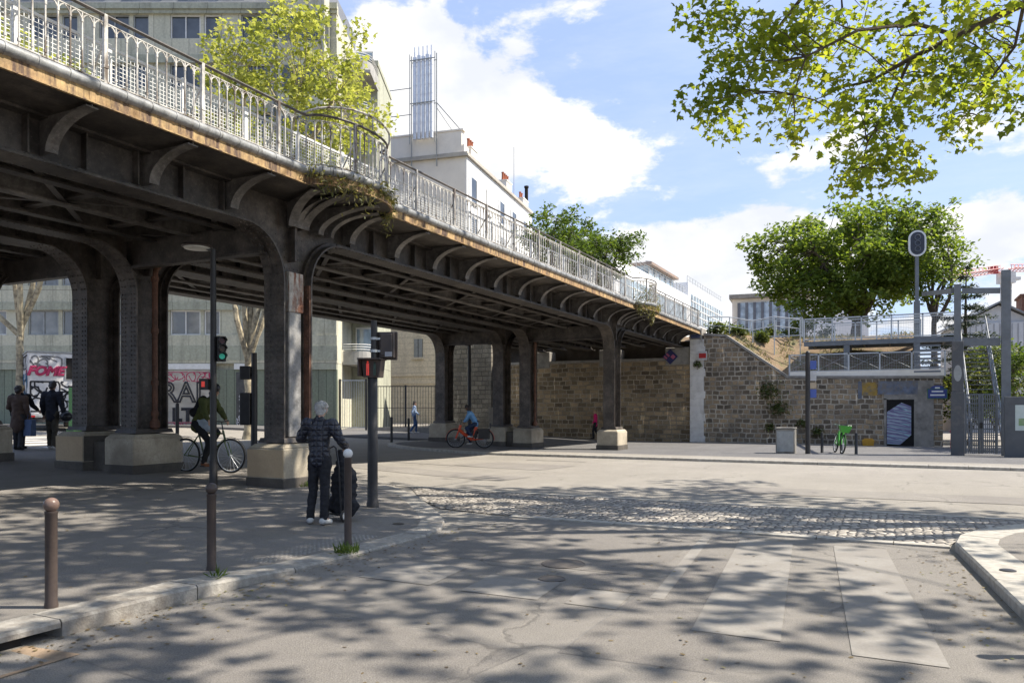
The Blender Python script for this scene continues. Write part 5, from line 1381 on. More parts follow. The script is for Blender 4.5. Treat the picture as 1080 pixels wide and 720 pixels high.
# the hanging bough in view belongs to the first of them
BR = []
for px, py in ((735, 10), (760, 25), (790, 15), (820, 20), (850, 12), (745, 60), (765, 55), (800, 50), (835, 48), (870, 20), (905, 15), (940, 20), (975, 15), (1010, 12), (1050, 20), (1075, 40),
               (742, 105), (752, 128), (775, 100), (780, 142), (757, 88), (808, 92), (838, 85), (868, 72), (900, 60), (935, 55), (970, 55), (1005, 50), (1045, 62), (1075, 80),
               (832, 118), (830, 145), (845, 110), (875, 110), (900, 100), (925, 95), (955, 92), (985, 90), (1020, 95), (1050, 105), (1035, 85),
               (885, 135), (905, 145), (930, 130), (950, 118), (900, 175), (925, 172), (950, 165), (968, 180), (912, 192), (892, 188), (945, 182), (880, 160), (1000, 130), (1015, 140), (1035, 125), (990, 112), (1070, 110), (990, 75), (1055, 40),
               (860, 30), (890, 40), (925, 35), (960, 38), (995, 30), (1030, 35), (845, 70), (880, 88), (915, 78), (945, 72), (975, 72), (1010, 70), (780, 70), (815, 70), (770, 20), (805, 35), (840, 28), (875, 50), (955, 15), (1015, 5), (1065, 8), (905, 118), (935, 150)):
    rn = random.Random(px * 31 + py); d = 11.6 + rn.uniform(-1.5, 1.5)
    BR.append((at(px + rn.uniform(-8, 8), py + rn.uniform(-6, 6), d), rn.uniform(.24, .46)))
rnd = random.Random(5); m = MB(); o0 = Vector((7.0, 15.2, 0))
def W(px, py, d): return at(px, py, d)
main = [o0 + Vector((0, 0, 5.0)), W(1190, -60, 10.9), W(1080, 4, 11), W(1010, 38, 11.2), (W(960, 62, 11.4)), W(920, 85, 11.7), W(872, 96, 12)]
m.tube(main, [.13, .075, .055, .045, .035, .024, .012], 7)
sec = [main[1], W(960, -60, 11.4), W(848, -5, 11.8), W(822, 28, 12), W(800, 52, 12.2), W(785, 95, 12.3), W(752, 120, 12.3)]
m.tube(sec, [.06, .045, .032, .026, .02, .014, .006], 6)
thr = [main[3], W(965, 25, 11.0), W(905, 32, 10.6), W(850, 60, 10.4), W(830, 120, 10.3)]; m.tube(thr, [.035, .028, .022, .016, .006], 5)
fo = [main[4], W(938, 110, 11.6), W(915, 150, 11.4), W(905, 190, 11.3)]; m.tube(fo, [.028, .02, .013, .005], 5)
fi = [main[2], W(1070, 50, 11.8), W(1040, 90, 12.2), W(1010, 135, 12.2)]; m.tube(fi, [.03, .022, .014, .005], 5)
nod = []
for L in (main[1:], sec[1:], thr, fo, fi):
    for a, b_ in zip(L[:-1], L[1:]): nod += [Vector(a).lerp(Vector(b_), k / 3) for k in range(3)]
for (p, q) in BR:
    s = min(nod, key=lambda v: (v - p).length); limb(m, s, p, .012, .004, rnd, 4, .16, 4)
for v in range(len(m.v)): m.v[v] = tuple(Vector(m.v[v]) - o0)
m.build('bough', BK_TWIG, T1, smooth=True)
rg = np.random.default_rng(9); P = []
for (p, q) in BR:
    k = int(58 * (q / .35) ** 2 * rg.uniform(.6, 1.3)); v = rg.normal(size=(k, 3)); v /= np.linalg.norm(v, axis=1)[:, None]; P.append(np.array(p)[None] + v * (q * rg.random(k) ** .5)[:, None] * np.array([1.1, 1.1, .9]))
leaves('bough_foliage', np.concatenate(P), .108, T_LOBE, L_NEAR, T1, 99, off=o0, droop=.6, up=.5)
# grass at the foot of the white headed bollard and in the kerb joints
def tuft(px, py, r, n, lab, off=0.0):
    p = spot(px, py); p.z = walk_z(p.x, p.y); rg = np.random.default_rng(px); a = rg.uniform(0, 6.28, n); q = r * rg.random(n) ** .6
    P = np.stack([p.x + q * np.cos(a), p.y + q * np.sin(a), np.full(n, p.z + .0)], 1)
    o = leaves('grass_tuft', P, .11, T_NEEDLE * np.array([.7, 1, 1]), L_MID2, None, px, off=p, droop=-1.6, up=-.2); o.location = p; tag(o, lab, 'grass', 'tufts of grass on the pavement')
tuft(366, 575, .13, 130, 'green grass tuft around the foot of the white headed bollard'); tuft(229, 607, .05, 25, 'tiny grass tuft in the kerb joint near the middle bollard')
tuft(323, 513, .12, 60, 'weed tuft beside the plinth behind the woman in black')

# dry grass and weeds growing on the bare bank, leaf litter gathered along the kerbs
rg = np.random.default_rng(17); xs_ = rg.uniform(-8.8, 1.0, 5200); ys_ = 42.2 + rg.random(5200) ** 1.5 * 6
kp = np.array([mnoise.noise(Vector((x * .55, y * .55, 3))) > -.02 for x, y in zip(xs_, ys_)]); xs_, ys_ = xs_[kp], ys_[kp]
o = leaves('bank_grass', np.stack([xs_, ys_, [bank(x, y) - .02 for x, y in zip(xs_, ys_)]], 1), .24, T_NEEDLE * np.array([.9, 1, 1]), L_DRY, None, 17, droop=-1.5, up=-.2); tag(o, kind='stuff')
P = []
for _ in range(420):
    y = rg.uniform(2.2, 9.5); P.append((-5.29 + abs(rg.normal(0, .28)), y, -KERB + .012))
for _ in range(160): x, y = rg.uniform(-11, -5.7), rg.uniform(3, 12); P.append((x, y, walk_z(x, y) + .008))
for _ in range(160): y = rg.uniform(5, 10); P.append((.58 + .094 * (10.1 - y) - abs(rg.normal(0, .25)) - .02, y, -KERB + .012))
for _ in range(200): P.append((rg.uniform(-5, .4), rg.uniform(3, 10), -KERB + .012))
o = leaves('leaf_litter', np.array(P), .035, T_OVAL * np.array([1, 1, .6]), leaf_mat('dead_leaf', [(.16, .11, .05), (.10, .07, .035), (.22, .17, .08), (.14, .15, .05)], .1), None, 18, droop=0, up=6.0); tag(o, kind='stuff')
# ------------------------------------------------------------------ street furniture
IRON = M('brown_iron', (.075, .055, .045), (.045, .034, .03), 5, .45, .12, bscale=40, dirt=(.16, .12, .09), dscale=3, dlo=.62, dhi=.75)
IRON_B = M('black_iron', (.035, .033, .032), (.022, .021, .021), 5, .45, .12, bscale=40, dirt=(.11, .10, .09), dscale=2, dlo=.62, dhi=.8)
IRON_G = M('grey_steel_paint', (.165, .178, .19), (.12, .13, .138), 2, .5, .1, dirt=(.12, .11, .10), dscale=1.4, dlo=.6, dhi=.8)
GALV = M('galvanised_steel', (.50, .52, .53), (.40, .42, .43), 3, .45, .1, metal=.35)
BALLW = M('white_ball_paint', (.72, .72, .70), (.6, .6, .58), 9, .35, .05)
COPPER = M('worn_ball', (.20, .13, .10), (.10, .075, .06), 8, .35, .1)
def bollard(p, h, r, ballmat, label):
    o = empty('bollard', p, 0, label, 'bollard', 'bollards along the near kerb'); m = MB()
    m.lathe([(r * 1.12, -.05), (r * 1.12, .02), (r, .05), (r, h - .13), (r * 1.06, h - .125), (r * 1.06, h - .105), (r * .62, h - .10), (r * .62, h - .085)], (0, 0, 0), 18)
    m.build('post', IRON, o, smooth=True)
    b = MB(); b.ball((0, 0, h - .055), .056, 18); b.build('ball', ballmat, o, smooth=True); return o
def wspot(px, py):
    p = spot(px, py)
    for _ in range(6):
        z = walk_z(p.x, p.y); dep = FPX * (EYE - z) / (py - HZ); x, y = wpos((px - 540) / FPX * dep, dep); p = Vector((x, y, walk_z(x, y)))
    return p
bollard(wspot(54, 640), .83, .043, COPPER, 'brown iron bollard with a worn copper coloured ball nearest the camera on the left pavement')
bollard(wspot(223, 601), .83, .043, IRON, 'all dark iron bollard with a dark ball in front of the tall lamp pole')
bollard(wspot(367, 574), 1.12, .043, BALLW, 'dark iron bollard with a white ball beside the woman with the trolley')
tip = spot(1047, 693, -KERB); bp0 = Vector((tip.x + .894 * .70, tip.y + .447 * .70, 0)); bp0.z = g(bp0.x, bp0.y) - .02
bollard(bp0, .83, .043, IRON, 'dark iron bollard on the right pavement just outside the frame')
# tall slim lamp pole under the bridge with a small traffic signal strapped on
def signal_head(parent, x, y, z, rz, lit=2, w=.2, h=.52, lamps=True):
    s = MB(); s.box(-w / 2, w / 2, -.08, .08, 0, h)
    for k in range(3):
        zc = h - .09 - k * (h - .18) / 2
        s.torus((0, -.10, zc), .07, .009, 14, 4, 'y')
        s.prism([(.078 * math.cos(a), zc + .078 * math.sin(a)) for a in [i * math.pi / 8 for i in range(9)]] + [(.068 * math.cos(a), zc + .068 * math.sin(a)) for a in [i * math.pi / 8 for i in range(8, -1, -1)]], 'y', -.20, -.08)
    s = s.build('signal_head', IRON_B, parent, (x, y, z)); s.rotation_euler = (0, 0, rz)
    for k, c in enumerate(((.25, .015, .01), (.25, .12, .01), (.01, .20, .12))):
        zc = h - .09 - k * (h - .18) / 2
        mt = M('lamp_lens_%d' % k, tuple(x * .25 for x in c), None, 9, .2) if k != lit else lit_mat(k)
        MB().cyl((0, -.081, zc), (0, -.095, zc), .05, None, 14).build('lens', mt, s)
    return s
def lit_mat(k):
    c = ((.75, .06, .04), (.7, .4, .05), (.03, .36, .25))[k]; nm = 'lit_lens_%d' % k
    if nm in MATS: return MATS[nm]
    m = bpy.data.materials.new(nm); t = NT(nodes(m)); MATS[nm] = m
    b = out_bsdf(t, c, .3); b.inputs['Emission Color'].default_value = c4(c); b.inputs['Emission Strength'].default_value = 0.12; return m
lpz = spot(225, 514)
lamp = empty('lamp_pole', lpz, YAW, 'slim dark lamp pole with a flat round lamp, standing between the bridge columns', 'lamp post')
hp = 4.42 - lpz.z
m = MB(); m.cyl((0, 0, -.1), (0, 0, .5), .075, .07, 12); m.cyl((0, 0, .5), (0, 0, hp), .062, .05, 12); m.bar((0, 0, hp - .03), (-.28, -.05, hp + .05), .04, .04); m.build('pole', IRON_B, lamp, smooth=True)
m = MB(); m.lathe([(.10, .06), (.24, .05), (.27, .02), (.26, .0)], (-.28, -.05, hp + .02), 18); hd = m.build('lamp_head', IRON, lamp, smooth=True)
MB().lathe([(.235, 0), (.22, -.025), (.1, -.04)], (-.28, -.05, hp + .02), 18).build('lamp_glass', M('frosted_glass', (.6, .58, .5), None, 5, .3), hd, smooth=True)
signal_head(lamp, .15, -.02, EYE + (HZ - 384) * 14.9 / FPX - lpz.z, .55, 2, .14, .46)
s = MB(); s.box(-.08, .08, -.06, .06, 0, .2); s = s.build('pedestrian_signal', IRON_B, lamp, (-.15, -.02, EYE + (HZ - 412) * 14.9 / FPX - lpz.z)); MB().box(-.035, .025, -.066, -.0605, .05, .15).build('lens', lit_mat(0), s)
# pole with boxes further back
p = spot(268, 474); sp = empty('signal_pole', p, YAW, 'black signal pole with two dark boxes, left of the front column, further back', 'traffic light')
dep = -p.x * SN + p.y * CS; k = dep / FPX
m = MB(); m.cyl((0, 0, -.1), (0, 0, 102 * k), .10, .085, 10); m.build('pole', IRON_B, sp, smooth=True)
for (a, b_) in ((400, 386), (448, 414)):
    m = MB(); m.box(-.42, -.10, -.12, .12, (474 - a) * k, (474 - b_) * k); m.box(-.10, .1, -.04, .04, (474 - a) * k + .1, (474 - a) * k + .16); m.build('signal_box', IRON_B, sp, bevel=.02)
# main traffic light in front of the street
p = wspot(393, 534); dep = -p.x * SN + p.y * CS; k = dep / FPX
tl = empty('traffic_light', p, YAW - .1, 'dark traffic light pole at the corner showing a lit red pedestrian figure', 'traffic light')
zz = lambda y: (534 - y) * k
m = MB(); m.lathe([(.10, -.05), (.095, .06), (.082, .10), (.080, .55), (.076, zz(398)), (.055, zz(396))], (0, 0, 0), 16); m.cyl((.02, 0, zz(396)), (.02, 0, zz(338)), .048, None, 12); m.build('pole', IRON_B, tl, smooth=True)
m = MB(); m.box(-.07, .36, .14, .17, zz(379), zz(349)); m.box(.10, .33, .02, .139, zz(377), zz(350)); m.box(.12, .31, .0, .019, zz(375), zz(352)); bx = m.build('signal_back', IRON, tl, bevel=.02)
m = MB(); m.box(.20, .31, -.012, .0, zz(376), zz(371)); m.build('sticker', M('grey_sticker', (.4, .4, .42), None, 9), bx)
m = MB()
for z in (zz(357), zz(370)): m.bar((.02, .0, z), (.2, .06, z), .03, .03); m.cyl((.02, 0, z - .02), (.02, 0, z + .02), .06, None, 10)
m.build('clamp', GALV, tl)
m = MB(); m.hexa([(-.12, -.10, zz(398)), (.12, -.10, zz(398)), (.14, .12, zz(398)), (-.14, .12, zz(398)), (-.14, -.13, zz(380)), (.17, -.13, zz(380)), (.17, .12, zz(380)), (-.14, .12, zz(380))])
m.box(-.16, .19, -.30, .13, zz(380) + .002, zz(379) + .008); m.box(-.165, -.145, -.26, .12, zz(397), zz(380)); ps = m.build('pedestrian_signal', IRON, tl)
m = MB()   # standing figure
def fig(m, cx, z, s, y):
    m.ball((cx, y, z + .86 * s), .07 * s, 8, (1, .3, 1)); m.box(cx - .09 * s, cx + .09 * s, y - .004, y + .004, z + .42 * s, z + .78 * s); m.box(cx - .09 * s, cx - .015 * s, y - .004, y + .004, z, z + .42 * s); m.box(cx + .015 * s, cx + .09 * s, y - .004, y + .004, z, z + .42 * s)
fig(m, -.04, zz(396), .24, -.135); m.build('red_figure', lit_mat(0), ps)
m = MB(); fig(m, .07, zz(396), .22, -.133); m.build('green_figure', M('dim_green', (.03, .07, .045), None, 5, .3), ps)
# thin posts further back
for i, (px, py, h, lab) in enumerate(((413, 465, 1.0, 'thin black post on the back pavement in front of the iron fence'), (431, 462, .9, 'thin black post on the back pavement next to the walking person in blue'), (187, 470, 1.3, 'slim post with a white tip in front of the graffiti shutter behind the cyclist'))):
    p = spot(px, py); m = MB(p); m.cyl((p.x, p.y, p.z - .1), (p.x, p.y, p.z + h), .055, None, 8); m.ball((p.x, p.y, p.z + h), .06, 8); o = m.build('street_post', IRON_B, None, p, smooth=True); tag(o, lab, 'post', 'posts on the back pavement')
# old lamp post by the abutment
p = spot(495, 463); dep = -p.x * SN + p.y * CS; k = dep / FPX
o = empty('street_lamp', p, YAW, 'old dark lamp post with a mushroom hood in front of the pale stone wing wall', 'street lamp')
m = MB(); m.lathe([(.16, -.1), (.16, .5), (.09, .7), (.08, (463 - 362) * k)], (0, 0, 0), 10); m.build('pole', IRON_B, o, smooth=True)
m = MB(); m.lathe([(.08, -.12), (.42, -.02), (.36, .12), (.14, .22), (.02, .25)], (-.05, 0, (463 - 362) * k), 14); m.build('hood', IRON, o, smooth=True)
p = spot(520, 464); m = MB(p); m.cyl((p.x, p.y, p.z - .1), (p.x, p.y, p.z + 1.6), .04, None, 6); m.box(p.x - .22, p.x + .22, p.y - .06, p.y - .04, p.z + .55, p.z + 1.62); tag(m.build('notice_post', M('pale_board', (.38, .33, .25), None, 6), None, p), 'pale narrow notice board on a post between the cyclist and the columns', 'sign')
# iron fence and gate under the cream building
fo_ = wpos(-8.6, 42.6); fz_ = road_z(*fo_) + .11
def local_fence(name, x0, x1, h, label, cat, mat, gap, door=False):
    o = empty(name, (*wpos((x0 + x1) / 2, 42.4), road_z(*wpos((x0 + x1) / 2, 42.4)) + .10), YAW, label, cat); w = (x1 - x0) / 2; m = MB()
    x = -w + gap
    while x < w: m.cyl((x, 0, .12), (x, 0, h), .013, None, 5); x += gap
    m.box(-w, w, -.02, .02, .10, .15); m.box(-w, w, -.02, .02, h - .05, h); m.box(-w, w, -.015, .015, h * .52, h * .52 + .03) if not door else None
    m.build('bars', mat, o); q = 2 if not door else 1
    for i in range(q + 1): MB().box(-w + 2 * w * i / q - .05, -w + 2 * w * i / q + .05, -.05, .05, -.2, h + .05).build('post', IRON_B, o)
    if not door: MB().box(-w, w, -.1, .1, -.3, .28).build('base', CONC, o)
    return o
local_fence('iron_fence', -7.55, -4.2, 2.55, 'tall black iron railing fence in front of the cream house beyond the bridge', 'fence', IRON_B, .155)
gt = local_fence('iron_gate', -9.5, -8.05, 2.75, 'iron gate of pale bars in a dark frame below the balconies', 'gate', GALV, .13, True)
m = MB(); m.box(.9, 1.05, -.08, .0, 1.1, 1.55); m.build('intercom', GALV, gt)

# ------------------------------------------------------------------ right hand side: cabinet, poles, bicycle stands, walkways, gate
def fspot(px, py):
    p = spot(px, py); p.z = fz(p.x, p.y); return p
p = fspot(829, 477); m = MB(); m.box(-.34, .34, -.3, .3, -.05, .93); o = empty('concrete_box', p, YAW - .45, 'pale weathered concrete block cabinet standing on the far pavement by the black pole', 'cabinet'); m.build('body', CONC, o, bevel=.02)
MB().box(-.36, .36, -.32, .32, .932, .985).build('lid', CONC, o, bevel=.015); MB().box(-.3, .3, -.315, -.302, .08, .85).build('door', GREY_J, o)
p = fspot(852, 477.5); dep = -p.x * SN + p.y * CS; k = dep / FPX; o = empty('sign_pole', p, YAW - .2, 'tall black pole with narrow blue and white stickers in front of the stone wall', 'sign pole')
m = MB(); m.cyl((0, 0, -.1), (0, 0, 106 * k), .095, .085, 12); m.ball((0, 0, 106 * k), .09, 10); m.build('pole', IRON_B, o, smooth=True)
for (a, b_, c) in ((388, 379, 0), (400, 390, 1), (408, 402, 2), (418, 409, 0)):
    MB().box(.07, .30, -.03, -.015, (477 - a) * k, (477 - b_) * k).build('sticker_plate', (M('blue_plate', (.06, .10, .33), (.08, .12, .36), 3, .5), M('white_plate', (.55, .55, .55), None, 3, .5), M('tan_plate', (.45, .36, .25), None, 3, .5))[c], o)
for i, (px, py, lab) in enumerate(((867, 476.5, 'short black bicycle post left of the green bicycle'), (887.5, 477, 'short black bicycle post directly behind the green bicycle'), (903, 478, 'short black bicycle post right of the green bicycle'))):
    p = fspot(px, py); m = MB(p); m.lathe([(.07, -.1), (.07, .0), (.055, .02), (.055, .74), (.04, .79), (.0101, .80)], p, 12); tag(m.build('bicycle_post', IRON_B, None, p, smooth=True), lab, 'post', 'bicycle posts on the far pavement')
p = Vector((on_wall(916), 41.1, 0)); p.z = fz(p.x, p.y); m = MB(p); m.frus((p.x, p.y, p.z), .24, .16, (p.x, p.y, p.z + .30), .27, .19); m.box(p.x - .2, p.x + .2, p.y - .1, p.y + .1, p.z + .301, p.z + .36)
tag(m.build('yellow_crate', M('yellow_plastic', (.55, .30, .03), (.45, .24, .03), 5, .5), None, p, bevel=.01), 'small yellow crate on the pavement against the wall, left of the doorway', 'crate')
# street name plate on the wall
q = on_wall(992); m = MB(); m.box(-.42, .42, -.02, 0, -.24, .24); m.prism([(.30 * math.cos(a), .235 + .16 * math.sin(a)) for a in [i * math.pi / 8 for i in range(9)]], 'y', -.02, 0)
o = empty('street_sign', (min(q, 1.75), 41.46, 2.22), 0, 'blue street name plate with a green rim high on the end of the stone wall', 'sign'); pl = m.build('plate', M('enamel_blue', (.03, .05, .22), None, 4, .3), o)
m = MB()
for (x0, x1, z) in ((-.10, .10, .24), (-.24, .24, .07), (-.30, .30, -.10)): m.box(x0, x1, -.026, -.0205, z, z + .07)
m.build('lettering', BALLW, pl); m = MB()
for a in ((-.42, .42, -.24, -.21), (-.42, .42, .21, .24), (-.42, -.39, -.209, .209), (.39, .42, -.209, .209)): m.box(a[0], a[1], -.028, -.0205, a[2], a[3])
m.build('rim', M('enamel_green', (.02, .12, .06), None, 4, .3), pl)
# small plaques on the masonry
def plaque(px, py, yy, s, rot, cols, label):
    x = (lambda q: yy * (q * CS - SN) / (CS + q * SN))((px - 540) / FPX); dep = -x * SN + yy * CS; z = EYE + (HZ - py) * dep / FPX
    o = empty('wall_plaque', (x, yy, z), 0, label, 'plaque', 'small plaques on the bridge masonry'); b = MB(); b.box(-s, s, -.03, 0, -s, s); b = b.build('backing', cols[0], o); b.rotation_euler = (0, rot, 0)
    return b
b_ = plaque(707, 376, 41.55, .30, R(45), (M('plaque_navy', (.03, .035, .12), None, 4, .4),), 'dark blue diamond plaque with pink stripes under the bridge end')
m = MB(); m.box(-.26, -.05, -.036, -.0305, -.26, -.16); m.box(-.26, -.05, -.036, -.0305, -.08, .02); m.box(.02, .22, -.036, -.0305, .0, .2); m.build('stripes', M('plaque_pink', (.45, .12, .2), None, 4, .4), b_)
b_ = plaque(741, 375, 41.30, .24, 0, (M('plaque_pale', (.55, .53, .5), None, 4, .4),), 'square pale plaque with a plain red tile on the stone pillar')
m = MB(); m.box(-.19, .19, -.036, -.0305, -.13, .13); m.build('red_tile', M('plaque_red', (.42, .03, .03), (.34, .02, .02), 12, .4), b_)
# guard rails
def guard(name, x0, x1, y, z, h, n, label, group, plank=False, mesh=True, brace=False):
    o = empty(name, ((x0 + x1) / 2, y, z), 0, label, 'railing', group); w = (x1 - x0) / 2; m = MB()
    for i in range(n + 1): xx = -w + 2 * w * i / n; MB().box(xx - .035, xx + .035, -.03, .03, 0, h).build('post', GALV, o)
    m.box(-w, w, -.03, .03, h - .06, h + .002); m.box(-w + .04, w - .04, -.02, .02, .08 if not plank else .34, .13 if not plank else .38); m.box(-w + .04, w - .04, -.015, .015, h * .86, h * .86 + .03) if not plank else None
    m.build('rail', GALV, o)
    if mesh:
        g_ = MB(); zb, zt_ = (.13 if not plank else .38), h - .07
        xx = -w + .05
        while xx < w: g_.box(xx - .003, xx + .003, -.003, .003, zb, zt_); xx += .075
        z_ = zb + .06
        while z_ < zt_: g_.box(-w + .04, w - .04, -.0075, -.0035, z_ - .003, z_ + .003); z_ += .075
        g_.build('mesh_panel', GALV, o)
    if brace:
        b2 = MB()
        for i in range(n):
            xa, xb_ = -w + 2 * w * i / n + .05, -w + 2 * w * (i + 1) / n - .05
            for (za, zb2) in ((.45, h - .1), (h - .1, .45)): b2.cyl((xa, .02, za), (xb_, .02, zb2), .006, None, 4)
        b2.build('cross_brace', GALV, o)
    if plank: MB().box(-w + .03, w - .03, -.035, -.005, .02, .33).build('kick_board', M('pale_timber', (.84, .79, .68), (.74, .69, .59), 2, .8), o)
    return o
zlow = 3.06
guard('guard_rail', on_wall(832), on_wall(997), 41.75, zlow, 1.22, 5, 'lower galvanised railing with a pale kick board along the wall top', 'galvanised railings on the bank', plank=True, mesh=True, brace=True)
yp = 42.6
def on_plane(px, yy): q = (px - 540) / FPX; return yy * (q * CS - SN) / (CS + q * SN)
xl, xr = on_plane(848, yp), on_plane(1007, yp); zp = 4.98
plt = empty('steel_walkway', ((xl + xr) / 2, 43.6, zp), 0, 'raised grey steel walkway on posts above the retaining wall', 'walkway'); PO2 = plt.location.copy()
m = MB(PO2); m.box(xl, xr, yp - .05, 45.0, zp - .06, zp - .002); m.build('deck', IRON_G, plt)
m = MB(PO2); m.box(xl, xr, yp - .06, yp + .06, zp - .24, zp - .062); m.box(xl, xr, 44.8, 44.95, zp - .24, zp - .062)
for xx in np.linspace(xl + .4, xr - .4, 6): m.box(xx - .04, xx + .04, yp + .061, 44.79, zp - .2, zp - .062)
m.build('beam', IRON_G, plt)
for px in (893, 967):
    for yy in (yp, 44.87):
        xx = on_plane(px, yp); MB(PO2).box(xx - .14, xx + .14, yy - .05, yy + .05, 2.6, zp - .241).build('post', IRON_G, plt)
guard('guard_rail', xl, xr, yp - .01, zp, 1.2, 5, 'upper galvanised mesh railing along the front of the raised walkway', 'galvanised railings on the bank')
guard('guard_rail', xl + .3, xr - 1.4, 44.9, zp, 1.15, 5, 'galvanised mesh railing along the back of the raised walkway', 'galvanised railings on the bank')
guard('guard_rail', on_plane(778, 45.5), on_plane(846, 45.5), 45.5, 5.5, 1.1, 5, 'galvanised handrail on the bank top between the shrubs and the walkway', 'galvanised railings on the bank', mesh=False)
# slanting handrail down the shoulder
o = empty('hand_rail', (-7.6, 43.4, 5.3), 0, 'bent tubular handrail running from the bridge end over the wall shoulder', 'railing'); m = MB((-7.6, 43.4, 5.3))
pts = [(-9.3, 43.0, 6.6), (-8.2, 43.2, 6.55), (-7.0, 43.4, 6.3), (-5.9, 43.6, 6.5), (-4.6, 43.8, 6.3)]
m.tube(pts, .03, 6); m.tube([(a, b, c - .5) for a, b, c in pts], .024, 6)
for a, b, c in pts: m.cyl((a, b, bank(a, b) - .1), (a, b, c), .03, None, 6)
m.build('tubes', GALV, o)
# railway signal standing behind the walkway
sx_ = on_plane(967, 45.3); dep = -sx_ * SN + 45.3 * CS; zc = EYE + (HZ - 257) * dep / FPX
o = empty('railway_signal', (sx_, 45.3, 5.0), YAW - .25, 'tall grey mast with a white rimmed oval three lamp railway signal head', 'signal'); dz = zc - 5.0
m = MB(); m.box(-.13, .13, -.1, .1, -2.5, dz - 3.0); m.box(-.08, .08, -.07, .07, dz - 3.0, dz - .6); m.build('mast', IRON_G, o)
def stadium(w, h, n=10): return [(w * math.cos(a), h + w * math.sin(a)) for a in [math.pi * i / n for i in range(n + 1)]] + [(w * math.cos(a), -h + w * math.sin(a)) for a in [math.pi + math.pi * i / n for i in range(n + 1)]]
m = MB(); m.prism([(x, z + dz) for x, z in stadium(.42, .26)], 'y', -.12, -.02); bd = m.build('rim', BALLW, o)
m = MB(); m.prism([(x, z + dz) for x, z in stadium(.33, .26)], 'y', -.14, -.121); m.build('face', M('signal_face', (.035, .04, .055), None, 5, .4), bd)
for q in (-.3, 0, .3): MB().torus((0, -.16, dz + q), .13, .03, 16, 6, 'y').build('lamp_hood', M('hood_grey', (.10, .11, .13), None, 5, .4), bd)
# grey portal frame with gate at the foot of the stairs
ga = fspot(1010, 479); gb_ = fspot(1060, 480)
pf = empty('steel_portal', (ga.x, ga.y, ga.z), 0, 'grey steel portal frame of posts and beams rising over the gate', 'steel frame'); G0 = ga.copy(); m = MB(G0)
def zpx(p, py): return EYE + (HZ - py) * (-p.x * SN + p.y * CS) / FPX
p1 = Vector((ga.x + .02, ga.y + .4, 0)); p2 = Vector((gb_.x + .05, gb_.y + .2, 0)); p3 = Vector((sx_ + .25, 44.0, 0))
MB(G0).box(p1.x - .11, p1.x + .11, p1.y - .1, p1.y + .1, -.4, zpx(p1, 300)).build('post', IRON_G, pf)
MB(G0).box(p2.x - .14, p2.x + .14, p2.y - .12, p2.y + .12, -.4, zpx(p2, 285)).build('post', IRON_G, pf)
MB(G0).bar((p3.x, p3.y, zpx(p3, 310)), (p1.x - .15, p1.y + .1, zpx(p1, 306)), .12, .2).build('beam', IRON_G, pf)
MB(G0).bar((p1.x + .141, p1.y, zpx(p1, 307)), (p2.x - .171, p2.y, zpx(p2, 306)), .12, .2).build('beam', IRON_G, pf)
MB(G0).bar((p1.x + .141, p1.y, zpx(p1, 361)), (p2.x - .171, p2.y, zpx(p2, 360)), .14, .28).build('beam', IRON_G, pf)
m = MB(G0); 
for i in range(9): m.box(p1.x - 1.3, p1.x - .2, 40.6, 40.7, 3.2 + i * .2, 3.28 + i * .2)
m.build('louvre', IRON_G, pf)
gp_ = fspot(1010, 479); w0 = .19
o = empty('gate_pillar', gp_, YAW - .5, 'wide dark grey sheet steel pillar with a pale oval emblem left of the gate', 'pillar'); m = MB(); hgt = zpx(gp_, 360) - gp_.z
m.box(-.22, .22, -.12, .12, -.1, hgt * .56); m.box(-.19, .19, -.10, .10, hgt * .56 + .002, hgt); m.build('sheet', M('dark_sheet', (.085, .09, .095), (.06, .064, .07), 2, .45, .1, dirt=(.15, .14, .13), dscale=2), o, bevel=.01)
m = MB(); m.prism([(.13 * math.cos(a), hgt * .72 + .3 * math.sin(a)) for a in [i * math.pi / 9 for i in range(18)]], 'y', -.106, -.101); m.build('emblem', GREY_J, o)
ga2 = fspot(1017, 478.5); gb2 = fspot(1052, 479); o = empty('park_gate', (ga2 + gb2) / 2, math.atan2(gb2.y - ga2.y, gb2.x - ga2.x), 'grey barred double leaf gate closed in front of the stairs', 'gate'); w = (gb2 - ga2).length / 2; hh_ = zpx((ga2 + gb2) / 2, 416) - o.location.z
for sgn in (-1, 1):
    m = MB(); a, b2 = (-w, -.02) if sgn < 0 else (.02, w)
    for t_ in np.linspace(a, b2, 9): m.box(t_ - .014, t_ + .014, -.014, .014, .06, hh_)
    for z_ in np.linspace(.35, hh_, 13): m.box(a, b2, -.012, .012, z_ - .012, z_ + .012)
    m.box(a, a + .05, -.025, .025, .05, hh_ + .02); m.box(b2 - .05, b2, -.025, .025, .05, hh_ + .02)
    m.build('gate_leaf', IRON_G, o)
MB().box(-.05, .05, -.05, -.026, 1.0, 1.2).build('lock', IRON_B, o)
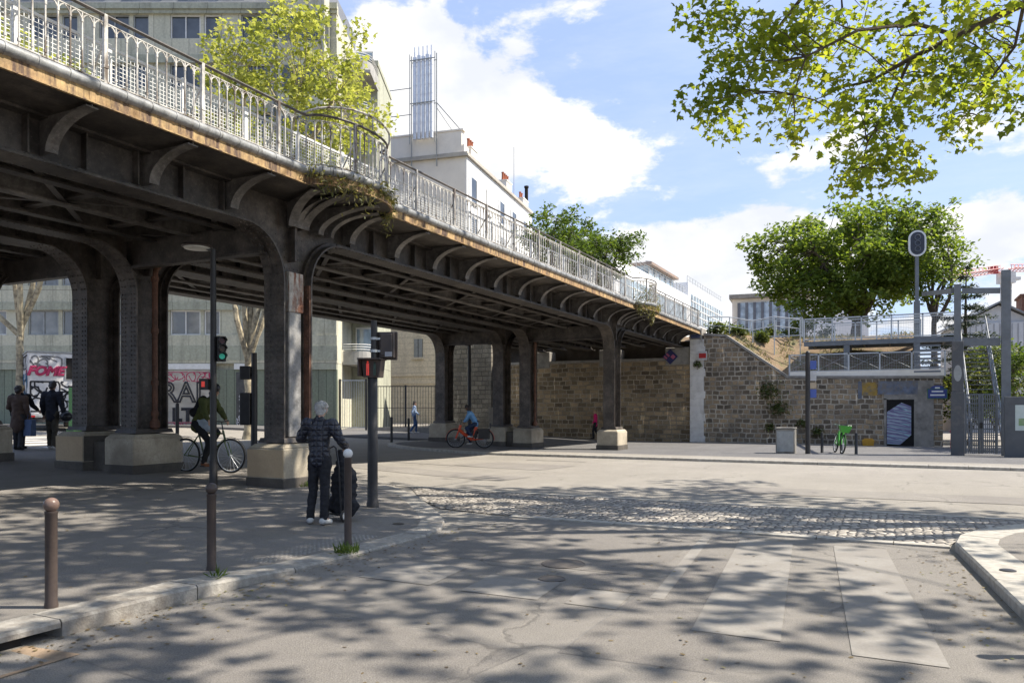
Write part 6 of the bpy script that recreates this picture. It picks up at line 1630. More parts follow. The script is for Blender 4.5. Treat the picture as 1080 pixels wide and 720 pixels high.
# stairs rising behind the gate
o = empty('steel_stairs', (ga.x + .8, 38.0, -.2), 0, 'grey steel stairs with galvanised handrails rising behind the gate to the walkway', 'stairs'); S0 = Vector(o.location); n = 24
xs0, xs1 = 2.75, 3.85
st = MB(S0)
for i in range(n): y = 36.4 + i * .29; z = -.2 + (i + 1) * .215; st.box(xs0, xs1, y, y + .27, z - .03, z)
st.build('treads', IRON_G, o)
m = MB(S0)
for xx in (xs0 - .05, xs1 + .01): m.bar((xx, 36.3, -.15), (xx, 43.3, 4.9), .05, .24)
m.build('stringer', IRON_G, o); m = MB(S0)
for xx in (xs0, xs1):
    m.tube([(xx, 36.2, -.2), (xx, 36.25, .9), (xx, 43.3, 5.95)], .03, 6); m.tube([(xx, 36.3, .45), (xx, 43.3, 5.5)], .02, 6)
    for i in range(6): m.cyl((xx, 36.4 + i * 1.3, i * .95), (xx, 36.4 + i * 1.3, 1.0 + i * .94), .022, None, 6)
m.build('handrail', IRON_G, o)
pb = fspot(1074, 481); o = empty('notice_board', pb, YAW - .45, 'dark grey notice board holding a pale poster at the right edge', 'notice board'); hh_ = zpx(pb, 418) - pb.z
m = MB(); m.box(-.42, .95, -.06, .06, -.1, hh_); m.build('panel', M('board_sheet', (.10, .105, .11), (.075, .08, .085), 2, .5), o, bevel=.01)
MB().box(-.1, .75, -.068, -.061, hh_ * .44, hh_ * .86).build('poster', M('poster_paper', (.55, .58, .56), (.42, .5, .44), 3, .5), o); MB().box(0, .4, -.0735, -.069, hh_ * .52, hh_ * .64).build('poster_picture', M('poster_green', (.16, .28, .12), (.3, .35, .2), 9, .5), o)
p = fspot(1004, 472); m = MB(p); m.cyl((p.x, p.y, p.z - .05), (p.x, p.y, p.z + .72), .07, .055, 9); m.ball((p.x, p.y, p.z + .76), .11, 9, (1, 1, .7)); tag(m.build('hydrant', M('pink_plastic', (.45, .10, .14), (.36, .08, .11), 5, .5), None, p, smooth=True), 'small faded red hydrant against the foot of the gate pillar', 'hydrant')
# park fence and a dark hedge line at the right
o = empty('park_fence', (9.0, 37.5, -.3), 0, 'dark park railing running off to the right behind the notice board', 'fence'); m = MB()
for i in range(70): m.cyl((-4.2 + i * .14, 0, 0), (-4.2 + i * .14, 0, 1.9), .013, None, 5)
m.box(-4.2, 5.6, -.02, .02, .15, .19); m.box(-4.2, 5.6, -.02, .02, 1.75, 1.79); m.build('bars', IRON_B, o)
# manhole lids and drain covers
for (px, py, r_, lab) in ((420, 552.5, .085, 'small round iron valve cover on the corner pavement'), ):
    p = wspot(px, py); m = MB(p); m.lathe([(r_, -.02), (r_, .006), (r_ * .8, .009)], p, 16); tag(m.build('valve_cover', IRON_B, None, p), lab, 'cover', 'small iron covers')
p = spot(1063, 600); p.z = g(p.x, p.y) - .02; m = MB(p); m.lathe([(.07, -.02), (.07, .014), (.05, .02)], p, 16); tag(m.build('valve_cover', IRON_B, None, p), 'small round iron valve cover on the right corner pavement', 'cover', 'small iron covers')
for (px, py, r_, lab) in ((594, 595, .23, 'round iron manhole cover set in the worn asphalt of the crossing'), (582, 611, .13, 'small round cover just in front of the larger manhole cover')):
    p = spot(px, py, -KERB); m = MB(p); m.lathe([(r_, -.03), (r_, .013), (r_ * .93, .016), (r_ * .92, .012), (.02, .0125)], p, 24); tag(m.build('manhole_cover', M('rusty_lid', (.10, .085, .07), (.07, .06, .05), 12, .6, .5, bscale=40), None, p), lab, 'cover')
# graffiti truck under the left arch
TRW = M('truck_white', (.62, .61, .59), (.50, .49, .47), 2, .5, .05, dirt=(.34, .33, .31), dscale=1.5)
q = at(29, 455, 31.0); tz = road_z(q.x, q.y)
tr = empty('box_truck', (q.x, q.y, tz), YAW - R(54), 'white box truck covered in graffiti with an open dark hatch under the left arch', 'truck')
kz = lambda py: EYE + (HZ - py) * 31.0 / FPX - tz
m = MB(); m.box(-6.0, 0, 0, 2.3, .62, kz(371)); bx = m.build('box_body', TRW, tr, bevel=.03)
# local x- is the long side running off to the left; local -y face is the side, +x face is the rear
m = MB(); m.box(-6.05, .03, -.03, 2.33, kz(371), kz(369.5)); m.box(-6.0, .02, -.02, 2.32, .55, .66); m.build('trim', GREY_J, bx)
rear = MB(); rear.box(.0, .012, .05, 2.25, .7, kz(373)); rear = rear.build('rear_door', TRW, tr)
m = MB(); m.box(.013, .02, 1.35, 2.15, kz(399), kz(376)); m.build('hatch_shade', BLACK, rear); m = MB(); m.box(.013, .05, 1.30, 1.35, kz(399.5), kz(375.5)); m.box(.013, .05, 2.15, 2.2, kz(399.5), kz(375.5)); m.box(.013, .05, 1.35, 2.15, kz(399.6), kz(399)); m.build('hatch_frame', GREY_J, rear)  # hatch is a near-black sheet, the shade inside painted on
wall_text('FOME', .50, .03, .62, kz(391), INK_R, rear, rz=R(90), outline=.034, shear=.3)
def scr(n, y0, y1, z0, z1, r_, mat, sd_, rearp=True):
    m = MB(); scribble(m, y0, y1, z0, z1, 0, n, r_, sd_); m.v = [(.022, v[0], v[2]) if rearp else (v[0], -.012, v[2]) for v in m.v]; m.build('graffiti', mat, rear if rearp else bx)
scr(26, .1, 2.2, .8, kz(402), .03, INK, 3); scr(10, .1, 1.2, kz(386), kz(375), .025, M('grey_spray', (.3, .3, .3), None, 4), 4)
scr(14, -3.0, -.1, kz(388), kz(374), .03, INK, 5, False); scr(12, -3.0, -.1, .8, kz(395), .09, INK_B, 6, False); scr(8, -3.0, -.1, .8, kz(400), .05, INK, 7, False); scr(6, -4, -.1, kz(394), kz(390), .03, INK_R, 8, False)
m = MB(); m.box(-6.0, -.1, .5, 1.8, .42, .6); m.build('chassis', IRON_B, tr); m = MB(); m.box(-8.0, -6.05, .1, 2.2, .45, 2.3); m.build('cab', TRW, tr, bevel=.15)
for (x, y) in ((-1.4, .2), (-1.4, 2.1), (-6.9, .2), (-6.9, 2.1)):
    w = MB(); w.lathe([(.2, -.12), (.4, -.12), (.42, -.08), (.42, .08), (.4, .12), (.2, .12)], (0, 0, 0), 18, 'y'); w = w.build('wheel', M('rubber', (.025, .025, .025), None, 5, .8), tr, (x, y, .42)); MB().lathe([(.2, -.1), (.2, .1)], (0, 0, 0), 14, 'y').build('rim', GALV, w)
m = MB(); m.box(0.02, .08, .1, 2.2, .35, .5); m.build('bumper', IRON_B, tr); m = MB(); m.box(.02, .06, .12, .26, .56, .64); m.build('tail_lamp', M('tail_red', (.4, .02, .02), None, 5, .3), tr)
# small green advertising crate next to the truck
p = spot(78, 461); m = MB(p); m.box(p.x - .15, p.x + .15, p.y - .1, p.y + .1, p.z + .3, p.z + 1.7); m.box(p.x - .2, p.x + .2, p.y - .15, p.y + .15, p.z - .1, p.z + .3)
tag(m.build('green_bin', M('bin_green', (.05, .16, .04), (.04, .12, .03), 5, .6), None, p, bevel=.01), 'narrow bright green street bin to the right of the graffiti truck', 'bin')
# ------------------------------------------------------------------ people and bicycles
def capsule(bm, p0, p1, r0, r1, flat=1.0, fdir=(0, 1, 0), n=12):
    """closed tapered capsule; flat squeezes it along fdir"""
    p0, p1 = Vector(p0), Vector(p1); d = p1 - p0; L = d.length
    if L < 1e-6: d = Vector((0, 0, 1)); L = 1e-6
    d.normalize(); prof = []
    for i in range(1, 5): a = math.pi / 2 * i / 4; prof.append((-r0 * math.cos(a), r0 * math.sin(a)))
    for i in range(0, 4): a = math.pi / 2 * i / 4; prof.append((L + r1 * math.sin(a), r1 * math.cos(a)))
    a_ = d.orthogonal().normalized(); b_ = d.cross(a_); f = Vector(fdir).normalized(); rings = []
    def fl(v):
        return v - f * v.dot(f) * (1 - flat)
    for (h, r) in prof:
        rings.append([bm.verts.new(p0 + d * h + fl((a_ * math.cos(2 * math.pi * k / n) + b_ * math.sin(2 * math.pi * k / n)) * r)) for k in range(n)])
    e0 = bm.verts.new(p0 - d * r0); e1 = bm.verts.new(p0 + d * (L + r1))
    for i in range(len(rings) - 1):
        for k in range(n): bm.faces.new((rings[i][k], rings[i][(k + 1) % n], rings[i + 1][(k + 1) % n], rings[i + 1][k]))
    for k in range(n):
        bm.faces.new((e0, rings[0][(k + 1) % n], rings[0][k])); bm.faces.new((e1, rings[-1][k], rings[-1][(k + 1) % n]))
def fuse(name, caps, vox, mat, parent, smooth=4, extra=(), wrinkle=0.0, seed=0):
    """one continuous skin grown around a set of tapered limbs"""
    bm = bmesh.new()
    for c in caps: capsule(bm, *c)
    me = bpy.data.meshes.new(name); bm.to_mesh(me); bm.free()
    o = bpy.data.objects.new(name, me); col.objects.link(o)
    r = o.modifiers.new('r', 'REMESH'); r.mode = 'VOXEL'; r.voxel_size = vox
    s = o.modifiers.new('s', 'SMOOTH'); s.iterations = smooth; s.factor = .5
    me2 = bpy.data.meshes.new_from_object(o.evaluated_get(bpy.context.evaluated_depsgraph_get())); bpy.data.objects.remove(o); bpy.data.meshes.remove(me)
    bm = bmesh.new(); bm.from_mesh(me2)
    if wrinkle:
        bm.normal_update()
        for v in bm.verts:
            q = v.co * 9 + Vector((seed, seed * 2, 0)); q.z *= 1.6
            v.co += v.normal * wrinkle * (mnoise.noise(q) + .5 * mnoise.noise(q * 2.3))
    for c in extra: capsule(bm, *c, n=8)
    bm.to_mesh(me2); bm.free(); me2.name = name; me2.materials.clear()
    return link(name, me2, mat, parent, smooth=True)
SKIN = M('skin_light', (.50, .31, .22), (.42, .25, .175), 9, .5, .05); SKIN_D = M('skin_dark', (.17, .09, .06), (.12, .065, .045), 9, .5, .05)
def cloth(name, a, b=None, rough=.85, sc=12): return M(name, a, b, sc, rough, .25, bscale=120, bdist=.004, spec=.2)
SHOE_W = cloth('white_shoe', (.62, .61, .58)); SHOE_K = cloth('black_shoe', (.02, .02, .02)); SHOE_B = cloth('brown_shoe', (.20, .09, .05))
def hand_caps(w, d, side, grip=False):
    """palm, four bent fingers and a thumb at the side of the palm"""
    w, d = Vector(w), Vector(d).normalized(); up = Vector((0, 0, 1)) if abs(d.z) < .8 else Vector((0, 1, 0))
    a = d.cross(up).normalized(); nrm = a.cross(d).normalized(); out = [(w, w + d * .075, .026, .034, .55, tuple(nrm))]
    for i, (o, L) in enumerate(((-.030, .062), (-.010, .072), (.011, .068), (.030, .052))):
        b = w + d * .085 + a * o; cur = -nrm * (.8 if grip else .35); k = b + (d + cur * .5).normalized() * L * .55
        out += [(b - d * .02, k, .0095, .009), (k, k + (d + cur * 2.2).normalized() * L * .5, .009, .0075)]
    tb = w + d * .03 + a * (-.028 * side); te = tb + (d * .7 - a * side * .75 - nrm * .3).normalized() * .045
    out += [(tb, te, .012, .010), (te, te + (d - nrm * .5).normalized() * .028, .010, .008)]
    return out
def person(label, loc, rz, H=1.7, J=None, top=None, top_mat=None, hem=.86, trousers=None, shoes=SHOE_K, skin=SKIN, hair=None, hair_style='short', vox=.016, group=None, bulk=1.0, tail=None, sleeves=True, flare=0.0):
    k = H / 1.7
    D = dict(pel=(0, 0, .93), wai=(0, 0, 1.08), che=(0, .0, 1.30), nek=(0, .0, 1.45), hed=(0, .025, 1.585), face=(0, 1, 0), shl=(-.175, 0, 1.385), shr=(.175, 0, 1.385), ell=(-.23, -.02, 1.12), elr=(.23, -.02, 1.12),
             wrl=(-.24, .06, .88), wrr=(.24, .06, .88), hil=(-.085, 0, .90), hir=(.085, 0, .90), knl=(-.095, .02, .49), knr=(.095, .02, .49), anl=(-.10, -.03, .085), anr=(.10, -.03, .085), tol=(-.115, .13, .03), tor=(.115, .13, .03))
    D.update(J or {}); P = {a: Vector(b) * k for a, b in D.items()}; fc = Vector(D['face']).normalized()
    o = empty('person', loc, rz, label, 'person', group)
    hd = P['hed']; upv = (hd - P['nek']).normalized(); rgt = fc.cross(upv).normalized()
    caps = [(P['pel'], P['wai'], .105 * k, .10 * k, .8), (P['wai'], P['che'], .10 * k, .115 * k, .75), (P['che'], P['nek'], .10 * k, .055 * k, .8), (P['nek'] - upv * .03, hd - upv * .02, .050 * k, .05 * k), (hd - upv * .035 * k + fc * .015, hd + upv * .035 * k - fc * .008, .070 * k, .086 * k, .88, tuple(rgt)), (hd - upv * .07 * k + fc * .045 * k, hd - upv * .085 * k + fc * .055 * k, .045 * k, .035 * k)]
    ex = [(hd + fc * .085 * k - upv * .005, hd + fc * .105 * k - upv * .035 * k, .010, .016), (hd + fc * .09 * k - upv * .068 * k - rgt * .02, hd + fc * .09 * k - upv * .068 * k + rgt * .02, .007, .007)]
    for s in (-1, 1): ex.append((hd + rgt * s * .078 * k + upv * .015 * k, hd + rgt * s * .078 * k - upv * .03 * k, .014, .011, .5, tuple(rgt)))
    for s, q in ((-1, 'l'), (1, 'r')):
        caps += [(P['sh' + q] + (P['che'] - P['sh' + q]) * .5, P['sh' + q], .075 * k, .055 * k), (P['sh' + q], P['el' + q], .048 * k, .038 * k), (P['el' + q], P['wr' + q], .037 * k, .026 * k), (P['hi' + q], P['kn' + q], .078 * k, .052 * k), (P['kn' + q], P['an' + q], .05 * k, .034 * k), (P['an' + q], P['to' + q], .035 * k, .03 * k)]
        hc = hand_caps(P['wr' + q], P['wr' + q] - P['el' + q], s, True); caps.append(hc[0]); ex += hc[1:]
    fuse('body', caps, vox, skin, o, 3, ex)
    eyes = MB()
    for s in (-1, 1): eyes.ball(hd + fc * .083 * k + rgt * s * .032 * k + upv * .008 * k, .010 * k, 8)
    eyes.build('eyes', IRON_B, o, smooth=True)
    if trousers:
        caps = [(P['pel'] + Vector((0, 0, .06)), P['pel'] - Vector((0, 0, .03)), .118 * k, .125 * k, .85)]
        for q in 'lr':
            caps += [(P['hi' + q], P['kn' + q], .092 * k, .068 * k), (P['kn' + q], P['an' + q] + Vector((0, 0, .01)), .066 * k, .056 * k)]
        fuse('trousers', caps, vox, trousers, o, 3, wrinkle=.012, seed=len(label))
    for q in 'lr':
        sh = bmesh.new(); a, t_ = P['an' + q], P['to' + q]; back = (a - t_); back.z = 0; back.normalize()
        fuse('shoe', [(a - Vector((0, 0, .025)) + back * .03, t_ + Vector((0, 0, .004)), .046, .036), (a + Vector((0, 0, .02)), a - Vector((0, 0, .03)), .045, .045)], .014, shoes, o, 2)
    if top_mat:
        b = bulk; hz = P['pel'].lerp(P['wai'], (hem - .93) / .15) if hem < 1.08 and hem > .80 else None
        low = P['pel'] + (P['pel'] - P['wai']).normalized() * max(0, (.93 - hem)) * k
        caps = [(low, P['wai'], (.135 + flare) * k * b, .128 * k * b, .80), (P['wai'], P['che'], .128 * k * b, .142 * k * b, .78), (P['che'], P['nek'] - Vector((0, 0, .02)), .125 * k * b, .072 * k * b, .85)]
        for q in 'lr':
            caps += [(P['sh' + q] + (P['che'] - P['sh' + q]) * .5, P['sh' + q], .09 * k * b, .075 * k * b), (P['sh' + q], P['el' + q], .072 * k * b, .058 * k * b)]
            if sleeves: caps.append((P['el' + q], P['wr' + q] - (P['wr' + q] - P['el' + q]) * .04, .058 * k * b, .044 * k * b))
        if tail: caps += [tuple(Vector(v) * k if hasattr(v, '__len__') else v for v in c) for c in tail]
        fuse(top, caps, vox, top_mat, o, 3, wrinkle=.014, seed=len(label) * 3)
    if hair:
        hs = [(hd + upv * .03 * k - fc * .02 * k, hd + upv * .05 * k - fc * .005 * k, .088 * k, .085 * k), (hd - fc * .045 * k - upv * .035 * k, hd - fc * .03 * k + upv * .03 * k, .058 * k, .080 * k)]
        if hair_style == 'long': hs += [(hd - fc * .05 * k, P['nek'] - fc * .07 * k - Vector((0, 0, .12)), .085 * k, .06 * k)]
        if hair_style == 'bun': hs += [(hd - fc * .09 * k + upv * .03, hd - fc * .10 * k + upv * .03, .05 * k, .05 * k)]
        fuse('hair', hs, .009, hair, o, 1, wrinkle=.03, seed=5)
    return o
def quilt_mat():
    m = bpy.data.materials.new('quilted_nylon'); t = NT(nodes(m)); tc = t.n('ShaderNodeTexCoord'); sx = t.n('ShaderNodeSeparateXYZ'); t.l(tc, 'Object', sx, 0)
    cx = t.n('ShaderNodeCombineXYZ'); t.l((sx), 0, cx, 0); t.l(sx, 2, cx, 1)
    def wave(i, n): return t.math('ABSOLUTE', t.math('SINE', t.math('MULTIPLY', (sx, i), math.pi / n)))
    h = t.math('MINIMUM', t.math('POWER', wave(2, .07), .5), t.math('POWER', wave(0, .075), .5))
    n1 = t.n('ShaderNodeTexNoise', i_Scale=25, i_Detail=5.0); t.l(tc, 'Object', n1, 'Vector')
    c = t.rampn(n1, .35, .65, (.011, .012, .019, 1), (.022, .024, .036, 1))
    out_bsdf(t, c, .38, bump=t.math('ADD', h, t.math('MULTIPLY', n1, .35)), bstr=.7, bdist=.025, spec=.5); return m
WHITE_HAIR = M('white_hair', (.56, .55, .52), (.30, .295, .28), 22, .6, .8, bscale=90, bdist=.01); DARK_HAIR = M('dark_hair', (.022, .018, .016), (.04, .032, .028), 35, .5, .6, bscale=90); BROWN_HAIR = M('brown_hair', (.09, .055, .035), (.05, .03, .02), 35, .5, .6, bscale=90)
# woman with the trolley, seen from behind
lp_ = wspot(337, 552.5); lady = person('white haired person in a dark quilted jacket and black trousers, seen from behind, pulling a shopping trolley', lp_, YAW - .12, 1.66,
    dict(hed=(.01, .045, 1.575), ell=(-.285, .03, 1.17), wrl=(-.16, .24, 1.16), elr=(.30, .0, 1.16), wrr=(.30, .22, 1.05), knl=(-.10, .03, .49), anl=(-.125, -.02, .085), tol=(-.19, .10, .03), knr=(.085, -.02, .49), anr=(.09, -.08, .085), tor=(.13, .06, .03)),
    'jacket', quilt_mat(), .90, cloth('black_denim', (.018, .018, .021), (.03, .03, .034)), SHOE_W, SKIN, WHITE_HAIR, 'short', .013, None, 1.14)
_hd = Vector((.01, .045, 1.575)) * (1.66 / 1.7); _rg = np.random.default_rng(3); _v = _rg.normal(size=(420, 3)); _v[:, 2] = np.abs(_v[:, 2]) - .25; _v[:, 1] -= .35; _v /= np.linalg.norm(_v, axis=1)[:, None]
_hs = leaves('hair_strands', np.array(_hd)[None] + np.array([[0, -.02, .03]]) + _v * np.array([[.088, .10, .095]]), .045, T_NEEDLE * np.array([.45, 1, 1]), WHITE_HAIR, lady, 3, droop=.8, up=.0)
lady['label'] = 'white haired person in dark quilted jacket standing by the white topped bollard, seen from behind'
trp = wspot(360, 548); tro = empty('shopping_trolley', trp, YAW - .5, 'black fabric shopping trolley on two wheels beside the white haired person', 'trolley')
bmat = cloth('trolley_fabric', (.02, .02, .023), (.035, .035, .04))
fuse('bag', [((.04, 0, .22), (.03, .03, .58), .18, .19, .8), ((.03, .03, .58), (-.06, .05, .92), .18, .05, .7), ((-.1, 0, .2), (.16, 0, .2), .13, .13, .8)], .02, bmat, tro, 3, wrinkle=.035, seed=4)
m = MB(); m.tube([(-.12, -.14, .12), (-.14, -.12, .75), (-.16, -.06, 1.0), (-.10, -.04, 1.03)], .012, 6); m.tube([(.12, -.14, .12), (.06, -.12, .75), (-.04, -.06, 1.0), (-.10, -.04, 1.03)], .012, 6); m.cyl((-.17, -.14, .10), (.17, -.14, .10), .012, None, 6); m.bar((-.12, -.14, .14), (-.12, .16, .10), .02, .02); m.bar((.12, -.14, .14), (.12, .16, .10), .02, .02); m.build('frame', IRON_B, tro)
for s in (-.18, .18):
    w = MB(); w.torus((s, -.14, .085), .068, .018, 18, 6, 'x'); w = w.build('wheel', IRON_B, tro, smooth=True); MB().lathe([(.052, -.012), (.052, .012)], (s, -.14, .085), 12, 'x').build('hub', SHOE_W, w)
# two walking away on the left, one seen beside them
WALK = dict(knl=(-.09, .12, .50), anl=(-.09, .10, .10), tol=(-.10, .25, .05), knr=(.09, .02, .49), anr=(.09, -.22, .12), tor=(.10, -.08, .04))
STAND = dict(knl=(-.08, .03, .49), anl=(-.085, .05, .085), tol=(-.10, .2, .03), knr=(.075, -.01, .49), anr=(.085, -.08, .085), tor=(.10, .06, .03))
def scaled(px, py_foot, py_head):
    p = spot(px, py_foot); dep = -p.x * SN + p.y * CS; return p, (py_foot - py_head) * dep / FPX
p, h = scaled(55, 474, 402); man = person('person in a black jacket and brown trousers walking away near the graffiti truck', p, YAW + .05, h, dict(STAND, wrr=(.27, .05, .86), elr=(.25, -.03, 1.12)), 'jacket', cloth('navy_jacket', (.018, .02, .028), (.03, .032, .042)), .83, cloth('olive_trousers', (.085, .075, .058), (.06, .052, .04)), SHOE_W, SKIN, DARK_HAIR, 'short', .02, None, 1.12)
hp_ = at(70, 439, -p.x * SN + p.y * CS); m = MB(hp_); m.ball(hp_, .15, 14, (1, 1.1, .95)); m.cyl(hp_ + Vector((0, 0, .13)), hp_ + Vector((-.04, 0, .22)), .012, None, 6); tag(m.build('helmet', M('black_shell', (.02, .02, .022), None, 5, .3), None, hp_, smooth=True), 'round black helmet dangling from the hand of the person in black jacket', 'helmet')
p, h = scaled(19, 474.5, 407); woman = person('person in a long brown coat walking away arm in arm on the left', p, YAW + .12, h, dict(STAND, ell=(-.24, .02, 1.13), wrl=(-.12, .15, 1.08)), 'coat', cloth('brown_coat', (.10, .07, .055), (.075, .052, .042)), .64, cloth('grey_trousers', (.05, .05, .055)), SHOE_K, SKIN_D, DARK_HAIR, 'short', .02, None, 1.12, flare=.035)
bp_ = at(31, 443, -p.x * SN + p.y * CS); m = MB(bp_); m.frus((bp_.x, bp_.y, bp_.z - .42), .17, .08, (bp_.x, bp_.y, bp_.z + .02), .20, .06)
for s in (-.08, .08): m.tube([(bp_.x + s, bp_.y, bp_.z), (bp_.x + s * .6, bp_.y, bp_.z + .20), (bp_.x - .02, bp_.y, bp_.z + .25)], .01, 5)
tag(m.build('shopping_bag', cloth('blue_bag', (.06, .09, .16), (.10, .13, .2)), None, bp_, bevel=.02), 'blue shopping bag hanging beside the person in the brown coat', 'bag')
p, h = scaled(6, 474, 405); person('person in dark clothes and a pale cap half hidden behind the brown coat', p + Vector((-.1, .45, 0)), YAW + .1, h, dict(STAND, elr=(.24, .12, 1.15), wrr=(.30, .25, 1.05)), 'jacket', cloth('black_jacket', (.022, .022, .025)), .80, cloth('dark_trousers', (.03, .03, .034)), SHOE_K, SKIN, M('pale_cap', (.50, .38, .20), None, 8, .8), 'short', .02, None, 1.1)
# far walkers
p, h = scaled(437, 457, 419); person('distant person in pale blue jacket and jeans walking past the iron fence', p, YAW - R(75), 1.72, dict(WALK, ell=(-.23, .10, 1.13), wrl=(-.2, .27, 1.0), elr=(.23, -.14, 1.12), wrr=(.22, -.1, .9)), 'jacket', cloth('pale_blue_jacket', (.26, .34, .47), (.20, .27, .4)), .84, cloth('blue_jeans', (.06, .11, .22), (.045, .085, .17)), SHOE_W, SKIN, DARK_HAIR, 'short', .022)
p, h = scaled(628, 463, 428); person('distant person in a crimson jacket walking past the abutment beside the far column', p, YAW + R(70), 1.68, dict(WALK, ell=(-.22, -.05, 1.13), wrl=(-.2, .1, .95)), 'jacket', cloth('crimson_jacket', (.62, .03, .14), (.5, .02, .11)), .84, cloth('black_trousers', (.02, .02, .022)), SHOE_K, SKIN, M('blond_hair', (.35, .25, .13), None, 30, .6), 'short', .022)

RUBBER = M('tyre_rubber', (.022, .022, .022), None, 9, .8)
def bicycle(name, label, cat, loc, rz, frame_mat, s=1.0, step=False, fat=.017, tr=.02, group=None, lean=0.0):
    o = empty(name, loc, rz, label, cat, group); o.rotation_euler = (0, lean, rz)
    V = lambda *a: Vector(a) * s
    hubs = (V(0, -.52, .34), V(0, .54, .34)); bb = V(0, -.07, .29); st = V(0, -.22, .80); sd_ = V(0, -.245, .95); ht = V(0, .36, .84); hb_ = V(0, .41, .66)
    for h in hubs:
        w = empty('wheel', h, 0); w.parent = o; w.location = h
        MB().torus((0, 0, 0), .325 * s, tr * s, 32, 8, 'x').build('tyre', RUBBER, w, smooth=True)
        m = MB(); m.torus((0, 0, 0), .302 * s, .011 * s, 32, 6, 'x'); m.cyl((-.035 * s, 0, 0), (.035 * s, 0, 0), .022 * s, None, 8)
        for i in range(20):
            a = 2 * math.pi * i / 20; m.cyl((.02 * s * (1 if i % 2 else -1), .02 * s * math.cos(a + .6), .02 * s * math.sin(a + .6)), (0, .30 * s * math.cos(a), .30 * s * math.sin(a)), .0028 * s, None, 3)
        m.build('rim', GALV, w)
    m = MB(); f = fat * s
    if step: m.tube([hb_, V(0, .22, .50), V(0, .0, .36), bb], f * 1.5, 8); m.cyl(bb, st, f * 1.2, None, 8)
    else: m.cyl(hb_, bb, f * 1.1, None, 8); m.cyl(bb, st, f, None, 8); m.cyl(ht - V(0, -.01, .06), st - V(0, 0, .02), f, None, 8)
    for q in (-.05, .05): m.cyl(bb, hubs[0] + V(q, 0, 0), f * .6, None, 6); m.cyl(st - V(0, 0, .06), hubs[0] + V(q, 0, 0), f * .55, None, 6)
    m.cyl(ht, hb_, f * 1.25, None, 8); m.build('frame', frame_mat, o, smooth=True)
    m = MB()
    for q in (-.05, .05): m.tube([hb_, V(q, .44, .60), hubs[1] + V(q, 0, 0)], f * .65, 6)
    m.build('fork', frame_mat, o)
    m = MB(); m.cyl(ht, V(0, .33, 1.0), .013 * s, None, 6); m.tube([V(-.29, .22, 1.03), V(-.2, .34, 1.03), V(0, .35, 1.01), V(.2, .34, 1.03), V(.29, .22, 1.03)], .013 * s, 6); m.build('handlebar', IRON_B, o)
    m = MB(); m.cyl(st, sd_, .013 * s, None, 6); m.build('seat_post', GALV, o); m = MB(); m.ball(sd_ + V(0, .02, .02), .11 * s, 10, (.6, 1.2, .3)); m.build('saddle', IRON_B, o, smooth=True)
    m = MB(); m.torus(bb + V(.045, 0, 0), .085 * s, .008 * s, 18, 4, 'x'); m.cyl(bb + V(-.07, 0, 0), bb + V(.07, 0, 0), .014 * s, None, 6)
    m.bar(bb + V(.07, 0, 0), bb + V(.07, .06, -.15), .02 * s, .015 * s); m.bar(bb + V(-.07, 0, 0), bb + V(-.07, -.06, .15), .02 * s, .015 * s); m.box((.075) * s, .16 * s, bb.y + .01 * s, bb.y + .11 * s, bb.z - .165 * s, bb.z - .14 * s); m.box(-.16 * s, -.075 * s, bb.y - .11 * s, bb.y - .01 * s, bb.z + .14 * s, bb.z + .165 * s); m.build('crank', IRON_B, o)
    for hq, a0, a1 in ((hubs[0], 20, 190), (hubs[1], -10, 130)): MB().torus(hq, .365 * s, .006 * s, 20, 4, 'x', R(a0), R(a1)).build('mudguard', frame_mat if step else IRON_B, o)
    return o
RIDE = dict(pel=(0, -.22, 1.0), wai=(0, -.17, 1.14), che=(0, -.02, 1.36), nek=(0, .07, 1.50), hed=(0, .13, 1.63), shl=(-.175, .02, 1.44), shr=(.175, .02, 1.44), ell=(-.26, .12, 1.22), elr=(.26, .12, 1.22), wrl=(-.27, .22, 1.08), wrr=(.27, .22, 1.08),
            hil=(-.085, -.21, .98), hir=(.085, -.21, .98), knl=(-.10, .16, .80), knr=(.10, .12, .62), anl=(-.115, -.06, .50), anr=(.115, .0, .20), tol=(-.12, .08, .46), tor=(.12, .14, .15))
# green jacketed cyclist between the columns
pc = spot(219, 498); rzc = YAW - R(90) - R(17)
bk = bicycle('bicycle', 'black and green city bicycle ridden between the bridge columns', 'bicycle', pc, rzc, M('bike_green_black', (.03, .04, .02), (.10, .16, .03), 3, .4), 1.08)
cy = person('cyclist in an olive green jacket with a black backpack riding right between the columns', pc, rzc, 1.82, dict(RIDE, che=(0, .02, 1.36), nek=(0, .10, 1.49), hed=(0, .165, 1.615)), 'jacket', cloth('olive_jacket', (.055, .065, .022), (.075, .085, .03)), .86, cloth('black_leggings', (.02, .02, .022)), SHOE_B, SKIN, DARK_HAIR, 'short', .017, None, 1.1)
fuse('helmet', [((0, .15 * 1.07, 1.70 * 1.07), (0, .19 * 1.07, 1.695 * 1.07), .115, .105, .9, (1, 0, 0))], .014, M('dark_helmet', (.02, .022, .025), None, 5, .3), cy, 2)
fuse('shirt_hem', [((0, -.2 * 1.07, .98 * 1.07), (0, -.02, .93 * 1.07), .165, .13, .8)], .017, cloth('pale_shirt', (.38, .43, .48)), cy, 3, wrinkle=.02)
kk = 1.07
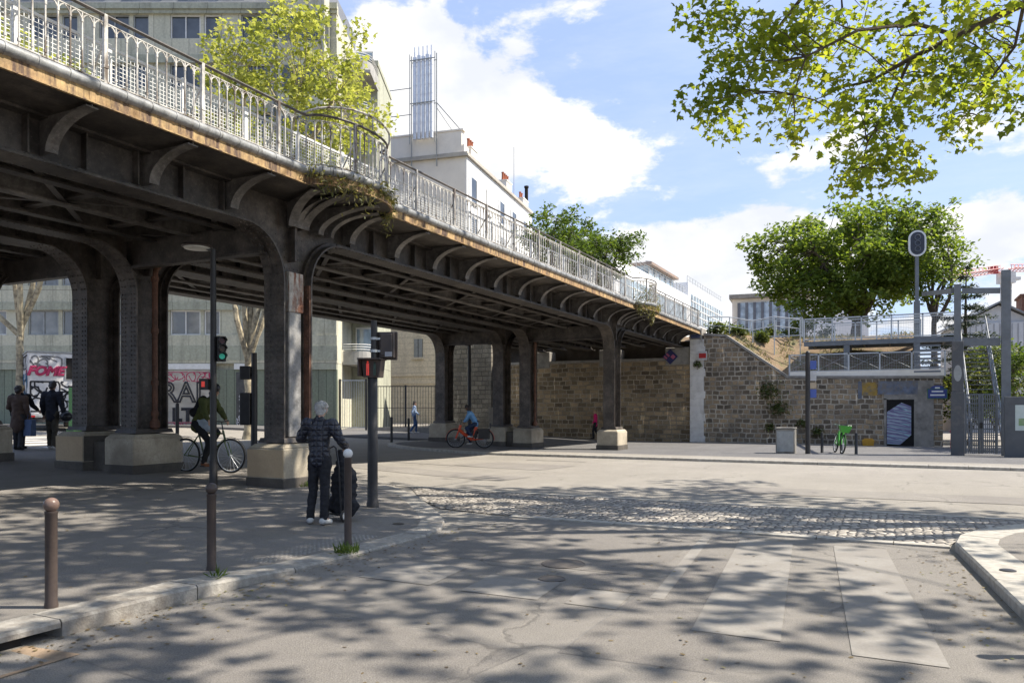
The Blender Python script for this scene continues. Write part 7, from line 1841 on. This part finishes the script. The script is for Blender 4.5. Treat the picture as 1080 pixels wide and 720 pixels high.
fuse('backpack', [((0, -.24 * kk, 1.22 * kk), (0, -.12 * kk, 1.44 * kk), .13, .12, .75), ((-.06, -.25 * kk, 1.2 * kk), (.06, -.25 * kk, 1.2 * kk), .12, .12)], .017, cloth('black_pack', (.018, .018, .02)), cy, 3, wrinkle=.02)
# rider on the red electric bicycle
pr_ = spot(496, 472); rzr = YAW + R(86)
RED = M('red_frame', (.68, .085, .03), (.58, .07, .025), 4, .35)
eb = bicycle('cargo_bicycle', 'bright red electric bicycle with a black rear carrier ridden past the far columns', 'bicycle', pr_, rzr, RED, 1.10, True, .042, .030)
m = MB(); m.box(-.16, .16, -.80, -.30, .72, .78); m.box(-.2, -.17, -.78, -.34, .36, .74); m.box(.17, .2, -.78, -.34, .36, .74); m.tube([(-.17, -.82, .80), (-.17, -.82, .98), (.17, -.82, .98), (.17, -.82, .80)], .016, 6); m.build('carrier', IRON_B, eb)
MB().box(-.045, .045, -.30, -.06, .42, .70).build('battery', IRON_B, eb, bevel=.01)
rd = person('cyclist in a light blue jacket with long dark hair riding the red bicycle', pr_, rzr, 1.68, RIDE, 'jacket', cloth('sky_blue_jacket', (.16, .33, .55), (.12, .26, .45)), .92, cloth('navy_jeans', (.03, .045, .09)), SHOE_W, SKIN_D, DARK_HAIR, 'long', .02, None, 1.05)
# green hire bicycle parked between the posts
ph = fspot(883.5, 477); GRN = M('hire_green', (.10, .42, .06), (.08, .34, .05), 4, .4)
hb2 = bicycle('hire_bicycle', 'bright green hire bicycle with a basket parked between short black posts by the wall', 'bicycle', ph + Vector((0, .4, 0)), YAW - R(190), GRN, 1.05, True, .032, .028, lean=R(-6))
m = MB(); m.frus((0, .58, .80), .14, .11, (0, .60, 1.06), .21, .17); m.build('basket', GRN, hb2); m = MB(); m.bar((-.30, .24, 1.09), (-.14, .38, 1.07), .04, .04); m.bar((.30, .24, 1.09), (.14, .38, 1.07), .04, .04); m.build('grip', M('hire_white', (.6, .7, .5), None, 5, .4), hb2)
scene.render.resolution_x = 1024; scene.render.resolution_y = 682
